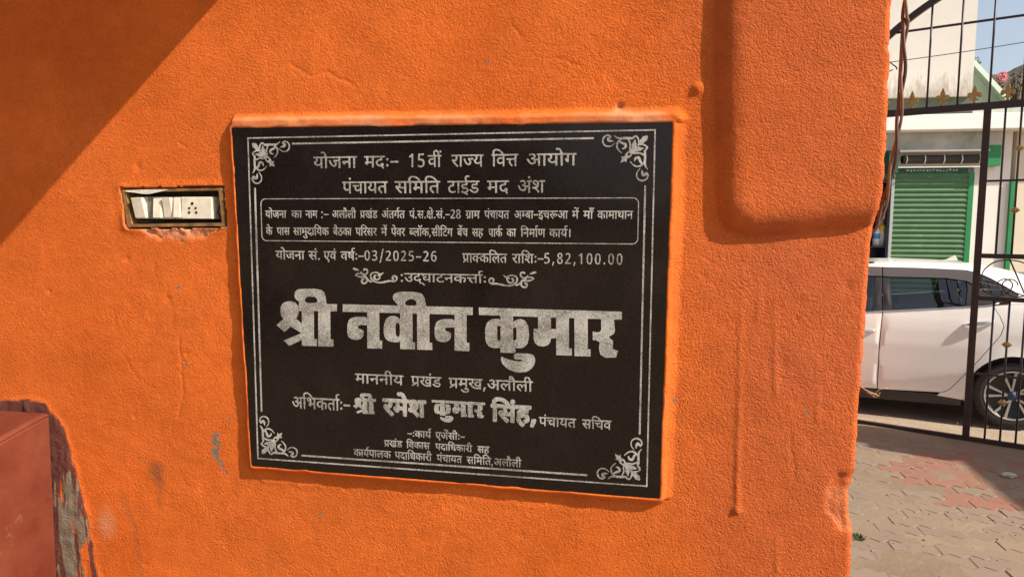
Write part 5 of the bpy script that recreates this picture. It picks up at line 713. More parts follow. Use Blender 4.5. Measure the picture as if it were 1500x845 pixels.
2,2,10,0,3,-3,0,-79,2,-2,12,-1,1,-10,-2,-3,-18,-1,-5,-10,0,-10,2,-4,3,-3,16,2,5,-11,-9,-4,9,2649,4165,25,0,0,40,-14,8,-15,0,-9,-10,10,-10,4,-6,2,-11,8,2440,4169,-7,5,-2,8,
5,7,7,2,7,-4,3,-8,-6,-8,8,2353,4193,-2,7,0,6,2,2,59,1,5,-3,0,-11,-3,-2,8,2438,4218,-5,6,-2,6,5,8,7,2,7,-5,2,-8,-6,-8,119,2900,4109,-6,3,2,9,2,3,12,-2,6,3,7,11,3,9,0,5,
-157,0,-4,2,0,9,2,3,8,0,1,2,1,40,2,10,9,11,33,22,2,7,-4,11,1,3,10,6,3,-3,5,-12,0,-12,-3,-6,-8,-8,-33,-22,-3,-23,0,-24,2,-2,29,1,-1,33,-11,10,1,8,4,3,11,-4,8,-10,3,-12,
1,-29,89,0,0,13,-35,1,-4,3,-3,8,11,11,3,8,0,9,-4,4,-8,0,-8,-5,-17,-35,-10,3,-2,3,10,24,10,14,11,9,11,2,13,-4,8,-10,2,-11,-8,-19,20,0,1,53,2,3,4,1,6,-1,3,-3,0,-80,39,-1,
2,12,-2,13,-2,1,-10,-5,-6,1,-5,6,0,6,13,21,29,30,9,-9,-21,-21,-7,-8,0,-3,3,-1,24,3,17,-1,0,37,4,3,9,-1,2,-3,0,-79,3,-2,18,0,2,2,0,80,4,3,10,-2,0,-81,1,-2,13,-1,1,-10,
-3,-3,-13,-1,-9,-24,-10,-12,-9,-5,-7,0,-9,2,-7,4,-7,12,0,10,3,13,-2,1,-75,0,-4,-1,-7,-21,-10,-14,-11,-6,8,2943,4111,-6,6,-1,6,5,6,5,2,8,-6,1,-7,-5,-6,8,3039,4123,8,-1,6,4,
6,11,3,12,-24,0,-4,-16,1,-7,6,2998,4165,28,0,-1,28,-11,3,-18,-2,3,-13,8,3108,4169,-7,5,-1,8,5,8,6,1,7,-4,2,-10,-6,-7,7,3135,4193,-2,12,4,4,56,0,4,-3,0,-11,-3,-2,8,3106,4218,
-5,6,-1,8,5,6,6,2,8,-7,1,-8,-6,-6,15,8,2171,4285,-6,5,-1,7,4,6,6,2,6,-5,2,-6,-4,-7,75,2000,4316,-3,2,-1,8,2,3,9,1,2,42,5,10,8,6,-19,14,7,10,3,0,37,-26,2,2,0,21,4,3,6,
-1,4,-2,0,-77,3,-2,35,1,1,14,-2,9,-9,-4,-8,1,-5,7,0,6,5,10,15,17,13,10,12,7,15,3,9,0,15,-4,3,4,11,-1,1,-78,2,-2,63,1,0,6,-2,2,-17,1,-12,4,-5,7,-1,8,4,11,12,11,16,-2,
10,2,2,4,-1,8,-8,4,-16,-1,-13,-6,-11,-11,-9,7,13,15,15,8,21,2,15,-5,5,-5,3,-8,0,-11,-8,-12,-13,-5,-18,2,-4,-5,0,-4,4,-5,31,-1,1,-2,1,-20,12,-1,3,-2,0,-8,-3,-3,8,2022,4330,
29,0,0,37,-5,5,-12,4,-6,-1,-4,-3,-2,-10,29,2119,4330,46,0,1,36,-3,4,-8,4,-6,0,-7,-3,-2,-5,2,-12,5,-2,16,-1,1,-9,-4,-3,-13,-1,-10,4,-9,8,-3,9,1,11,8,12,12,5,19,-3,0,8,-15,
5,-19,-2,-13,-6,-14,-14,0,-3,10,-10,5,-9,97,2364,4275,-9,4,-10,8,-4,11,1,18,-6,0,-3,3,1,9,11,4,0,75,3,5,8,0,4,-4,0,-75,1,-3,3,0,58,1,0,11,-19,-3,-9,2,-9,5,-8,11,-2,11,4,
13,11,10,14,3,18,-4,0,18,3,4,8,0,4,-4,0,-75,3,-3,56,0,0,12,-18,-3,-16,7,-7,8,-3,14,4,13,11,10,13,3,16,-5,1,19,3,4,8,0,3,-4,0,-35,7,-8,10,-2,4,4,1,14,-6,16,4,5,6,3,2,
-1,8,-21,0,-16,-8,-13,-13,-5,-14,4,-1,-21,4,-2,48,0,1,77,2,5,9,0,3,-4,0,-75,2,-3,36,1,1,13,-3,10,-8,-4,-6,0,-5,4,-2,8,11,19,26,29,5,2,7,-8,-27,-29,1,-3,3,-1,16,3,21,-1,
1,35,3,4,10,-2,1,-78,13,-4,2,-8,-3,-4,-250,0,-17,-21,-17,-13,-19,-7,9,2365,4290,15,0,16,6,13,10,6,10,-56,0,-3,-7,-1,-9,4,-7,6,2631,4330,25,0,0,29,-16,2,-12,-2,3,-13,10,2495,
4352,2,16,-2,5,-12,7,-7,0,-6,-3,-4,-10,4,-10,6,-3,16,0,9,2401,4354,21,-1,0,17,-1,3,-13,7,-8,0,-7,-3,-3,-7,1,-10,191,2979,4275,-11,5,-8,8,-4,10,1,18,-192,1,0,11,10,4,1,35,3,
11,7,7,9,5,12,-1,11,-3,1,22,2,4,9,0,3,-4,0,-75,1,-3,3,0,45,1,0,9,-18,4,-11,10,-4,8,0,16,5,11,9,7,11,5,16,1,8,15,3,3,9,-7,-8,-14,6,-10,-2,-9,-5,-6,-8,-1,-7,5,-3,9,-12,
-2,-6,-4,-3,-8,4,-13,9,-5,20,-2,1,-2,2,-21,26,0,1,78,3,4,8,0,4,-5,0,-75,3,-2,17,0,1,78,2,4,10,-1,2,-4,0,-75,1,-2,12,-2,1,-8,-3,-4,-13,-1,-3,-12,5,-10,12,-4,15,2,13,7,21,
22,1,8,7,4,0,41,-12,9,-14,-1,-3,-3,-2,-6,5,-8,13,-3,1,-10,-3,-3,-19,0,-5,-4,-2,-4,2,-10,3,-2,5,0,2,2,0,10,6,5,3,-1,6,-12,-1,-7,-5,-6,-11,-5,-12,3,-10,11,-1,12,3,9,10,10,
-4,16,4,11,8,7,10,3,11,0,11,-4,2,16,3,4,8,0,3,-4,0,-76,4,-2,56,1,0,11,-18,-3,-9,2,-7,4,-8,11,-2,14,4,12,12,11,10,1,18,-5,0,19,3,4,3,0,5,0,3,-4,0,-35,6,-8,10,-2,5,4,0,
16,-6,14,9,8,3,-1,3,-5,6,-18,-1,-16,-8,-12,-11,-4,-15,3,0,-22,50,1,1,77,2,4,5,0,5,-1,2,-4,0,-75,3,-2,38,0,3,10,-4,12,-4,3,-8,-4,-8,0,-5,5,0,8,18,25,24,24,8,-9,-29,-31,
12,-8,8,-11,2,-24,18,0,1,78,4,4,10,-2,1,-78,12,-4,1,-9,-3,-3,-11,0,-10,-26,-13,-13,-16,-2,-6,3,-6,6,-5,11,3,19,-2,2,-185,0,-3,-1,-14,-17,-17,-15,-21,-8,8,3252,4290,7,-1,7,3,
7,14,1,10,-23,-1,-3,-14,1,-8,7,2790,4330,26,0,2,2,0,36,-10,7,-13,0,-5,-7,7,3099,4354,20,-1,-1,19,-12,8,-11,-1,-6,-7,2,-13,64,3379,4316,-3,7,3,6,27,2,1,13,-3,11,-9,-5,-7,1,
-5,6,0,8,13,20,27,28,6,-4,3,-6,-20,-20,-7,-10,4,-2,21,4,17,-2,2,36,3,3,9,-1,2,-3,0,-75,2,-3,59,1,-1,8,-29,2,-8,6,-4,8,1,10,5,8,-7,14,1,14,7,12,17,17,4,2,7,-8,-14,-15,
-6,-8,-2,-9,4,-10,12,-4,10,0,6,3,3,6,-1,5,-10,9,5,10,10,-4,8,-10,2,-13,-3,-8,-6,-6,-14,-6,-21,1,-3,-7,1,-3,4,-2,35,-1,2,-21,13,-3,1,-8,-2,-4,6,3421,4331,26,-1,0,28,-14,3,
-14,-3,3,-11,20,175,1745,4433,-11,5,-7,11,0,13,4,14,-2,2,-198,0,-3,1,-1,10,2,3,51,1,1,44,-2,4,-8,6,-10,2,-8,-3,-3,-6,-1,-11,4,-7,8,-3,15,1,3,-4,0,-9,-13,-4,-13,2,-11,7,-7,
11,-1,14,5,15,13,10,14,1,14,-6,1,22,3,4,9,0,3,-3,0,-40,8,-9,10,-2,5,7,0,16,-6,16,2,3,7,4,3,0,9,-22,0,-21,-8,-12,-6,-4,-8,-2,-16,5,0,-25,4,-2,51,1,1,86,4,4,8,0,2,-4,1,
-85,3,-2,24,0,2,2,4,11,-2,8,-2,4,-14,7,5,16,10,15,10,5,14,1,15,-5,0,23,3,4,9,0,4,-4,0,-83,3,-4,16,0,2,2,1,40,3,10,5,8,14,7,10,0,13,-4,1,24,2,4,10,0,3,-4,0,-83,3,-4,
18,0,2,2,0,85,2,4,10,0,3,-4,0,-83,2,-4,81,1,0,16,-11,4,-8,5,-14,-7,-16,0,-11,8,-6,9,0,12,4,13,10,15,17,16,5,-4,4,-6,-18,-19,-7,-15,1,-11,7,-4,7,1,7,3,-3,14,12,5,11,-19,
9,-4,1,55,7,3,8,-3,0,-84,2,-4,62,1,0,14,-14,-4,-11,2,-11,5,-7,8,-4,10,1,14,3,8,8,9,10,4,8,1,17,-6,1,22,3,3,9,0,3,-4,0,-40,8,-9,8,-1,5,3,2,10,-1,13,-6,13,10,8,3,-2,4,
-6,5,-20,-2,-20,-7,-8,-9,-5,-10,0,-10,4,0,-25,2,-2,42,0,3,-3,0,-5,0,-3,-3,-3,-348,0,-6,-14,1,-13,9,-4,11,2,4,-11,-9,-5,10,1713,4492,21,0,2,2,0,42,-6,6,-9,4,-14,-2,-7,-10,
11,-11,3,-7,9,1789,4492,28,0,2,2,0,42,-10,7,-11,1,-5,-2,-3,-5,-2,-11,10,2036,4512,1,24,-2,4,-15,9,-6,0,-6,-4,-4,-9,3,-13,9,-4,16,1,194,2379,4433,-12,5,-9,10,-3,11,0,19,-193,
0,-3,1,0,11,10,4,0,37,5,16,8,8,9,4,11,-1,11,-4,1,25,2,4,10,0,2,-3,0,-84,1,-3,3,-1,47,1,0,11,-18,4,-11,10,-6,13,1,14,5,12,9,9,12,5,16,1,7,16,4,4,9,-7,-8,-16,6,-11,-2,
-11,-7,-6,-8,0,-6,6,-2,9,-11,-1,-7,-5,-3,-6,0,-10,2,-6,8,-6,24,-4,2,-25,27,-1,1,87,4,4,8,0,2,-4,1,-85,1,-2,20,1,0,86,3,4,11,-1,1,-3,0,-85,2,-2,11,-1,2,-8,-3,-5,-13,-1,
-3,-7,-1,-8,6,-11,12,-4,15,3,11,6,24,27,2,8,7,3,0,46,-9,9,-8,2,-12,-3,-4,-9,5,-9,14,-4,1,-10,-2,-2,-5,-1,-15,1,-5,-4,-3,-6,2,-12,8,-2,2,4,-1,8,7,7,3,0,6,-13,0,-7,-4,-6,
-10,-7,-13,1,-11,12,-3,13,3,11,11,11,-4,16,4,15,8,8,8,3,15,-1,11,-4,1,18,2,4,10,0,2,-3,1,-86,3,-2,58,1,0,14,-16,-4,-13,3,-8,6,-7,11,-2,14,5,15,12,10,14,1,15,-5,0,22,6,3,
8,-3,1,-40,6,-8,9,-3,6,5,1,14,-7,20,8,7,3,0,4,-4,6,-23,-1,-17,-9,-13,-11,-4,-15,4,1,-26,51,1,0,86,2,3,4,1,7,-1,2,-3,0,-85,3,-2,40,1,2,15,-4,10,-5,3,-6,-5,-8,0,-6,5,-1,
8,14,23,30,32,8,-10,-30,-34,10,-7,9,-10,3,-11,0,-20,19,0,1,87,4,4,8,0,2,-3,1,-86,1,-2,11,-1,2,-10,-3,-3,-13,-2,-11,-30,-11,-11,-8,-2,-8,0,-8,3,-5,6,-5,12,2,23,-191,1,-4,-2,
-16,-22,-18,-14,-18,-7,9,2662,4448,7,0,5,5,7,19,1,4,-2,2,-22,-2,-3,-19,2,-6,9,2185,4492,26,0,3,2,0,40,-11,9,-11,1,-5,-3,-2,-4,-2,-11,10,2522,4513,0,23,-2,4,-13,9,-6,0,-6,-4,
-4,-11,3,-11,9,-4,14,1,8,2845,4444,-5,3,-2,8,2,7,7,4,8,-6,1,-8,-4,-7,92,2788,4477,-4,4,0,8,2,3,9,2,0,35,4,16,6,8,10,5,13,0,11,-4,1,26,4,3,8,0,2,-3,1,-85,1,-2,4,-1,68,
1,1,46,-10,8,-8,2,-8,-2,-3,-4,-2,-6,1,-6,4,-6,14,-3,3,-2,0,-12,-48,-1,-3,3,0,8,3,4,14,1,-3,12,2,10,3,6,8,8,15,5,17,-5,1,21,6,3,6,0,3,-4,0,-86,21,1,1,85,1,3,9,1,4,-3,
0,-86,25,-2,5,5,2,11,-4,8,-13,8,6,21,9,10,8,5,13,1,16,-4,0,23,3,3,5,0,5,0,2,-4,1,-86,64,0,0,21,-21,0,-16,5,-10,12,-2,17,8,18,15,17,3,1,7,-10,-16,-21,-2,-16,3,-5,5,-2,
26,0,1,50,2,3,10,0,2,-4,0,-85,12,-2,3,-5,-1,-8,-4,-2,8,2810,4494,29,0,1,40,-9,8,-11,2,-5,-1,-3,-4,-3,-13,11,3024,4494,23,0,0,41,-3,5,-10,6,-14,-1,-4,-3,-4,-8,10,-10,3,-6,1,
-13,102,3355,4433,-11,4,-11,11,-3,12,1,18,-106,0,-3,2,-1,9,3,3,25,0,3,2,1,16,-2,10,-2,1,-9,-6,-7,1,-5,7,0,8,14,22,28,31,3,-1,7,-9,-20,-20,-9,-14,5,-2,20,4,20,-1,1,39,3,3,
10,-1,1,-3,0,-85,4,-2,17,0,3,2,0,85,2,4,10,0,3,-4,0,-83,3,-4,23,0,2,2,0,32,-8,3,-4,7,5,12,8,8,6,2,7,-5,3,-11,28,0,1,37,2,3,4,1,6,0,3,-4,1,-86,22,0,0,86,3,4,7,0,3,
0,2,-4,1,-86,67,-1,1,21,-26,2,-14,5,-10,12,-1,18,8,16,18,18,9,-10,-13,-13,-6,-9,-2,-8,2,-8,7,-6,27,-1,2,51,8,3,7,-3,0,-86,2,-2,12,-1,2,-8,-2,-4,-21,-2,-11,-15,-16,-17,-16,
-9,-13,-3,-21,1,-14,10,-7,15,2,17,-3,2,-28,-1,-19,-24,-16,-12,-21,-8,154,3811,4433,-7,3,4,11,17,1,5,4,2,5,-12,-4,-14,2,-5,4,3,9,4,2,8,-2,9,0,10,8,-143,2,-3,3,0,8,11,5,0,
24,-3,3,-22,0,7,-13,1,-11,-3,-9,-8,-9,-15,-3,-11,1,-10,5,-2,4,5,10,20,-5,6,2,3,6,-3,9,-13,4,-2,4,1,9,11,2,7,10,0,11,-4,5,-9,1,-9,-4,-8,-11,-11,-21,-11,5,9,22,15,18,15,7,
14,-2,6,-4,7,-8,1,-18,15,-2,1,44,4,3,9,-1,2,-3,1,-87,82,0,3,2,-1,16,-12,3,-8,5,-19,-8,-16,3,-11,12,-2,15,3,10,7,11,22,23,9,-10,-23,-26,-3,-11,2,-8,7,-4,7,1,6,3,1,2,-2,
12,11,5,11,-19,10,-4,1,55,3,3,10,-1,2,-3,0,-85,3,-2,17,0,3,4,0,83,4,4,8,0,3,-4,1,-87,82,0,2,2,0,15,-11,4,-10,5,-11,-6,-8,-2,-15,3,-11,12,-2,15,3,10,7,11,23,23,7,-7,1,
-3,-23,-26,-3,-9,2,-10,6,-4,13,3,3,3,-3,12,11,5,11,-19,10,-4,1,55,2,3,10,0,3,-4,0,-85,3,-2,18,0,2,4,0,83,4,4,8,0,3,-3,1,-86,1,-2,12,-1,2,-10,-3,-3,-14,-2,-8,-24,-11,-14,
-5,-4,-12,-2,-9,3,-7,5,-7,12,0,12,3,12,-2,2,-78,0,-4,-3,-9,-26,-7,-9,-12,-7,9,3362,4448,17,2,11,6,12,9,8,11,-62,1,-3,-10,2,-11,5,-5,9,3490,4448,15,2,13,6,12,11,7,9,-61,1,
-3,-7,0,-13,5,-6,8,3955,4448,9,1,4,3,8,20,0,6,-25,-2,-3,-19,2,-6,6,3268,4492,28,1,0,31,-15,3,-16,-2,4,-15,4,3395,4492,29,1,-1,33,-29,0,8,3590,4561,-4,5,-6,34,2,4,8,0,2,-3,
12,-35,-3,-5,11,76,858,2151,-71,3,-64,9,-24,10,-6,5,-21,24,-9,24,-1,48,12,26,40,35,31,34,-17,1,-2,2,-2,104,45,2,-5,190,-89,-78,16,-20,9,-14,18,-53,2,-27,-4,-43,-5,-19,-8,-18,
-27,-29,-20,-13,-32,-10,-53,-4,-30,4,-41,14,-28,17,-12,15,-17,33,-6,23,-2,36,0,42,5,21,7,15,15,25,18,16,-115,93,123,101,101,-86,166,92,-278,116,1,4,77,75,204,-95,0,86,233,-3,3,
-103,-3,-2,-43,-1,-2,-2,8,-394,1,-8,3,-1,64,-1,-9,513,231,-2,2,-3,1,-101,-43,-2,-4,-3,8,-403,9,-2,93,-2,2,-101,-4,-2,-158,1,-8,-89,-11,-54,-27,-37,-25,-17,-56,-14,-53,-4,14,918,
2265,49,3,23,8,17,18,5,14,1,34,-38,13,-111,2,-38,-8,-9,-28,4,-15,16,-21,19,-11,37,-8,141,2315,2162,-45,3,-43,8,-21,8,-35,23,-11,19,-3,29,7,24,25,33,45,48,0,3,-832,2,-2,108,366,
-1,5,2,-1,84,-34,-21,-110,2,-52,7,-46,17,-6,3,-25,21,-21,44,-8,36,-5,85,4,39,14,40,20,20,5,4,49,16,35,4,48,-7,29,-13,27,-25,12,-23,7,-55,-14,-21,-48,-15,-21,-13,-8,-24,10,-10,
34,-9,30,-3,56,1,16,-18,-3,351,221,-3,2,-116,-39,-2,-3,-3,6,-395,309,-1,2,6,-2,93,-4,-11,-39,-30,-26,-11,-43,-7,-31,5,-41,21,-24,25,-23,53,-11,49,-5,51,1,39,12,57,13,28,31,27,
25,12,40,8,42,3,67,-3,14,-31,0,128,216,-2,2,-99,-34,-2,-2,-3,2,-403,3,-3,63,-1,2,5,-3,506,218,-1,3,-4,-1,-96,-34,-1,-4,-1,-2,-3,3,-404,360,-2,4,3,-1,81,-32,-20,-102,1,-54,8,
-47,18,-24,22,-20,44,-8,38,-1,21,-2,58,4,36,15,44,23,21,50,16,34,3,41,-7,26,-11,28,-26,7,-14,5,-11,6,-50,-14,-21,-47,-15,-19,-12,-9,-24,9,-10,35,-9,26,-2,54,0,16,-17,0,342,199,
-1,13,-2,0,-112,-4,-2,-33,0,-3,-3,0,-384,3,-3,85,-1,0,-106,-668,1,-2,-3,-18,-94,-14,-39,-33,-34,-25,-13,-56,-10,-55,-4,13,2429,2264,30,3,31,17,13,20,6,37,-29,13,-18,2,-88,1,-33,
-8,-5,-29,8,-19,27,-22,21,-9,14,2230,2610,13,0,3,2,10,36,-1,117,-10,40,-26,1,-14,-11,-12,-33,-3,-27,0,-55,3,-33,6,-26,12,-10,96,3401,2357,1,104,278,2,24,1,0,91,-15,-43,-67,-5,
-43,10,-48,32,-23,35,-17,64,-3,58,7,94,12,44,32,44,29,18,49,10,32,0,50,-7,6,-27,2,88,2,5,206,-3,2,-2,0,-74,32,10,44,-2,29,-10,43,-33,20,-32,15,-64,3,-48,-5,-83,-11,-46,-25,
-48,-21,-19,-11,-6,-41,-13,-37,4,-59,30,-12,24,0,-96,40,0,306,2,2,160,-58,1,-2,2,-3,125,19,69,47,38,70,9,65,-25,32,-40,7,-51,70,-6,4,230,1,3,4,1,208,-4,-2,-92,-35,-2,-4,-5,-5,
-408,2,-4,71,1,9,513,4,4,214,-5,-2,-96,-35,-2,-3,-3,-7,-410,178,0,4,143,-23,34,-43,4,-47,-11,2,118,46,0,46,26,-7,91,23,80,66,36,132,-7,6,-1,2,-2,25,-88,-72,-24,5,-109,-61,-53,
68,-43,15,-43,-16,-149,102,-2,-2,-99,-2,-7,5,4402,2468,71,0,2,140,-2,16,-69,-1,10,3703,2605,3,0,1,3,1,200,-3,3,-30,1,-4,-4,-12,-27,0,-150,5,-24,9,3915,2616,4,4,10,25,1,127,-17,
29,-28,2,-2,-3,-1,-168,3,-3,4,3884,2861,3,0,18,21,-20,0,36,4073,2975,-131,2,-48,18,0,47,2,5,21,15,65,-1,24,3,13,6,2,6,-16,9,-26,3,-62,-4,-47,-6,-78,-20,-61,-25,-13,6,-2,3,-1,
37,7,25,23,37,26,27,48,34,40,18,75,21,26,1,25,1,76,-12,38,-16,50,-41,22,-33,17,-49,3,-32,-7,-37,-15,-22,-32,-20,6,60,564,45,-16,7,-18,13,-3,6,1,8,18,26,0,5,-10,5,-28,10,-8,5,
-1,4,12,5,29,3,17,-1,15,-7,5,-5,7,-11,1,-11,-1,-8,-6,-12,-20,-16,4,-3,6,-2,18,2,14,6,12,9,8,12,6,15,3,11,-1,14,-4,16,-8,14,-9,10,-16,11,-21,6,-14,0,-20,-3,-14,-5,-13,-8,
-27,-22,-3,-1,-2,3,21,24,19,15,26,10,29,3,27,-7,14,-7,11,-9,11,-13,9,-19,5,-18,1,-12,-4,-21,-5,-11,-10,-17,-11,-12,-13,-9,-13,-5,-18,-3,164,493,56,-37,21,-22,7,-19,1,-95,-4,-28,
2,-29,6,-32,-24,-10,-4,-9,1,-14,8,-14,16,-10,17,-7,25,-29,-27,-14,-24,-53,-12,-2,2,8,16,-17,-8,12,54,24,14,26,29,-24,7,-18,10,-16,14,-8,14,0,10,4,9,24,32,-6,29,-3,29,5,94,-2,
19,-7,23,-20,37,1,4,3,1,3,-2,26,-24,11,-16,7,-16,4,-18,14,19,10,9,11,6,16,5,16,3,27,0,21,-7,29,-20,17,-18,17,-26,1,-3,-1,-3,-5,1,-35,33,-21,14,-21,8,-14,1,-23,-2,-14,-5,-10,
-5,0,-2,20,-27,19,-40,4,-7,8,0,15,7,16,27,5,2,5,-5,-1,-29,-8,-16,-14,-12,-14,-6,-10,-1,-13,1,-11,7,-7,8,-6,13,-22,57,-2,3,-2,-1,-16,-22,0,-69,53,-25,20,-3,32,5,14,0,26,-5,
14,23,13,15,16,12,29,16,8,46,2,-1,12,-22,8,6,50,16,-16,-50,-6,-8,22,-12,1,-2,-46,-7,-16,-30,-12,-16,-15,-13,-23,-14,5,-27,-1,-18,-4,-27,1,-11,8,-24,18,-38,29,-1,42,2,22,18,-22,
9,-39,14,-12,6,-7,6,-6,8,-4,14,2,11,4,13,7,11,8,8,15,6,29,1,5,-5,-2,-5,-27,-16,-7,-14,0,-8,7,-5,40,-19,27,-20,2,1,5,9,4,15,3,22,-1,14,-8,21,-14,21,-33,35,-1,5,3,2,3,-2,
26,-17,18,-17,20,-29,7,-20,0,-27,-3,-16,-5,-16,-7,-12,-8,-9,-20,-15,18,-4,16,-6,16,-11,26,-28,0,-5,56,215,84,5,0,9,6,16,14,5,9,6,3,42,-1,-20,40,-6,20,0,20,4,25,-2,26,-2,0,
-1,-3,-11,-76,-35,-54,-4,-3,-15,56,-6,38,-41,8,-53,14,-1,2,57,37,75,11,4,2,0,1,-26,3,-26,-4,-19,0,-21,5,-40,20,2,-41,-3,-6,-10,-5,-13,-16,-6,-10,0,-5,9,-9,12,-9,16,-8,12,-3,
40,0,2,0,4,10,4,1,5,-1,3,-8,8,-3,3,-7,-3,-5,-8,-2,-1,-2,0,-37,2,-11,12,-24,6,-9,5,120,126,5,2,3,4,-1,1,-3,-1,10,291,286,5,-1,10,1,12,11,-6,21,-19,6,-11,-11,-3,-11,1,-5,3,
-8,63,149,482,-1,2,0,3,22,28,8,12,5,15,4,19,0,14,-7,21,-10,16,-11,10,-13,7,-16,5,-14,0,-12,-3,-14,-6,-12,-8,-9,-11,-6,-15,-2,-17,1,-7,4,-3,16,19,11,6,8,1,11,-1,12,-6,5,-6,
6,-14,2,-18,-3,-29,-6,-12,-3,1,-5,8,-10,29,-6,9,-4,1,-26,-19,-8,-1,-6,4,-15,20,-3,8,-2,16,2,15,5,15,6,11,16,16,27,14,15,3,14,1,18,-4,16,-6,22,-17,9,-13,8,-16,4,-20,0,-12,
-3,-19,-4,-14,-6,-11,-9,-14,-23,-23,-5,-4,6,61,5120,45,-27,8,-13,9,-10,11,-8,13,-8,17,-3,15,0,16,3,14,7,16,9,15,14,12,19,11,14,4,14,2,20,-2,17,-5,18,-8,18,-14,20,-23,-3,-3,
-3,1,-27,22,-13,8,-29,8,-18,0,-14,-3,-16,-8,-11,-9,-12,-17,-5,-13,-2,-23,9,-22,8,-13,8,-8,15,-7,19,-3,11,4,1,1,-20,16,-6,12,-1,8,2,11,3,6,4,7,9,6,13,4,17,1,28,-3,10,-5,-1,
-4,-8,-5,-29,-10,-9,-5,0,-3,1,-5,18,-24,1,-7,-3,-5,-25,-17,-11,-4,165,5203,56,-2,3,1,3,15,17,15,14,11,7,13,6,22,5,-19,13,-9,12,-7,12,-8,31,0,24,7,24,17,24,20,19,27,19,5,1,
1,-1,0,-4,-34,-36,-12,-19,-9,-19,-2,-13,1,-15,4,-20,7,-16,4,0,28,21,37,16,8,6,-1,9,-7,13,-28,18,0,5,4,3,18,1,13,-2,14,-7,7,-7,8,-12,5,-21,-2,-13,-6,-10,-8,-6,-14,-7,-33,-12,
-27,-11,23,-18,41,-2,30,2,16,35,10,27,0,10,-5,35,1,15,4,22,-24,16,-15,12,-12,17,-15,28,-45,7,0,2,22,12,-5,7,-17,51,50,-16,8,-6,14,24,8,-47,29,-15,17,-14,14,-16,12,-20,27,4,
15,0,30,-5,13,2,24,8,37,18,1,27,-3,43,-14,21,-3,1,-24,-62,-7,-13,-13,-11,-12,-3,-13,1,-13,5,-11,7,-7,8,-7,16,0,27,4,5,5,-1,17,-28,13,-7,8,0,7,9,14,32,23,33,0,2,-10,5,-16,
5,-21,2,-14,-1,-19,-8,-23,-14,-35,-33,-5,-1,0,6,19,28,20,19,25,18,21,6,26,0,17,-3,15,-5,11,-6,10,-9,14,-19,4,18,6,14,12,18,27,25,6,0,0,-6,-22,-40,-5,-18,-1,-19,4,-94,-4,-32,
-5,-26,23,-29,5,-11,0,-11,-9,-14,-17,-15,-16,-9,-24,-7,26,-29,23,-13,13,-56,-17,9,8,-15,0,-3,-55,13,-14,24,-27,25,-3,-1,-5,-21,-14,-24,-12,-13,-13,-6,-9,0,-10,3,-32,24,-29,-6,
-27,-2,-27,0,-69,4,-19,-1,-19,-6,-32,-18,56,5480,84,7,1,9,9,11,17,6,13,3,27,-1,23,-1,2,-8,2,-3,5,3,6,8,3,3,8,5,3,4,-2,5,-10,26,-1,21,2,11,4,14,8,18,16,0,5,-6,10,-13,16,
-8,4,-4,5,-1,10,3,30,-1,3,-32,-16,-23,-8,-19,-2,-32,5,-26,-3,0,-2,4,-1,75,-11,58,-37,-2,-2,-53,-14,-40,-7,-7,-41,-15,-54,-38,56,-11,77,-1,3,-3,0,-2,-26,4,-27,0,-19,-7,-21,-18,
-38,34,2,8,-1,5,-3,5,-10,6,5578,126,2,0,0,1,-4,5,-3,2,-1,-3,10,5395,286,12,-1,9,3,2,3,3,9,-1,11,-12,12,-19,-5,-2,-3,-5,-16,60,5547,482,-27,28,-8,11,-7,14,-7,31,1,19,5,18,6,
12,9,12,11,11,14,8,13,5,18,4,16,-1,12,-3,26,-13,17,-15,7,-12,5,-16,3,-15,-1,-13,-5,-12,-14,-20,-6,-3,-9,1,-23,17,-4,2,-4,-1,-5,-9,-9,-27,-6,-10,-4,-1,-5,12,-3,29,2,18,3,9,5,
7,14,10,13,1,7,-1,12,-7,16,-18,5,10,-2,17,-7,16,-8,10,-13,8,-15,7,-9,2,-16,-1,-16,-4,-13,-7,-13,-13,-8,-13,-6,-21,-1,-12,5,-24,5,-13,29,-39,0,-4,6,58,5571,4063,-28,10,-23,16,
-15,23,-6,24,-1,17,2,13,10,27,15,21,24,22,3,-1,0,-4,-22,-28,-8,-13,-5,-14,-4,-20,0,-12,6,-21,9,-15,10,-9,13,-8,12,-5,13,-2,11,0,21,8,14,8,7,8,8,18,3,18,-5,10,-16,-18,-12,-7,
-7,-2,-16,3,-8,5,-5,7,-6,14,-2,16,3,29,5,12,5,-1,5,-8,9,-27,5,-10,4,-1,4,2,24,17,8,1,6,-4,14,-21,5,-14,0,-16,-5,-19,-10,-18,-9,-10,-17,-10,-17,-8,-15,-3,167,5645,4214,-19,16,
-20,24,-8,18,-4,18,-13,-19,-11,-9,-13,-7,-30,-8,-20,0,-11,2,-21,8,-24,17,-16,17,-19,29,0,4,5,0,35,-33,21,-14,18,-7,12,-2,16,0,21,5,15,7,0,3,-20,27,-17,37,-7,9,-9,-1,-11,-5,
-18,-29,-6,0,-3,3,-1,16,2,13,6,16,8,8,13,7,16,5,11,0,11,-5,10,-10,8,-16,22,-58,2,0,2,1,15,22,1,69,-36,17,-23,9,-15,2,-30,-5,-16,0,-26,4,-13,-21,-14,-17,-14,-11,-31,-17,-8,
-46,-14,23,-10,-6,-43,-15,-3,0,-2,1,17,50,5,6,-23,14,46,8,17,31,11,14,17,15,21,12,-4,26,0,16,4,30,-2,15,-8,24,-18,35,-68,-1,-22,-15,-2,-2,1,-1,58,-22,16,-8,9,-10,5,-11,1,-12,
-5,-16,-8,-12,-7,-8,-16,-7,-13,-2,-16,1,-4,3,1,6,28,18,6,11,1,10,-9,6,-37,17,-27,20,-4,0,-6,-15,-5,-20,-1,-16,2,-13,8,-18,13,-21,34,-35,0,-5,-5,0,-28,20,-17,16,-18,24,-8,20,
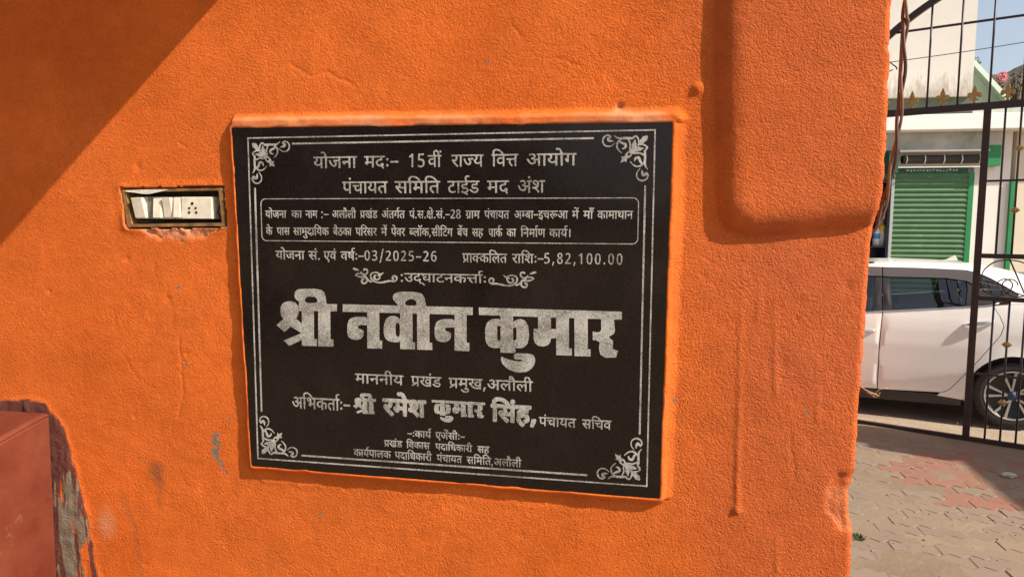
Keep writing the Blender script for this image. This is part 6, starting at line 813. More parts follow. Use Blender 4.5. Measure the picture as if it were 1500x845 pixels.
-1,12,0,19,8,30,7,13,9,11,18,13,-21,6,-14,6,-11,8,-22,22,-7,9,0,3,3,2,3,-1,40,-22,18,-5,21,-1,92,4,24,-2,34,-6,24,19,11,7,16,1,13,-7,13,-14,13,-23,6,-20,2,-1,27,25,14,24,
55,13,0,-2,-8,-16,17,8,-12,-55,-24,-14,-26,-27,1,-2,21,-6,23,-12,14,-14,7,-13,-2,-16,-6,-11,-19,-24,6,-33,2,-24,-4,-93,1,-21,5,-18,22,-40,1,-4,9,5404,4395,4,-1,11,12,2,11,-4,
11,-12,5,-11,-1,-12,-13,6,-18,56,5588,4416,3,-1,1,2,-3,31,1,9,4,6,8,4,16,21,4,8,-4,6,-13,11,-11,7,-23,7,-40,0,-5,-11,-4,-1,-5,2,-3,9,-8,3,-3,5,3,6,9,4,1,24,-3,25,-11,23,
-7,10,-10,8,-5,0,-11,-8,-14,-12,-4,-7,-4,-5,-12,-1,-32,3,0,-3,19,-37,6,-19,0,-16,-4,-32,0,-13,3,-12,3,3,11,77,38,56,16,-58,6,-37,37,-6,58,-16,-57,-38,-76,-11,-4,-2,13,-4,13,0,
32,5,16,-1,19,-6,62,5120,4511,-17,5,-13,7,-12,8,-10,11,-8,13,-6,14,-3,16,0,15,5,19,6,13,10,16,8,8,13,8,11,5,15,3,14,1,16,-5,21,-15,3,-4,0,-9,-18,-24,-2,-5,2,-3,10,-6,27,-9,
8,-5,1,-4,-12,-5,-29,-3,-16,1,-14,6,-7,5,-5,8,-3,16,1,7,7,13,19,16,-11,4,-17,-2,-18,-8,-8,-8,-9,-14,-7,-20,-1,-12,2,-12,5,-13,8,-13,10,-10,15,-8,20,-6,13,0,19,3,15,5,13,8,
27,22,4,0,2,-3,-22,-23,-21,-16,-19,-7,-16,-4,4,5572,4585,4,0,4,7,-5,-2,6,60,109,4064,-29,10,-12,8,-12,10,-8,13,-6,18,-2,13,0,14,5,11,14,21,5,4,8,0,25,-18,4,-2,3,1,6,9,10,
28,5,8,3,2,6,-13,3,-33,-4,-20,-6,-9,-15,-10,-11,-2,-8,2,-12,7,-15,18,-3,-2,-2,-7,1,-17,5,-13,7,-10,14,-11,15,-7,11,-3,13,0,19,5,14,8,12,11,8,13,6,21,1,14,-4,21,-4,13,-7,11,
-24,31,0,3,4,1,28,-27,11,-17,5,-12,5,-20,1,-18,-1,-13,-11,-27,-8,-11,-12,-11,-27,-13,-16,-4,163,53,4214,-2,2,0,3,22,40,5,19,2,19,-5,69,0,27,3,27,6,29,-24,33,-4,9,0,9,7,13,
13,12,24,14,20,6,2,2,-26,27,-24,14,-12,55,3,0,14,-8,-8,17,56,-12,13,-23,29,-27,7,24,9,16,14,18,15,8,11,0,11,-5,29,-22,25,5,32,3,95,-4,19,1,18,5,40,22,6,0,0,-5,-26,-28,-17,
-11,-15,-6,-17,-5,19,-14,9,-10,6,-11,5,-15,3,-17,0,-26,-6,-21,-18,-25,-19,-19,-28,-20,-6,0,0,5,34,35,14,23,8,19,1,14,-2,21,-5,16,-5,10,-2,1,-34,-24,-31,-14,-10,-6,1,-8,7,-14,
27,-17,1,-5,-4,-4,-28,1,-16,6,-8,8,-6,10,-5,13,-2,13,4,13,11,12,13,7,61,24,0,3,-21,15,-43,2,-28,-1,-17,-37,-9,-24,-1,-13,5,-30,0,-14,-5,-28,21,-12,16,-13,13,-18,16,-29,47,-8,
-24,-14,6,-8,16,-49,-52,17,-6,4,-12,-22,-2,0,-7,45,-29,16,-16,11,-13,15,-15,25,-24,-5,-18,0,-30,5,-21,-4,-51,-22,-1,-2,0,-69,16,-23,2,0,4,7,19,53,8,14,12,12,8,3,13,0,16,-5,
13,-8,7,-7,6,-14,2,-13,0,-18,-4,-3,-5,0,-17,28,-13,6,-10,1,-5,-8,-17,-36,-20,-29,0,-3,15,-7,21,-5,14,0,13,2,19,8,20,12,35,34,5,0,1,-4,-14,-21,-18,-21,-25,-20,-23,-9,-13,-2,
-17,0,-32,8,-12,7,-12,10,-13,18,-4,-18,-10,-21,-18,-21,10,291,4395,4,-1,18,7,5,19,-12,12,-11,1,-11,-4,-2,-4,-3,-8,1,-9,56,109,4416,2,-1,37,19,20,6,20,0,27,-4,13,0,13,4,-4,2,
-77,12,-56,37,55,15,40,7,7,40,15,55,3,-2,36,-56,11,-75,1,-3,2,0,2,25,-4,32,1,19,9,23,16,32,-3,1,-31,-3,-9,1,-6,4,-3,8,-22,17,-8,3,-6,-4,-16,-22,-5,-12,-3,-14,-1,-38,11,-5,
1,-5,-2,-5,-9,-3,-2,-8,-6,-3,-5,3,-2,8,-3,1,-22,1,-27,-3,-24,-12,-16,-16,0,-4,9,-13,11,-13,9,-5,3,-5,1,-8,61,552,4511,-22,6,-14,7,-23,19,-15,15,-1,5,2,2,3,0,38,-30,26,-8,22,
-1,13,3,18,8,11,8,10,15,7,16,2,22,-5,16,-11,18,-8,9,-9,6,-24,5,-7,-1,-6,-3,19,-18,7,-16,0,-10,-4,-9,-5,-7,-9,-8,-13,-3,-29,0,-16,2,-8,3,-2,3,2,3,8,5,31,11,7,5,-2,7,-18,
24,0,6,3,7,21,15,11,4,13,1,14,-2,16,-6,13,-7,10,-10,8,-12,9,-17,4,-16,1,-15,-3,-14,-6,-18,-9,-13,-10,-12,-11,-8,-14,-7,-16,-4,4,125,4585,2,-1,1,3,-8,6,4,13,1575,1837,-6,4,-4,
9,4,9,8,6,17,7,19,4,40,5,5,-2,0,-5,-6,-8,-21,-15,-26,-9,86,1743,1842,-11,4,-10,9,-4,6,1,8,3,6,8,3,8,-2,8,-7,5,-2,10,0,7,5,5,8,1,12,-5,11,-10,10,-18,7,-16,-1,-17,-8,-15,
-16,-8,-3,-5,4,-7,16,-28,-3,-14,2,-13,5,-16,14,-7,16,2,6,4,0,4,-4,28,19,33,12,39,4,41,-5,5,3,10,13,4,10,0,9,-3,11,-4,8,-12,10,-9,4,-12,0,-9,-4,-7,-8,-1,-6,3,-6,16,-7,5,
-8,0,-10,-8,-8,-10,-2,-14,5,-10,8,-8,15,-2,17,9,20,16,13,19,5,22,-2,21,-13,13,-18,6,-19,21,13,24,8,18,2,4,-4,2,-5,-1,-4,-4,-4,-27,-9,-21,-15,-16,-17,-19,-33,-5,-2,-8,1,-14,
-8,21,-5,17,-11,14,-17,5,-21,-4,-19,-12,-17,-9,-6,-10,-3,119,1895,1888,-26,9,-11,-4,-16,11,-18,23,-5,13,-1,20,6,24,7,12,12,14,14,12,17,11,29,11,46,7,39,0,38,-5,82,-17,30,-2,32,
4,24,-6,13,-7,14,-13,7,-14,2,-11,0,-12,-3,-9,-7,-11,-7,-7,-11,-6,-11,-4,-11,0,-15,5,-11,8,-8,13,-3,16,3,10,7,10,8,6,9,2,7,-4,4,-9,-3,-8,-8,-8,1,-10,10,-7,10,0,8,3,9,10,1,
15,-4,9,-4,6,-13,9,-13,2,-34,-6,-33,0,-24,3,-95,21,-40,3,-40,-3,-12,-5,-23,-13,-16,-15,-13,-18,-5,-16,0,-12,4,-13,11,-16,5,-4,9,2,15,-7,14,-3,15,0,20,6,14,11,1,3,-13,11,-1,8,
7,7,16,-2,1,6,-7,17,-13,12,-11,4,-13,0,-9,-4,-8,-8,-2,-6,1,-8,4,-5,11,-5,4,-8,0,-8,-7,-7,-11,0,-15,8,-8,10,-5,15,0,9,3,11,12,17,19,11,11,2,13,0,19,-7,18,-13,7,-10,6,-14,
2,-29,20,-11,11,-9,10,-13,4,-13,-1,-2,-3,-1,-18,10,-33,14,-18,-15,-19,-10,-18,-3,9,1641,1928,19,-1,29,2,29,25,-5,1,-40,-2,-47,-10,-9,-5,12,-7,4,15,4184,1845,-29,6,-20,9,-13,7,
-8,7,-7,10,1,3,4,2,47,-6,19,-6,14,-6,7,-7,1,-9,-2,-5,-4,-4,99,4003,1850,-15,6,-12,13,-6,16,0,18,6,16,12,14,17,11,20,5,-14,8,-8,-1,-4,2,-19,33,-16,17,-21,15,-28,9,-3,4,-1,6,
3,5,3,2,18,-2,24,-8,20,-13,5,16,4,8,7,10,7,6,19,10,13,2,14,0,18,-8,8,-6,6,-9,6,-18,-3,-17,-8,-12,-9,-8,-15,-5,-9,2,-5,3,-3,5,0,11,7,8,10,3,4,3,2,4,0,6,-4,7,-8,5,-11,2,
-10,-2,-9,-5,-7,-7,-7,-14,0,-16,4,-9,6,-9,8,-6,24,4,18,0,21,0,25,-5,29,-11,24,-18,5,4,3,0,3,-3,0,-5,-4,-9,-5,-8,-15,-11,-12,-5,-15,-2,-27,3,-2,-1,0,-5,-5,-10,-6,-4,-5,1,-3,
2,-7,9,-7,7,-16,7,-18,2,-16,-6,-11,-11,-5,-11,0,-8,5,-11,8,-6,10,0,5,2,9,8,8,1,8,-6,3,-9,-4,-8,-12,-10,-11,-4,136,3848,1896,-14,3,-11,5,-13,8,-13,12,-37,-15,-14,-9,-3,1,-2,
2,6,16,8,10,12,9,19,11,1,18,2,11,6,14,7,9,17,14,21,7,11,0,12,-2,11,-5,9,-7,7,-9,5,-10,1,-9,-1,-13,-5,-13,-8,-8,-13,-7,-6,-1,-5,1,-7,7,0,10,4,6,10,5,4,5,2,6,-2,8,-7,8,
-9,4,-11,0,-10,-2,-8,-4,-8,-8,-5,-9,-3,-10,1,-6,15,2,4,-2,3,-5,0,-9,-13,-10,0,-2,13,-11,11,-5,11,-2,16,0,13,3,14,7,5,1,5,-3,5,4,10,14,4,13,0,14,-5,16,-11,16,-10,10,-19,14,
-22,10,-40,4,-42,-3,-93,-20,-25,-4,-34,0,-33,6,-12,-1,-14,-10,-5,-7,-3,-8,-1,-8,2,-7,9,-10,8,-3,9,0,7,3,4,4,1,5,0,5,-9,8,-2,8,2,8,7,4,8,1,9,-6,7,-9,4,-11,-1,-15,-8,-14,
-12,-10,-15,-5,-11,0,-12,4,-9,5,-8,8,-7,11,-3,11,0,13,3,11,8,14,12,10,12,7,24,6,32,-4,31,2,89,18,42,4,48,-2,24,-5,16,-5,29,-15,14,-11,12,-13,8,-12,6,-16,2,-12,0,-14,-6,-19,
-7,-11,-11,-12,-13,-10,-7,-1,-8,4,-9,-4,-16,-5,12,4092,1936,14,-1,17,1,13,3,13,7,-10,5,-25,7,-39,4,-25,1,-3,-1,16,-11,14,-14]      # per line: number of contours, then for each contour: points, first x, first y, steps (1/8 mm)
plq = thing('stone_plaque', 'polished black stone plaque engraved with grey Hindi lettering, set in the orange wall', 'plaque', (0, 0, PZ))
def granite():
    m = bpy.data.materials.new('black_granite'); m.use_nodes = True; t = m.node_tree; b = t.nodes['Principled BSDF']
    tc = t.nodes.new('ShaderNodeTexCoord')
    v = t.nodes.new('ShaderNodeTexNoise'); v.inputs['Scale'].default_value = 900; v.inputs['Detail'].default_value = 2; t.links.new(tc.outputs['Object'], v.inputs['Vector'])
    r = t.nodes.new('ShaderNodeValToRGB'); r.color_ramp.elements[0].position = .45; r.color_ramp.elements[1].position = .8
    r.color_ramp.elements[0].color = (0.0072, 0.0036, 0.0029, 1); r.color_ramp.elements[1].color = (0.024, 0.017, 0.014, 1)
    t.links.new(v.outputs['Fac'], r.inputs[0]); 
    n2 = t.nodes.new('ShaderNodeTexNoise'); n2.inputs['Scale'].default_value = 9; n2.inputs['Detail'].default_value = 8; n2.inputs['Roughness'].default_value = .7; t.links.new(tc.outputs['Object'], n2.inputs['Vector'])
    mx = t.nodes.new('ShaderNodeMix'); mx.data_type = 'RGBA'; mx.inputs[7].default_value = (0.026, 0.017, 0.013, 1)
    mr = t.nodes.new('ShaderNodeMapRange'); mr.inputs[1].default_value = .5; mr.inputs[2].default_value = .85; mr.inputs[4].default_value = .7; t.links.new(n2.outputs['Fac'], mr.inputs[0])
    t.links.new(mr.outputs[0], mx.inputs[0]); t.links.new(r.outputs[0], mx.inputs[6]); t.links.new(mx.outputs[2], b.inputs['Base Color'])
    mr2 = t.nodes.new('ShaderNodeMapRange'); mr2.inputs[1].default_value = .3; mr2.inputs[2].default_value = .8; mr2.inputs[3].default_value = .04; mr2.inputs[4].default_value = .20; t.links.new(n2.outputs['Fac'], mr2.inputs[0])
    t.links.new(mr2.outputs[0], b.inputs['Roughness']); b.inputs['Specular IOR Level'].default_value = 0.28
    return m
def etched():
    m = bpy.data.materials.new('etched_grey'); m.use_nodes = True; t = m.node_tree; b = t.nodes['Principled BSDF']
    tc = t.nodes.new('ShaderNodeTexCoord')
    v = t.nodes.new('ShaderNodeTexNoise'); v.inputs['Scale'].default_value = 520; v.inputs['Detail'].default_value = 4; t.links.new(tc.outputs['Object'], v.inputs['Vector'])
    n2 = t.nodes.new('ShaderNodeTexNoise'); n2.inputs['Scale'].default_value = 22; n2.inputs['Detail'].default_value = 8; n2.inputs['Roughness'].default_value = .7; t.links.new(tc.outputs['Object'], n2.inputs['Vector'])
    ad = t.nodes.new('ShaderNodeMath'); ad.operation = 'ADD'; t.links.new(v.outputs['Fac'], ad.inputs[0]); t.links.new(n2.outputs['Fac'], ad.inputs[1])
    r = t.nodes.new('ShaderNodeValToRGB'); r.color_ramp.elements[0].position = .72; r.color_ramp.elements[1].position = 1.0
    hv = t.nodes.new('ShaderNodeMath'); hv.operation = 'MULTIPLY'; hv.inputs[1].default_value = .86; t.links.new(ad.outputs[0], hv.inputs[0])
    r.color_ramp.elements[0].color = (0.150, 0.132, 0.108, 1); r.color_ramp.elements[1].color = (0.47, 0.44, 0.39, 1)
    t.links.new(hv.outputs[0], r.inputs[0]); t.links.new(r.outputs[0], b.inputs['Base Color'])
    b.inputs['Roughness'].default_value = 0.8; b.inputs['Specular IOR Level'].default_value = .3
    bp = t.nodes.new('ShaderNodeBump'); bp.inputs['Strength'].default_value = .5; bp.inputs['Distance'].default_value = .0006
    t.links.new(v.outputs['Fac'], bp.inputs['Height']); t.links.new(bp.outputs[0], b.inputs['Normal'])
    return m
m_gran = granite(); m_etch = etched()
FACE = -0.0105                                    # stone face, metres in front of the wall
bm = bmesh.new(); vs = [bm.verts.new((x, y, z - PZ)) for y in (FACE, 0.02) for x, z in STONE]
for f in ((0, 1, 2, 3), (7, 6, 5, 4), (0, 4, 5, 1), (1, 5, 6, 2), (2, 6, 7, 3), (3, 7, 4, 0)): bm.faces.new([vs[i] for i in f])
bmesh.ops.recalc_face_normals(bm, faces=bm.faces[:])
me = bpy.data.meshes.new('slab'); bm.to_mesh(me); bm.free(); me.materials.append(m_gran)
ob = bpy.data.objects.new('slab', me); COL.objects.link(ob); ob.parent = plq
it = iter(OUTLINES)
def etched_part(name, polys, th=.0007):
    cu = bpy.data.curves.new('c', 'CURVE'); cu.dimensions = '2D'; cu.fill_mode = 'BOTH'; cu.extrude = th
    for P in polys:
        sp = cu.splines.new('POLY'); sp.points.add(len(P) - 1); sp.use_cyclic_u = True
        sp.points.foreach_set('co', [c for x, y in P for c in ((x - 358.0) / 1000.0, (295.25 - y) / 1000.0, 0, 1)])
    o = bpy.data.objects.new('c', cu); COL.objects.link(o)
    dg = bpy.context.evaluated_depsgraph_get(); me = bpy.data.meshes.new_from_object(o.evaluated_get(dg))
    bpy.data.objects.remove(o); bpy.data.curves.remove(cu)
    co = np.zeros(len(me.vertices) * 3, np.float32); me.vertices.foreach_get('co', co); co = co.reshape(-1, 3)
    co = np.stack([co[:, 0], FACE - co[:, 2] + .0002, co[:, 1]], -1); me.vertices.foreach_set('co', co.ravel()); me.update()
    me.materials.clear(); me.materials.append(m_etch); me.name = name
    q = bpy.data.objects.new(name, me); COL.objects.link(q); q.parent = plq; return q
for nm in NAMES:
    polys = []
    for _ in range(next(it)):
        k = next(it); x = next(it); y = next(it); P = [(x / 8, y / 8)]
        for _i in range(k - 1):
            x += next(it); y += next(it); P.append((x / 8, y / 8))
        polys.append(P)
    etched_part('corner_ornament' if nm.startswith('corner') else 'flourish' if nm.startswith('flour') else 'lettering', polys)
def ring(x0, x1, y0, y1, w, r=0.0):
    def rr(a, b, c, d, r):
        if r <= 0: return [(a, c), (b, c), (b, d), (a, d)]
        o = []
        for cx_, cy_, s in ((b - r, c + r, -90), (b - r, d - r, 0), (a + r, d - r, 90), (a + r, c + r, 180)):
            for k in range(7): t = R(s + 15 * k); o.append((cx_ + r * math.cos(t), cy_ + r * math.sin(t)))
        return o
    return [rr(x0 - w / 2, x1 + w / 2, y0 - w / 2, y1 + w / 2, r + w / 2 if r else 0), rr(x0 + w / 2, x1 - w / 2, y0 + w / 2, y1 - w / 2, r - w / 2 if r else 0)]
etched_part('border_line', ring(0, 716, 0, 590.5, 2.4))
ix0, ix1, iy0, iy1 = 10.6, 702.3, 11.2, 578.8; w = 3.0
bx = lambda a, b, c, d: [(a, c), (b, c), (b, d), (a, d)]
etched_part('border_line', [bx(85, 618, iy0 - w / 2, iy0 + w / 2), bx(88, 616, iy1 - w / 2, iy1 + w / 2), bx(ix0 - w / 2, ix0 + w / 2, 88, 500), bx(ix1 - w / 2, ix1 + w / 2, 88, 502)])
etched_part('box_outline', ring(21.5, 692.3, 108.2, 183.2, 1.5, 9.0))

# ------------------------------------------------------------------ switch board in its hole
m_cav = mat('dark_box_brown', (0.035, 0.026, 0.02), .85, col2=(0.10, 0.075, 0.05), vscale=60, bump=.4)  # dark mottled brown for the back of the box
m_sw = mat('old_white_plastic', (0.62, 0.54, 0.40), .45, spec=.4, col2=(0.80, 0.73, 0.58), vscale=55)
m_swg = mat('grey_plastic', (0.16, 0.14, 0.12), .5, var=.2, vscale=90)
m_rim = mat('rusty_tin', (0.075, 0.045, 0.02), .8, col2=(0.36, 0.17, 0.045), vscale=35, bump=.3)
m_hole = mat('black_hole', (0.006, 0.005, 0.005), .8)
m_paint = mat('flaked_paint', (0.70, 0.64, 0.54), .8, var=.3, vscale=60, bump=.4)
sb = thing('switch_board', 'open switch board with cream switches and a five pin socket in the orange wall', 'switch board', (-0.52, -0.004, 1.928))
mb = MB()
out = [(-0.627, 1.963), (-0.418, 1.9655), (-0.4145, 1.8955), (-0.6195, 1.8925)]; inn = [(-0.620, 1.958), (-0.426, 1.961), (-0.4215, 1.9015), (-0.610, 1.8985)]
def frame(mb, o, i, y0, y1):
    n = len(o); V = [(x, y, z) for P, y in ((o, y0), (i, y0), (i, y1), (o, y1)) for x, z in P]
    F = []
    for q in range(4):
        for k in range(n): F.append((q * n + k, q * n + (k + 1) % n, ((q + 1) % 4) * n + (k + 1) % n, ((q + 1) % 4) * n + k))
    return mb.add(V, F)
frame(mb, out, inn, -.0015, .045); mb.build('box_rim', m_rim, sb)
MB().box(-.632, -.410, .036, .044, 1.889, 1.969).build('back_plate', m_cav, sb)
MB().box(-.6045, -.4415, .005, .030, 1.9085, 1.9495, .001).build('mounting_plate', m_sw, sb); MB().box(-.5785, -.5642, .0035, .006, 1.9095, 1.9485, .0008).build('indicator_slot', m_swg, sb); MB().box(-.5645, -.5635, .003, .006, 1.909, 1.949).build('module_gap', m_hole, sb); MB().box(-.5222, -.5212, .003, .006, 1.909, 1.949).build('module_gap', m_hole, sb)
def rocker(x0, x1, z0, z1, tilt, lean=0.0, y=-.001):
    mb = MB(); V = []
    for i, (dy) in enumerate((0, .012)):
        for x, z in ((x0, z0), (x1, z0), (x1 - lean, z1), (x0 - lean, z1)):
            V.append((x, y + dy + (tilt if z == z0 else -tilt) * (i == 0), z))
    mb.add(V, [(0, 1, 2, 3), (7, 6, 5, 4), (0, 4, 5, 1), (1, 5, 6, 2), (2, 6, 7, 3), (3, 7, 4, 0)])
    o = mb.build('switch_rocker', m_sw, sb)
    b2 = bmesh.new(); b2.from_mesh(o.data); bmesh.ops.bevel(b2, geom=b2.edges[:], offset=.0011, segments=2, affect='EDGES'); b2.to_mesh(o.data); b2.free(); return o
rocker(-.602, -.5785, 1.9095, 1.948, .0028, .004, -.004)
rocker(-.5635, -.5455, 1.910, 1.948, -.0025, .001)
rocker(-.5425, -.524, 1.9105, 1.948, .0025, .001)
rocker(-.5208, -.506, 1.9105, 1.9485, -.0025, .001)
o = MB().box(-.5050, -.4425, .0005, .013, 1.9085, 1.949, .0012).build('socket', m_sw, sb)
for x, z, r in ((-.482, 1.937, .0028), (-.4885, 1.9285, .0022), (-.4752, 1.9285, .0022), (-.489, 1.9205, .0024), (-.4742, 1.9205, .0024)):
    h = MB().lathe([(0.0, -.0006), (r, -.0006), (r, .001)], (x, .0005, z), 'y', 14, False).build('pin_hole', m_hole, sb)
fl = []
for k in range(15):
    t = k / 14; fl.append((-.619 + .088 * t, 1.9595 + .002 * t - .0050 * math.sin(math.pi * t) ** .7 + .001 * math.sin(9 * t)))
fl += [(-.531, 1.9625), (-.575, 1.9628), (-.619, 1.9610)]
MB().prism(fl, -.003, -.0015).build('loose_paint_flake', m_paint, sb)
for pts in ([(-.600, .006, 1.905), (-.59, .0, 1.902), (-.57, .004, 1.904), (-.55, .01, 1.9025)], [(-.43, .01, 1.94), (-.433, .004, 1.92), (-.428, .008, 1.908)], [(-.611, .012, 1.945), (-.607, .004, 1.93), (-.602, .008, 1.915)]):
    MB().tube(pts, .0014, 6).build('loose_wire', m_hole, sb)

# ------------------------------------------------------------------ wires by the wall end
m_wireA = mat('brown_wire', (0.045, 0.022, 0.016), .5, var=.25, vscale=40); m_wireB = mat('copper_strand', (0.13, 0.07, 0.042), .45, var=.2, vscale=60)
path = [(0.748, 2.75), (0.747, 2.5), (0.749, 2.265), (0.752, 2.233), (0.7505, 2.191), (0.752, 2.158), (0.751, 2.115), (0.750, 2.077), (0.747, 2.033), (0.740, 1.972), (0.731, 1.921), (0.722, 1.895), (.705, 1.885)]
def crm(P, n):
    P = np.array(P, float); o = []; m = len(P)
    for t in np.linspace(0, m - 1.0001, n):
        i = int(t); f = t - i; a, b_, c, d = P[max(i - 1, 0)], P[i], P[min(i + 1, m - 1)], P[min(i + 2, m - 1)]
        o.append(.5 * (2 * b_ + (c - a) * f + (2 * a - 5 * b_ + 4 * c - d) * f * f + (3 * b_ - a - 3 * c + d) * f ** 3))
    return np.array(o)
cp = crm([(x + .007, z) for x, z in path], 220); tw = thing('twisted_cable', 'twisted brown two strand cable hanging down past the end of the orange wall', 'cable', (0.748, .1, 2.75))
L = np.concatenate([[0], np.cumsum(np.hypot(*np.diff(cp, axis=0).T))])
for k, (mm, r) in enumerate(((m_wireA, .0029), (m_wireB, .0024))):
    ph = L / .075 * 2 * math.pi / 2 + math.pi * k
    MB().tube([(x + .0032 * math.cos(p), .1 + .0032 * math.sin(p) - .0 + max(0, .735 - x) * 1.0 * 0, z) for (x, z), p in zip(cp, ph)], r, 7).build('strand', mm, tw)
m_dwire = mat('black_wire', (0.02, 0.018, 0.018), .5)
mb = MB().tube([(.68, .10, 2.168), (.72, .10, 2.172), (.738, .10, 2.170), (.748, .10, 2.162), (.7495, .10, 2.158)], .0011, 6)
mb.tube([(.68, .105, 2.158), (.72, .105, 2.154), (.735, .105, 2.154), (.745, .105, 2.159)], .0010, 6)
tag(mb.build('thin_wire_loop', m_dwire), 'thin black wire looping from the wall end to the twisted cable', 'wire')
lw = thing('loose_cable_end', 'stripped end of a brown cable poking out of the orange wall above the gate threshold', 'cable', (.676, .03, 1.655))
MB().tube(crm([(.672, .03, 1.660), (.687, .03, 1.651), (.697, .026, 1.6385), (.711, .022, 1.629)], 14), .0024, 7).build('sheath', m_wireA, lw)
mb = MB(); 
for q in ([(.705, .022, 1.632), (.716, .02, 1.630), (.722, .018, 1.639), (.735, .018, 1.641)], [(.709, .022, 1.630), (.719, .02, 1.6255), (.7225, .016, 1.634)], [(.69, .028, 1.645), (.702, .02, 1.637), (.714, .016, 1.632), (.722, .018, 1.628)]): mb.tube(crm(q, 10), .0010, 6)
mb.build('bare_strands', mat('bare_copper', (0.34, 0.21, 0.11), .5, metal=.2), lw)

# ------------------------------------------------------------------ iron gate
m_iron = mat('brown_black_enamel', (0.026, 0.014, 0.013), .45, spec=.4, col2=(0.045, 0.026, 0.022), vscale=9, bump=.15, bscale=60)
m_gold = mat('old_gold_paint', (0.50, 0.30, 0.07), .38, metal=.2, col2=(0.28, 0.15, 0.035), vscale=50)
gate = thing('iron_gate', 'tall dark brown iron gate with gold fleur-de-lis finials, standing before the white car', 'gate', GO, GA)
G = lambda name, mb, m=m_iron: mb.build(name, m, gate, local=True)
Y = (0, 1, 0)
G('top_rail', MB().box(-.33, 4.42, -.02, .02, 2.895, 2.955, .003))
G('threshold_rail', MB().box(-.33, 4.42, -.02, .02, 0.0, .05, .003))
G('stile', MB().box(.850, .905, -.024, .024, .0502, 2.8948, .003)); G('stile', MB().box(3.2, 3.255, -.024, .024, .0502, 2.8948, .003))
arc = []
for s_ in np.linspace(-.32, 4.4, 70): arc.append((s_, 0, 2.70 + 1.575 * math.sqrt(max(0.0, 1 - ((s_ - 2.05) / 2.40) ** 2))))
def archz(s_): return 2.70 + 1.575 * math.sqrt(max(0.0, 1 - ((s_ - 2.05) / 2.40) ** 2))
G('arch', MB().strip(arc, .04, .055, Y))
for q in range(-2, 16):
    s_ = .428 + .2275 * q
    if archz(s_) - .03 > 3.05: G('upper_bar', MB().tube([(s_, 0, 2.9552), (s_, 0, archz(s_) - .025)], .0085, 8))
G('upper_cross_bar', MB().bar((-.05, .0095, 3.640), (4.1, .0095, 3.640), .007, .02))
def fleur(s_):
    pts = [(-.010, 0), (.010, 0), (.012, .022), (.030, .018), (.034, .028), (.012, .036), (.016, .048), (.034, .050), (.046, .040), (.056, .048), (.054, .068), (.040, .078), (.026, .072), (.018, .066), (.022, .086), (.012, .110), (0, .132)]
    P = pts + [(-x, z) for x, z in pts[::-1][1:]]
    mb = MB(); V = []; n = len(P)
    for y, sc in ((-.010, .72), (-.005, 1), (.005, 1), (.010, .72)): V += [(s_ + x * sc * .95, y, 2.9552 + z * 1.2 * (1 if sc == 1 else .96) + (0 if sc == 1 else .003)) for x, z in P]
    F = [tuple(range(n)), tuple(range(4 * n - 1, 3 * n - 1, -1))]
    for q in range(3):
        for i in range(n): F.append((q * n + i, q * n + n + i, q * n + n + (i + 1) % n, q * n + (i + 1) % n))
    mb.add(V, F); G('finial', mb, m_gold)
for q in range(-2, 13): fleur(.3125 + .2325 * q)
G('mid_rail', MB().box(.9055, 3.1995, -.018, .018, 1.632, 1.672, .002)); G('mid_rail', MB().box(.9055, 3.1995, -.018, .018, 1.266, 1.304, .002))
for q in range(20):
    s_ = 1.003 + .1095 * q
    if s_ > 3.18: break
    G('bar', MB().tube([(s_, 0, 1.6722), (s_, 0, 2.8948)], .0085, 8)); G('bar', MB().tube([(s_ + .012, 0, .0502), (s_ + .012, 0, 1.2658)], .0085, 8))
def knob(s_, z):
    mb = MB(); mb.lathe([(0.006, -.026), (.016, -.022), (.028, -.010), (.031, 0), (.028, .010), (.016, .022), (.006, .026)], (s_, 0, z), 'z', 16)
    for a in range(8):
        t = a * math.pi / 4; c = (s_ + .027 * math.cos(t), .027 * math.sin(t), z); mb.lathe([(0.0, -.010), (.007, -.007), (.0095, 0), (.007, .007), (0, .010)], c, 'z', 8)
    G('knob', mb, m_gold)
for q in (1, 5, 9, 13, 17):
    for z in (2.557, 2.042): knob(1.003 + .1095 * q, z)
    for z in (.897, .392): knob(1.015 + .1095 * q, z)
G('cross_bar', MB().bar((.9055, -.0125, 2.291), (3.1995, -.0125, 2.291), .008, .018)); G('cross_bar', MB().bar((.9055, -.0125, .621), (3.1995, -.0125, .621), .008, .018))
sc = crm([(1.1, 1.622), (1.006, 1.604), (.935, 1.539), (.912, 1.462), (.919, 1.387), (.96, 1.335), (1.023, 1.313), (1.077, 1.323), (1.121, 1.365), (1.135, 1.415), (1.109, 1.451), (1.069, 1.457), (1.036, 1.435), (1.028, 1.409)], 60)
for q in range(4):
    c = 1.1 + .44 * q
    if q: pass
    G('scroll', MB().strip([(x + .44 * q, 0, z) for x, z in sc], .018, .010, Y)); G('scroll', MB().strip([(2.2 - x + .44 * q + .46 * 0 + .0, 0, z) for x, z in sc], .018, .010, Y)) if q % 1 == 0 and c + .2 < 2.9 and q in (0,) else None
m_pil = mat('orange_masonry', (0.60, 0.13, 0.02), .85, spec=.15, var=.08, vscale=9, bump=.6, bscale=160, bdist=.003)
for s_, lb in ((-.56, 'orange plastered gate pillar at the left end of the iron gate, behind the wall'), (4.65, 'orange plastered gate pillar at the right end of the iron gate')):
    pil = thing('gate_pillar', lb, 'pillar', tuple(GO + GD * s_), GA, group='pillars of the iron gate')
    MB().box(-.224, .224, -.22, .22, -.02, 3.5, .015).build('shaft', m_pil, pil, local=True); MB().box(-.28, .28, -.28, .28, 3.501, 3.60, .015).build('cap', m_conc, pil, local=True)
G('scroll_rod', MB().bar((1.102, 0, 1.63), (1.235, 0, 1.306), .014, .012)); 

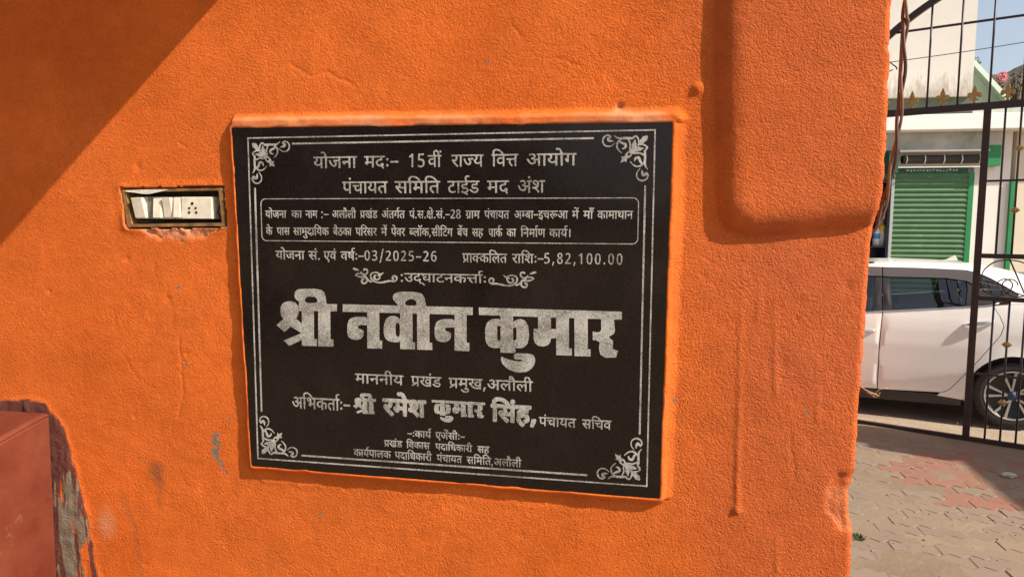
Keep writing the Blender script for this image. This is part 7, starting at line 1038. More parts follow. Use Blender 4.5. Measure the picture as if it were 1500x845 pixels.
# ------------------------------------------------------------------ parked car (rear half shows past the wall)
CA = R(-12); car = thing('parked_car', 'white hatchback car parked across the road behind the iron gate', 'car', (3.82, 5.9, 0), CA)
m_cpaint = mat('white_car_paint', (0.84, 0.81, 0.75), .28, spec=.5, coat=.6, var=.02, vscale=3)
m_cblack = mat('black_trim', (0.03, 0.027, 0.026), .38); m_rub = mat('tyre_rubber', (0.03, 0.028, 0.026), .85, var=.3, vscale=25, bump=.2)
m_chrome = mat('chrome', (0.75, 0.75, 0.76), .12, metal=1.0); m_rimd = mat('dark_alloy', (0.02, 0.02, 0.021), .4, metal=.3); m_rims = mat('machined_alloy', (0.50, 0.47, 0.44), .4, metal=.5)
m_seat = mat('dark_upholstery', (0.025, 0.023, 0.023), .9, var=.2); m_lamp = mat('red_lens', (0.45, 0.02, 0.02), .15)
m_cshade = mat('grey_visor', (0.10, 0.088, 0.086), .25)
def glass():
    m = bpy.data.materials.new('tinted_glass'); m.use_nodes = True; t = m.node_tree; t.nodes.remove(t.nodes['Principled BSDF'])
    tr = t.nodes.new('ShaderNodeBsdfTransparent'); tr.inputs[0].default_value = (0.30, 0.36, 0.34, 1)
    gl = t.nodes.new('ShaderNodeBsdfGlossy'); gl.inputs['Roughness'].default_value = 0.01; gl.inputs['Color'].default_value = (.95, .95, .95, 1)
    fr = t.nodes.new('ShaderNodeFresnel'); fr.inputs[0].default_value = 1.9; mx = t.nodes.new('ShaderNodeMixShader')
    t.links.new(fr.outputs[0], mx.inputs[0]); t.links.new(tr.outputs[0], mx.inputs[1]); t.links.new(gl.outputs[0], mx.inputs[2]); t.links.new(mx.outputs[0], t.nodes['Material Output'].inputs[0]); return m
m_glass = glass()
HW = 0.87                                          # half width of the car
def off(s_, z):
    """distance of the body side behind its widest plane"""
    o = np.interp(z, [.15, .25, .35, .5, .75, .9, 1.0, 1.1, 1.16, 1.28, 1.40, 1.48, 1.52, 1.56], [.05, .035, .022, .010, 0, .006, .018, .040, .056, .110, .165, .205, .24, .31])
    cl = .290 + (s_ + 1.241) * .2166
    if z < cl: o += .010 * min(1, (cl - z) / .05)
    if s_ > .25: o += .20 * ((s_ - .25) / .5) ** 2
    if s_ < -2.9: o += .30 * ((-2.9 - s_) / .7) ** 2
    ar = math.hypot(s_ - .03, z - .31)
    if ar < .46 and s_ > -1: o -= .014 * (1 - max(0, ar - .375) / .085) if ar > .36 else .014
    ar = math.hypot(s_ + 2.50, z - .31)
    if ar < .46: o -= .014
    return o
def side_panel(name, poly, m, dy=0.0, grid=.035, skirt=.02, both=True, th=0):
    P = [Vector((a, b)) for a, b in poly]; n = len(P); pts = list(P)
    xs_ = [p.x for p in P]; zs_ = [p.y for p in P]
    gx = np.arange(min(xs_) + grid / 2, max(xs_), grid); gz = np.arange(min(zs_) + grid / 2, max(zs_), grid)
    if len(gx) and len(gz):
        A, B = np.meshgrid(gx, gz); sd_ = inside(A, B, [tuple(p) for p in P])
        for a, b, q in zip(A.ravel(), B.ravel(), sd_.ravel()):
            if q < -grid * .35: pts.append(Vector((a, b)))
    vo, ed, fo = delaunay_2d_cdt(pts, [(i, (i + 1) % n) for i in range(n)], [list(range(n))], 1, 1e-5)[:3]
    for mir in ((0, 1) if both else (0,)):
        mb = MB()
        f = lambda a, b, e=0: (a, (off(a, b) + dy + e) if not mir else 2 * HW - (off(a, b) + dy + e), b)
        mb.add([f(v.x, v.y) for v in vo], fo, True)
        if skirt:
            V = [f(p.x, p.y) for p in P] + [f(p.x, p.y, skirt) for p in P]; mb.add(V, [(i, (i + 1) % n, (i + 1) % n + n, i + n) for i in range(n)])
        o = mb.build(name, m, car, local=True, recalc=False)
        bm = bmesh.new(); bm.from_mesh(o.data); bmesh.ops.remove_doubles(bm, verts=bm.verts[:], dist=1e-5)
        for f_ in bm.faces:
            c = f_.calc_center_median(); f_.normal_update()
            if len(f_.verts) == 3 and (f_.normal.y > 0) == (c.y < HW): f_.normal_flip()
        for e_ in bm.edges:
            if len(e_.link_faces) == 2 and (len(e_.link_faces[0].verts) != len(e_.link_faces[1].verts)): e_.smooth = False
        bm.to_mesh(o.data); bm.free()
def arc_(cx_, cz_, r, a0, a1, n=14): return [(cx_ + r * math.cos(R(a)), cz_ + r * math.sin(R(a))) for a in np.linspace(a0, a1, n)]
def lin(a, b, n=6): return [(a[0] + (b[0] - a[0]) * t, a[1] + (b[1] - a[1]) * t) for t in np.linspace(0, 1, n)][:-1]
belt = lambda s_: 1.056 + (s_ + 1.09) * .108
drip = lambda s_: float(np.interp(s_, [-2.6, -2.1, -1.6, -1.23, -.8, -.374, -.265, -.172, .043], [1.12, 1.33, 1.46, 1.492, 1.492, 1.482, 1.456, 1.409, 1.274]))
RE = [(-.172, 1.156), (-.115, 1.06), (-.083, .971), (-.105, .89), (-.168, .792), (-.279, .621), (-.360, .507)]
REl = [(-.476, .337), (-.52, .302), (-.558, .290)]
gp_ = .004
side_panel('rear_door', [(-1.091 + gp_, belt(-1.09))] + [(-1.108 + gp_, .66), (-1.100 + gp_, .275)] + lin((-1.0, .275), REl[-1], 6) + [REl[-1]] + REl[-2::-1] + RE[::-1] + lin((-.30, belt(-.3)), (-1.0, belt(-1.0)), 6), m_cpaint)
side_panel('front_door', [(-1.091 - gp_, belt(-1.09)), (-1.85, belt(-1.85)), (-2.12, .965), (-2.10, .45), (-2.06, .275), (-1.6, .275), (-1.100 - gp_, .275), (-1.108 - gp_, .66)], m_cpaint)
arcR = arc_(.03, .31, .385, 205, -25, 30)
q = [(x + .007, z - .002) for x, z in RE] + [(x + .006, z - .005) for x, z in REl]
side_panel('rear_quarter', q + [(-.58, .255), (-.36, .235)] + [(-.335, .21)] + arcR[1:] + [(.44, .22), (.62, .30), (.70, .45), (.72, .65), (.70, .85), (.66, .99), (.60, 1.10), (.45, 1.16), (.30, 1.19), (.10, 1.185), (-.05, 1.17)], m_cpaint)
side_panel('front_fender', [(-2.13, .955), (-2.5, .92), (-2.9, .85), (-3.2, .72), (-3.28, .5), (-3.25, .28), (-2.93, .22)] + arc_(-2.50, .31, .385, -15, 195, 30) + [(-2.07, .24), (-2.11, .45)], m_cpaint)
side_panel('sill', [(-2.08, .255), (-1.6, .262), (-.60, .268), (-.37, .235), (-.38, .17), (-.9, .165), (-1.6, .165), (-2.06, .165)], m_cblack, dy=.012)
# glasshouse
q = [(-1.028, 1.398), (-.80, 1.402), (-.55, 1.398), (-.385, 1.378), (-.372, 1.30), (-.392, belt(-.39) + .012), (-.7, belt(-.7) + .012), (-1.004, belt(-1.0) + .014)]
side_panel('rear_door_glass', q, m_glass, dy=.012, skirt=0)
side_panel('front_door_glass', [(-1.160, 1.398), (-1.60, 1.385), (-1.9, 1.27), (-2.08, 1.10), (-1.98, belt(-1.98) + .012), (-1.182, belt(-1.18) + .012)], m_glass, dy=.012, skirt=0)
side_panel('quarter_glass', [(-.255, 1.372), (-.20, 1.378), (-.165, 1.366), (-.086, 1.285), (-.10, 1.266), (-.185, 1.270), (-.225, 1.32)], m_glass, dy=.010, skirt=0)
fr = MB()
side_panel('door_pillar', [(-1.155, 1.41), (-1.098, 1.412), (-1.096, belt(-1.09) + .004), (-1.180, belt(-1.18) + .004)], m_cblack, dy=.004, skirt=.012)
side_panel('door_pillar', [(-1.091, 1.412), (-1.030, 1.41), (-1.006, belt(-1.0) + .004), (-1.089, belt(-1.09) + .004)], m_cblack, dy=.004, skirt=.012)
top = [(s_, drip(s_)) for s_ in np.linspace(-1.09, -.374, 10)]
side_panel('window_visor', [(-1.09, 1.405), (-1.03, 1.4)] + [(s_, 1.402) for s_ in (-.8, -.55)] + [(-.372, 1.380), (-.30, 1.34)] + [(-.27, 1.40), (-.268, 1.452)] + top[::-1], m_cshade, dy=-.006, skirt=.02)
side_panel('window_visor', [(-1.10, 1.405), (-1.10, drip(-1.1))] + [(s_, drip(s_)) for s_ in np.linspace(-1.2, -2.5, 12)] + [(-2.45, 1.10), (-2.1, 1.12), (-1.92, 1.29), (-1.6, 1.395)], m_cshade, dy=-.006, skirt=.02)
side_panel('rear_pillar_trim', [(-.262, 1.447), (-.172, 1.404), (.043, 1.272), (.02, 1.235), (-.114, 1.187), (-.20, 1.172), (-.386, 1.146), (-.365, 1.30), (-.372, 1.372), (-.30, 1.345), (-.245, 1.285), (-.19, 1.262), (-.10, 1.258), (-.076, 1.285), (-.16, 1.374), (-.20, 1.386), (-.26, 1.38), (-.268, 1.40)], m_cblack, dy=.002, skirt=.012)
for mir in (0, 1):
    P = []; bs = MB()
    for s_ in np.linspace(-2.0, -.12, 40): P.append((s_, (off(s_, belt(s_) + .006) - .003) if not mir else 2 * HW - (off(s_, belt(s_) + .006) - .003), belt(s_) + .006 + (.02 * max(0, (s_ + .25) / .13) ** 2 if s_ > -.25 else 0)))
    bs.tube(P, .006, 6); bs.build('belt_strip', m_chrome, car, local=True)
# roof, pillars, tail and bonnet as one shell from side to side
def zroof(s_): return float(np.interp(s_, [-2.75, -2.3, -1.8, -1.3, -.9, -.5, -.25, .0, .25, .5, .66], [1.0, 1.27, 1.46, 1.535, 1.552, 1.545, 1.525, 1.49, 1.42, 1.30, 1.14]))
V = []; F = []; SS = list(np.linspace(-2.62, .62, 50)); rowsn = 17
for s_ in SS:
    ze = drip(s_) if s_ < .043 else float(np.interp(s_, [.043, .3, .62], [1.274, 1.215, 1.10]))
    ze += .001; o0 = off(min(s_, .5), ze) - .004; zr = max(zroof(s_), ze + .01)
    for j in range(rowsn):
        u = -1 + 2 * j / (rowsn - 1); y = HW + u * (HW - o0)
        V.append((s_, y, ze + (zr - ze) * (1 - abs(u) ** 2.6) ** .55 if abs(u) < 1 else ze))
for i in range(len(SS) - 1):
    for j in range(rowsn - 1): F.append((i * rowsn + j, i * rowsn + j + 1, (i + 1) * rowsn + j + 1, (i + 1) * rowsn + j))
mb = MB().add(V, F, True)
# quarter between glass trim and tail edge
mb.build('roof', m_cpaint, car, local=True, recalc=True)
side_panel('rear_pillar', [(-.05, 1.174), (.10, 1.189), (.30, 1.194), (.45, 1.164), (.60, 1.104), (.62, 1.10), (.3, 1.214), (.043, 1.273), (.022, 1.233), (-.03, 1.206)], m_cpaint, dy=.001, skirt=.01)
def shell(name, st, m):
    """cross strips from side to side: st = (s, z, half width)"""
    V = []; F = []; rn = 11
    for s_, z, hw, cr in st:
        for j in range(rn):
            u = -1 + 2 * j / (rn - 1); V.append((s_ + (.10 * u * u if s_ < -2.6 else -.12 * u * u if s_ > .4 else 0), HW + u * hw, z + cr * (1 - u * u)))
    for i in range(len(st) - 1):
        for j in range(rn - 1): F.append((i * rn + j, i * rn + j + 1, (i + 1) * rn + j + 1, (i + 1) * rn + j))
    return MB().add(V, F, True).build(name, m, car, local=True)
shell('bonnet', [(-2.1, 1.0, .82, .03), (-2.5, .955, .80, .04), (-2.9, .88, .74, .05), (-3.25, .76, .60, .04), (-3.38, .66, .58, .02)], m_cpaint)
shell('front_bumper', [(-3.38, .655, .58, .02), (-3.45, .5, .60, 0), (-3.44, .3, .62, 0), (-3.3, .18, .6, 0)], m_cpaint)
shell('tailgate', [(.56, 1.16, .64, .02), (.70, 1.02, .68, .01), (.80, .8, .70, 0), (.82, .62, .71, 0)], m_cpaint)
shell('rear_bumper', [(.82, .615, .71, 0), (.88, .5, .72, 0), (.86, .3, .72, 0), (.72, .2, .70, 0)], m_cpaint)
for y in (.16, 2 * HW - .16): MB().box(.66, .80, y - .08, y + .08, .78, .95, .03).build('tail_lamp', m_lamp, car, local=True)
MB().box(.34, .70, .30, 2 * HW - .30, 1.37, 1.41, .015).build('rear_spoiler', m_cshade, car, local=True)
MB().box(-3.2, .66, .22, 2 * HW - .22, .16, .24).build('underbody', m_cblack, car, local=True)
for y in (.12, 2 * HW - .14): MB().box(-2.1, .5, y, y + .02, .24, .9).build('door_lining', m_seat, car, local=True)
def seat(x, y):
    mb = MB().box(x - .5, x, y - .25, y + .25, .35, .55, .06)
    V = [(x - .04, y - .24, .55), (x + .12, y - .24, .55), (x + .30, y - .20, 1.14), (x + .18, y - .20, 1.14), (x - .04, y + .24, .55), (x + .12, y + .24, .55), (x + .30, y + .20, 1.14), (x + .18, y + .20, 1.14)]
    mb.add(V, [(0, 1, 2, 3), (7, 6, 5, 4), (0, 4, 5, 1), (1, 5, 6, 2), (2, 6, 7, 3), (3, 7, 4, 0)])
    mb.box(x + .19, x + .31, y - .12, y + .12, 1.17, 1.36, .04); mb.box(x + .24, x + .26, y - .05, y + .05, 1.12, 1.19)
    mb.build('seat', m_seat, car, local=True)
seat(-1.42, .45); seat(-1.42, 2 * HW - .45); seat(-.55, .42); seat(-.55, 2 * HW - .42)
for x0, x1, z, in ((-.408, -.149, .967), (-1.402, -1.143, .825)):
    for y in (off(x0, z), 2 * HW - off(x0, z)):
        sg = -1 if y < HW else 1
        V = []; n = 12; mb = MB(); pts = []; rad = []
        for k in range(n + 1):
            t = k / n; pts.append((x0 + (x1 - x0) * t, y + sg * (.030 * math.sin(math.pi * t) ** .6), z + .045 * t)); rad.append(.006 + .014 * math.sin(math.pi * t) ** .7)
        mb.tube(pts, .01, 10, radii=rad); mb.build('door_handle', m_chrome, car, local=True)
fn = [(-.552, 1.545), (-.50, 1.556), (-.435, 1.598), (-.425, 1.600), (-.40, 1.545)]
MB().prism([(x + .02, z + .012) for x, z in fn], .55, .575).build('roof_fin', m_cpaint, car, local=True)
MB().prism([(x + 1.1 * 0 - 1.28 + .45, z - 1.545 + 1.545) for x, z in ((-.45, 0), (-.45, 0), (-.45, 0))] if False else [(-1.40, 1.548), (-1.22, 1.553), (-1.12, 1.556), (-1.30, 1.562)], .30, .50).build('roof_rail_foot', m_swg, car, local=True)
def wheel(cx_, near=True):
    cy = .115 if near else 2 * HW - .115; sg = -1 if near else 1
    prof = [(.225, -.10), (.24, -.105), (.275, -.112), (.302, -.100), (.314, -.07), (.316, 0), (.314, .07), (.302, .100), (.24, .105), (.225, .1)]
    w = MB().lathe([(r, h) for r, h in prof], (cx_, cy, .316), 'y', 44).build('wheel', m_rub, car, local=True)
    face = cy + sg * .082
    d_ = MB().lathe([(.005, sg * .0), (.20, sg * -.005), (.215, sg * .010), (.226, sg * .022), (.234, sg * .020), (.234, sg * -.02)], (cx_, face, .316), 'y', 44).build('rim', m_rimd, w, local=True)
    lip = MB().lathe([(.222, sg * .022), (.229, sg * .027), (.235, sg * .024)], (cx_, face, .316), 'y', 44).build('rim_lip', m_rims, w, local=True)
    sp = MB()
    for k in range(5):
        a = R(90 + 72 * k + 14)
        for da, ea in ((-.05, -.30), (.05, .16)):
            a0 = a + da * 1.2; a1 = a + ea
            p = Vector((cx_ + .045 * math.cos(a0), face + sg * .016, .316 + .045 * math.sin(a0))); q_ = Vector((cx_ + .224 * math.cos(a1), face + sg * .020, .316 + .224 * math.sin(a1)))
            dd = (q_ - p).normalized(); nn = Vector((-dd.z, 0, dd.x)); V = []
            for c, hw in ((p, .007), (q_, .0125)):
                for yy in (0, -sg * .014): V += [c + nn * hw + Vector((0, yy, 0)), c - nn * hw + Vector((0, yy, 0))]
            sp.add(V, [(0, 1, 5, 4), (2, 6, 7, 3), (0, 4, 6, 2), (1, 3, 7, 5), (4, 5, 7, 6), (0, 2, 3, 1)])
    sp.build('spokes', m_rims, w, local=True)
    MB().lathe([(0.002, sg * .020), (.022, sg * .020), (.028, sg * .012), (.05, sg * .004), (.055, 0)], (cx_, face, .316), 'y', 24).build('hub_cap', mat('blue_black_cap', (0.03, 0.045, 0.10), .4), w, local=True)
for near in (True, False):
    wheel(.03, near); wheel(-2.50, near)
for cx_ in (.03, -2.50):
    for y0, y1, yb in ((.03, .36, .36), (2 * HW - .36, 2 * HW - .03, 2 * HW - .36)):
        V = []; n = 20; mb = MB()
        for k in range(n + 1):
            a = R(205 - 230 * k / n)
            for y in (y0, y1): V.append((cx_ + .40 * math.cos(a), y, .31 + .40 * math.sin(a)))
        mb.add(V, [(2 * k, 2 * k + 1, 2 * k + 3, 2 * k + 2) for k in range(n)], True)
        mb.add([(cx_ + .40 * math.cos(R(205 - 230 * k / n)), yb, .31 + .40 * math.sin(R(205 - 230 * k / n))) for k in range(n + 1)], [tuple(range(n + 1))])
        mb.build('wheel_housing', m_cblack, car, local=True, recalc=False)

# ------------------------------------------------------------------ shop across the road
FY = 10.2
m_white = mat('weathered_whitewash', (0.74, 0.70, 0.63), .9, spec=.2, col2=(0.80, 0.77, 0.71), vscale=1.5, bump=.3, bscale=20)
m_grime = mat('grey_whitewash', (0.30, 0.36, 0.29), .9, spec=.2, col2=(0.60, 0.58, 0.53), vscale=2.8)
m_cream = mat('cream_wall', (0.66, 0.55, 0.42), .9, spec=.2, col2=(0.72, 0.63, 0.50), vscale=1.8)
m_green = mat('green_paint', (0.015, 0.21, 0.065), .5, var=.15, vscale=6)
m_dgreen = mat('dark_green_paint', (0.02, 0.10, 0.06), .6, var=.25, vscale=5)
m_pgreen = mat('pale_green_wash', (0.56, 0.68, 0.50), .85, var=.08, vscale=3)
def shutter_mat():
    m = mat('faded_green_shutter', (0.055, 0.145, 0.062), .55, spec=.3, col2=(0.085, 0.18, 0.085), vscale=2.2); t = m.node_tree; b = t.nodes['Principled BSDF']
    src = b.inputs['Base Color'].links[0].from_socket; tc = t.nodes.new('ShaderNodeTexCoord')
    mp = t.nodes.new('ShaderNodeMapping'); mp.inputs['Scale'].default_value = (3.0, 1, 14); t.links.new(tc.outputs['Object'], mp.inputs[0])
    n = t.nodes.new('ShaderNodeTexNoise'); n.inputs['Scale'].default_value = 1.6; n.inputs['Detail'].default_value = 8; n.inputs['Roughness'].default_value = .75; t.links.new(mp.outputs[0], n.inputs['Vector'])
    mr = t.nodes.new('ShaderNodeMapRange'); mr.inputs[1].default_value = .58; mr.inputs[2].default_value = .70; mr.inputs[4].default_value = .55; t.links.new(n.outputs['Fac'], mr.inputs[0])
    mx = t.nodes.new('ShaderNodeMix'); mx.data_type = 'RGBA'; mx.inputs[7].default_value = (.33, .40, .27, 1); t.links.new(mr.outputs[0], mx.inputs[0]); t.links.new(src, mx.inputs[6]); t.links.new(mx.outputs[2], b.inputs['Base Color']); return m
def stained_wall():
    m = mat('stained_whitewash', (0.66, 0.61, 0.54), .9, spec=.2, col2=(0.72, 0.68, 0.61), vscale=1.5); t = m.node_tree; b = t.nodes['Principled BSDF']
    src = b.inputs['Base Color'].links[0].from_socket; tc = t.nodes.new('ShaderNodeTexCoord'); mp = t.nodes.new('ShaderNodeMapping'); mp.inputs['Scale'].default_value = (5, 1, 1.3); t.links.new(tc.outputs['Object'], mp.inputs[0])
    n = t.nodes.new('ShaderNodeTexNoise'); n.inputs['Scale'].default_value = 2.2; n.inputs['Detail'].default_value = 8; n.inputs['Roughness'].default_value = .75; t.links.new(mp.outputs[0], n.inputs['Vector'])
    sx = t.nodes.new('ShaderNodeSeparateXYZ'); t.links.new(tc.outputs['Object'], sx.inputs[0])
    g = t.nodes.new('ShaderNodeMapRange'); g.inputs[1].default_value = 3.86; g.inputs[2].default_value = 4.35; g.inputs[3].default_value = .30; g.inputs[4].default_value = -.06; t.links.new(sx.outputs['Z'], g.inputs[0])
    ad = t.nodes.new('ShaderNodeMath'); ad.operation = 'ADD'; t.links.new(n.outputs['Fac'], ad.inputs[0]); t.links.new(g.outputs[0], ad.inputs[1])
    mr = t.nodes.new('ShaderNodeMapRange'); mr.inputs[1].default_value = .58; mr.inputs[2].default_value = .82; mr.inputs[4].default_value = .75; t.links.new(ad.outputs[0], mr.inputs[0])
    mx = t.nodes.new('ShaderNodeMix'); mx.data_type = 'RGBA'; mx.inputs[7].default_value = (.30, .25, .19, 1); t.links.new(mr.outputs[0], mx.inputs[0]); t.links.new(src, mx.inputs[6]); t.links.new(mx.outputs[2], b.inputs['Base Color']); return m
shop = thing('shop_building', 'whitewashed shop with a closed green roller shutter under a thick white ledge', 'shop', (4.6, FY, 0))
P_ = lambda name, mb, m: mb.build(name, m, shop)
P_('front_wall', MB().box(5.255, 5.74, FY, FY + .2, 0, 3.299).box(4.1, 5.255, FY + .001, FY + .2, 2.80, 3.299).box(-12, 3.55, FY, FY + .2, 0, 3.299), m_white)
P_('cream_wall', MB().box(5.80, 9.5, FY - .012, FY + .2, 0, 3.299), m_cream)
P_('grey_lintel', MB().box(3.75, 5.62, FY - .03, FY - .002, 3.04, 3.296), m_grime)
P_('ledge', MB().box(-12.1, 9.6, FY - .31, FY + .5, 3.30, 3.525, .012), mat('white_ledge', (.86, .84, .79), .85, col2=(.80, .77, .71), vscale=3))
P_('side_wall', MB().box(-12, -11.8, FY + .2, FY + 4, 0, 3.3).box(9.3, 9.5, FY + .2, FY + 4, 0, 3.3).box(3.55, 3.70, FY + .2, FY + 1.5, 0, 3.3), m_white)
P_('room_back', MB().box(-11.8, 9.3, FY + 3.8, FY + 4, 0, 3.3), m_grime)
P_('parapet', MB().box(-12, 5.30, FY + .28, FY + .40, 3.526, 3.86), mat('dark_green_band', (.05, .065, .045), .9, col2=(.12, .14, .10), vscale=3))  # dark grey-green band below the upper wall
P_('upper_wall', MB().box(-12, 5.245, FY + .20, FY + .5, 3.861, 8.0), stained_wall())
P_('low_parapet', MB().box(5.301, 9.5, FY + .5, FY + .62, 3.526, 3.78), m_grime)
V = []; F = []; pit = .0765; npt = 7; x0, x1 = 4.165, 5.175; z = 2.70; rows = []
while z > .05:
    for k in range(npt):
        t = k / npt; rows.append((z - pit * t, FY - .012 - .016 * math.sin(math.pi * min(1, t / .8)) ** .8 if t < .8 else FY - .010))
    z -= pit
for zz, yy in rows: V += [(x0, yy, zz), (x1, yy, zz)]
F = [(2 * i, 2 * i + 1, 2 * i + 3, 2 * i + 2) for i in range(len(rows) - 1)]
sh = raw('roller_shutter', [(a - 4.6, b - FY, c) for a, b, c in V], F, shutter_mat(), shop, True)
P_('shutter_hood', MB().box(4.165, 5.175, FY - .011, FY + .2, 2.70, 2.80), m_dgreen)
P_('guide_rail', MB().box(4.118, 4.162, FY - .03, FY + .06, .0, 2.62, .004), mat('galvanised', (.45, .47, .45), .45, metal=.4, var=.1))
P_('guide_rail', MB().box(5.177, 5.254, FY - .03, FY + .06, .0, 2.70, .004), m_green)
# open coil over the shutter
m_coil = mat('recess_dark_coil', (.02, .017, .014), .7, col2=(.05, .035, .028), vscale=6)  # near black: the shade of the recess is put into the coil's colour
P_('coil', MB().lathe([(.062, 0), (.062, 1.06)], (4.23, FY - .075, 2.90), 'x', 20), m_coil)
for q in (4.27, 4.52, 4.78, 5.02, 5.26): P_('coil_ring', MB().lathe([(.070, 0), (.076, .008), (.070, .016)], (q, FY - .075, 2.90), 'x', 20), m_pgreen)
P_('coil_cover', MB().box(4.16, 5.36, FY - .19, FY - .032, 3.005, 3.03), m_white); P_('coil_guard', MB().box(4.16, 5.36, FY - .13, FY - .115, 2.775, 2.79), m_white)
P_('green_panel', MB().box(3.74, 4.155, FY - .03, FY - .004, 2.62, 3.038), m_dgreen); P_('bracket_plate', MB().box(4.02, 4.15, FY - .17, FY - .005, 2.70, 3.03), m_dgreen); P_('bracket_plate', MB().box(5.365, 5.53, FY - .15, FY - .005, 2.79, 3.09), m_green)
P_('green_pipe', MB().box(5.741, 5.799, FY - .05, FY + .02, 0, 2.58), m_green)
m_sm = mat('pale_paint_mark', (.62, .63, .55), .9)
mb = MB()
for k in range(16):
    x = 4.32 + .045 * k + random.uniform(0, .01); zz = 2.735 - (.055 if k % 3 else .0) * 0 + random.uniform(-.008, .008)
    mb.box(x, x + random.uniform(.018, .034), FY - .0135, FY - .0105, zz, zz + random.uniform(.012, .022))
P_('faded_marks', mb, m_sm)

# display fridge left of the shutter, with drinks
m_navy = mat('dark_blue_panel', (.012, .014, .04), .3, var=.2, vscale=8)
fz = thing('drinks_cooler', 'tall dark blue drinks cooler standing beside the green roller shutter', 'cooler', (3.9, FY, 0))
F_ = lambda name, mb, m: mb.build(name, m, fz)
F_('cabinet', MB().box(3.72, 4.10, FY + .30, FY + .34, 0, 2.62).box(3.72, 3.745, FY - .02, FY + .3, 0, 2.62).box(4.085, 4.112, FY - .02, FY + .3, 0, 2.62).box(3.745, 4.085, FY - .02, FY + .3, 2.56, 2.62).box(3.745, 4.085, FY - .02, FY + .3, 0, .9), m_navy)
for z in (1.60, 1.995, 2.20): F_('shelf', MB().box(3.746, 4.084, FY, FY + .299, z - .02, z), m_navy)
def bottle(x, z, body, cap, label, h=.36, r=.055, text='bottle'):
    b = thing('bottle', label, 'bottle', (x, FY + .10, z), group='bottles in the drinks cooler')
    MB().lathe([(0.004, 0), (r, .002), (r, h * .55), (r * .85, h * .66), (r * .36, h * .82), (r * .36, h * .9)], (0, 0, 0), 'z', 16).build('body', body, b, local=True)
    MB().lathe([(r * .42, h * .88), (r * .42, h), (.002, h)], (0, 0, 0), 'z', 12).build('cap', cap, b, local=True)
    return b
m_bw = mat('milky_bottle', (.72, .74, .72), .3); m_bc = mat('clear_bottle', (.55, .56, .55), .15); m_blue = mat('blue_label', (.05, .25, .5), .4); m_yel = mat('yellow_cap', (.75, .45, .04), .4); m_pink = mat('pink_pack', (.45, .10, .12), .5, col2=(.7, .35, .3), vscale=20)
b1 = bottle(3.985, 1.601, m_bw, m_blue, 'white bottle with a blue label, left one in the drinks cooler')
MB().lathe([(.0562, .11), (.0562, .19)], (0, 0, 0), 'z', 16).build('label_band', m_blue, b1, local=True)
b2 = bottle(4.062, 1.601, m_bc, m_yel, 'clear bottle with a yellow top, beside the cooler frame', .42, .046)
MB().lathe([(0.01, .22), (.047, .225), (.05, .30), (.02, .345)], (0, 0, 0), 'z', 12).build('yellow_sleeve', m_yel, b2, local=True)
for nm, (a, b_, c, d2, mm, lb) in {'snack_packet': (3.97, 4.075, 2.0, 2.12, m_pink, 'pink snack packet on the middle shelf of the drinks cooler'), }.items():
    o = MB().box(a, b_, FY + .02, FY + .08, c + .001, d2, .012).build(nm, mm); tag(o, lb, 'packet', 'snack packets in the drinks cooler')
o = MB().box(4.00, 4.078, FY + .03, FY + .09, 2.201, 2.30, .012).build('snack_packet', m_yel); tag(o, 'yellow snack packet on the top shelf of the drinks cooler', 'packet', 'snack packets in the drinks cooler')

# overhead wire across the road
P = [(1.5, 8.5, 3.79), (3.412, 8.5, 3.978), (4.972, 8.5, 4.166), (7.5, 8.5, 4.55)]
tag(MB().tube(crm(P, 30), .0055, 6).build('overhead_wire', m_dwire), 'thin black overhead wire strung across the front of the white upper wall', 'wire')

# stair parapet behind the shop
mb = MB().prism([(5.2, 3.5), (5.2, 4.95), (5.62, 4.50), (6.10, 3.94), (6.10, 3.5)], 11.4, 11.55)
tag(mb.build('stair_parapet', m_pgreen), 'pale green sloping stair parapet behind the white upper wall', 'parapet')
mb = MB().bar((5.25, 11.37, 4.93), (6.14, 11.37, 3.93), .24, .07)
cp_ = mb.build('coping', mat('pale_coping', (.62, .72, .58), .85)); cp_.parent = bpy.data.objects['stair_parapet']

# thatched hut, dry plants and round sign far behind
m_thatch = mat('old_thatch', (.055, .045, .038), .95, col2=(.11, .09, .075), vscale=1.2, bump=.8, bscale=12, bdist=.05)
hut = thing('thatched_hut', 'dark thatched hut roof rising to the right beyond the green stair parapet', 'hut', (12.5, 22, 0))
mb = MB(); V = []; F = []; nx = 40; ny = 12
for j in range(ny):
    for i in range(nx):
        x = 9.6 + 8 * i / (nx - 1); u = j / (ny - 1); zt = float(np.interp(x, [9.6, 10.4, 10.95, 11.55, 12.1, 14, 17.6], [6.5, 6.58, 6.62, 6.66, 6.95, 7.6, 7.6])) + .10 * float(fbm(np.array(x), np.array(0.0), 5, 3, 5))
        V.append((x, 21.0 + 2.2 * u, 4.6 + (zt - 4.6) * u + .12 * float(fbm(np.array(x), np.array(u * 3), 3, 3, 9))))
for j in range(ny - 1):
    for i in range(nx - 1): F.append((j * nx + i, j * nx + i + 1, (j + 1) * nx + i + 1, (j + 1) * nx + i))
mb.add(V, F); mb.build('thatch', m_thatch, hut); MB().box(9.9, 17.2, 21.6, 24, 0, 4.9).build('mud_wall', m_dirt, hut)
m_leaf = mat('dusty_leaf', (.07, .085, .035), .8, var=.4, vscale=9); m_dry = mat('dry_stem', (.20, .165, .085), .9, var=.3, vscale=9)
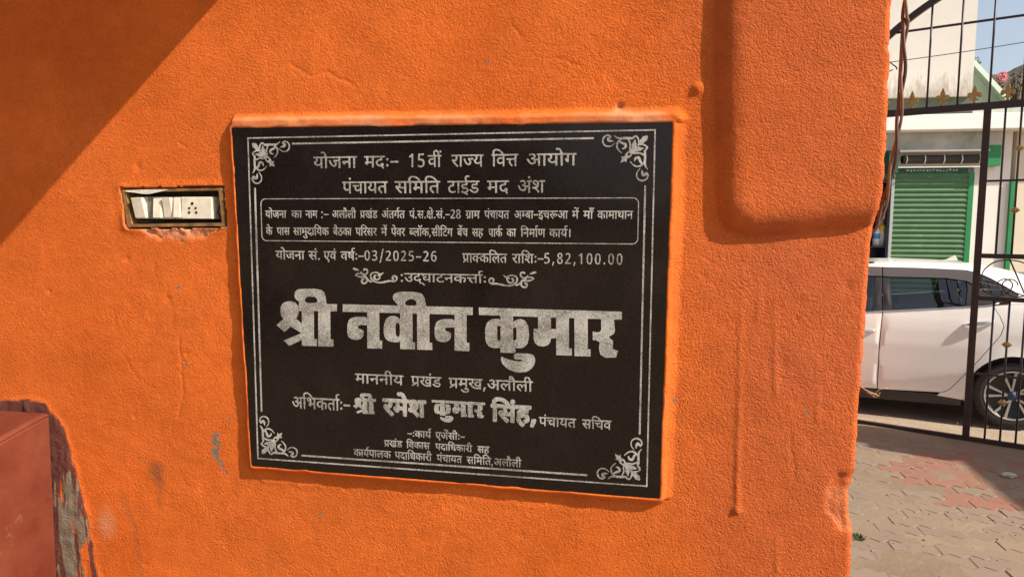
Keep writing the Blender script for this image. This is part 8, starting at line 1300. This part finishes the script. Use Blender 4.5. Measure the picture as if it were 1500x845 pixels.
def stalks(name, label, cx_, cy, z0, h, n, m, leaf=True, cat='plant', spread=.25, group='dry plants before the dark thatch'):
    b = thing(name, label, cat, (cx_, cy, 0), group=group); mb = MB(); lf = MB()
    mb.tube([(cx_, cy, 0), (cx_, cy, z0 + .1)], .05, 6)
    for k in range(n):
        a = random.uniform(0, 6.28); hh = h * random.uniform(.55, 1); e_ = Vector((math.cos(a), math.sin(a), 0)) * spread * random.uniform(.2, 1)
        p0 = Vector((cx_, cy, z0)); p1 = p0 + e_ * .5 + Vector((0, 0, hh * .6)); p2 = p0 + e_ + Vector((0, 0, hh)); mb.tube([p0, p1, p2], .012, 5, radii=[.02, .014, .005])
        for q in range(14):
            t = random.uniform(.25, 1); c = p0.lerp(p1, t * 2) if t < .5 else p1.lerp(p2, t * 2 - 1); d2 = Vector((random.uniform(-1, 1), random.uniform(-1, 1), random.uniform(-.3, .9))).normalized()
            s2 = d2.cross(Vector((random.uniform(-1, 1), .2, 1))).normalized(); l = random.uniform(.06, .14); lf.add([c, c + d2 * l * .5 + s2 * l * .22, c + d2 * l, c + d2 * l * .5 - s2 * l * .22], [(0, 1, 2, 3)])
    mb.build('stem', m_dry, b); lf.build('foliage', m, b, recalc=False)
stalks('dry_plant', 'dry spiky plant just right of the green stair parapet', 9.92, 20.2, 4.9, 1.25, 12, m_dry)
stalks('dry_plant', 'leafy dry plant before the dark thatch, far right of the round pink sign', 10.52, 20.3, 4.9, 1.3, 16, m_leaf)
stalks('dry_plant', 'low dry plant between the parapet and the round pink sign', 10.06, 20.3, 4.7, 1.1, 14, m_leaf)
stalks('young_tree', 'dark leafy treetop peeping past the edge of the white upper wall', 10.36, 22.4, 6.15, .95, 16, m_leaf, cat='tree', spread=.2, group=None)
sg = thing('round_sign', 'round pink and red sign on a post in front of the dark thatch', 'sign', (10.21, 20.4, 0))
MB().lathe([(0.002, -.015), (.15, -.015), (.15, .015), (.002, .015)], (10.21, 20.36, 6.03), 'y', 28, False).build('disc', mat('pink_red_sign', (.62, .12, .14), .6), sg)
MB().lathe([(.06, -.006), (.095, -.006), (.095, .002), (.06, .002)], (10.21, 20.341, 6.03), 'y', 24, False).build('pale_ring', mat('pale_pink', (.72, .30, .32), .6), sg)
MB().tube([(10.21, 20.4, 0), (10.21, 20.4, 5.95)], .03, 8).build('post', m_rim, sg); MB().box(10.12, 10.30, 20.36, 20.38, 5.60, 5.80).build('lower_plate', mat('grey_plate', (.45, .38, .36), .7), sg)

# unseen trees added behind the camera to darken the polished stone's reflections
m_tree = mat('tree_leaf', (.035, .06, .018), .6, var=.4, vscale=3); m_bark = mat('bark', (.10, .075, .055), .95, var=.3, vscale=12, bump=.6)
def reflection_tree(label, x, y, h, rad, n):
    b = thing('reflection_tree', label, 'tree', (x, y, -.03), group='unseen trees added for the plaque reflection'); mb = MB()
    mb.tube([(x, y, -.03), (x + .1, y, h * .3), (x, y + .1, h * .6)], .2, 10, radii=[.24, .18, .10])
    cl = []
    for k in range(26):
        a = random.uniform(0, 6.28); rr = rad * random.uniform(.2, 1); c = Vector((x + rr * math.cos(a), y + rr * math.sin(a), h * random.uniform(.28, 1.0))); cl.append((c, random.uniform(.5, 1.1)))
        if k < 9: mb.tube([(x, y, h * .35), tuple(Vector((x, y, h * .45)).lerp(c, .5)), tuple(c)], .05, 6, radii=[.08, .05, .02])
    V = []; F = []
    for k in range(n):
        c, s_ = random.choice(cl); p = c + Vector((random.gauss(0, .5), random.gauss(0, .5), random.gauss(0, .42))) * s_
        d1 = Vector((random.uniform(-1, 1), random.uniform(-1, 1), random.uniform(-1, 1))).normalized(); d2 = d1.cross(Vector((random.uniform(-1, 1), random.uniform(-1, 1), .5))).normalized(); l = random.uniform(.09, .17); i = len(V)
        V += [p, p + d1 * l * .5 + d2 * l * .35, p + d1 * l, p + d1 * l * .5 - d2 * l * .35]; F.append((i, i + 1, i + 2, i + 3))
    mb.build('trunk', m_bark, b); lf = MB().add(V, F); lf.build('crown', m_tree, b, recalc=False)
reflection_tree('broad unseen tree added straight opposite the plaque to darken its reflection', -2.6, -11.5, 6.5, 2.4, 6000)
reflection_tree('unseen leafy tree added at the left end of the row, for the plaque reflection', -7.6, -12.5, 6.0, 2.3, 5000)
reflection_tree('tall unseen tree added at the back of the row, for the plaque reflection', -5.2, -16.0, 8.0, 2.6, 5000)

# ------------------------------------------------------------------ small things on the ground
m_grass = mat('grass_blade', (.06, .11, .03), .7, var=.3, vscale=20)
lf = MB()
for k in range(60):
    a = random.uniform(0, 6.28); r = random.uniform(0, .03); p = Vector((1.705 + r * math.cos(a), 3.18 + r * math.sin(a), -.004)); o_ = Vector((math.cos(a), math.sin(a), 0)) * random.uniform(.005, .032); h = random.uniform(.015, .035); s2 = Vector((-math.sin(a), math.cos(a), 0)) * .003
    lf.add([p - s2, p + s2, p + o_ * .5 + s2 * .7 + Vector((0, 0, h * .75)), p + o_ + Vector((0, 0, h)), p + o_ * .5 - s2 * .7 + Vector((0, 0, h * .75))], [(0, 1, 2, 3, 4)])
tag(lf.build('grass_tuft', m_grass, recalc=False), 'small green grass tuft growing between pavers near the wall end', 'grass tuft')
bm = bmesh.new()
for k in range(230):
    x = random.uniform(1.5, 4.3); y = random.uniform(2.9, 6.3)
    if x > 3.0 + .5 * (y - 2.9) * 2: continue
    r = random.choice([.004, .005, .006, .009]) * random.uniform(.7, 1.4)
    M_ = Matrix.Translation((x, y, .004)) @ Matrix.Rotation(random.uniform(0, 6), 4, 'Z') @ Matrix.Diagonal((1, random.uniform(.6, 1), .6, 1))
    bmesh.ops.create_icosphere(bm, subdivisions=1, radius=r, matrix=M_)
me = bpy.data.meshes.new('pebbles'); bm.to_mesh(me); bm.free(); me.materials.append(mat('pebble', (.25, .2, .15), .9, var=.4, vscale=30))
pb = bpy.data.objects.new('pebbles', me); COL.objects.link(pb); tag(pb, 'small pebbles and grit scattered over the dusty paving', 'pebbles', kind='stuff')
bm = bmesh.new(); bmesh.ops.create_icosphere(bm, subdivisions=2, radius=.045, matrix=Matrix.Translation((3.17, 4.52, .014)) @ Matrix.Diagonal((1.3, .7, .4, 1)))
for v in bm.verts: v.co += Vector((random.uniform(-1, 1), random.uniform(-1, 1), random.uniform(-.5, .5))) * .008
me = bpy.data.meshes.new('pale_stone'); bm.to_mesh(me); bm.free(); me.materials.append(mat('pale_stone', (.42, .37, .3), .9, var=.2, vscale=30))
o = bpy.data.objects.new('pale_stone', me); COL.objects.link(o); tag(o, 'pale stone lying on the shaded paving before the gate', 'stone')
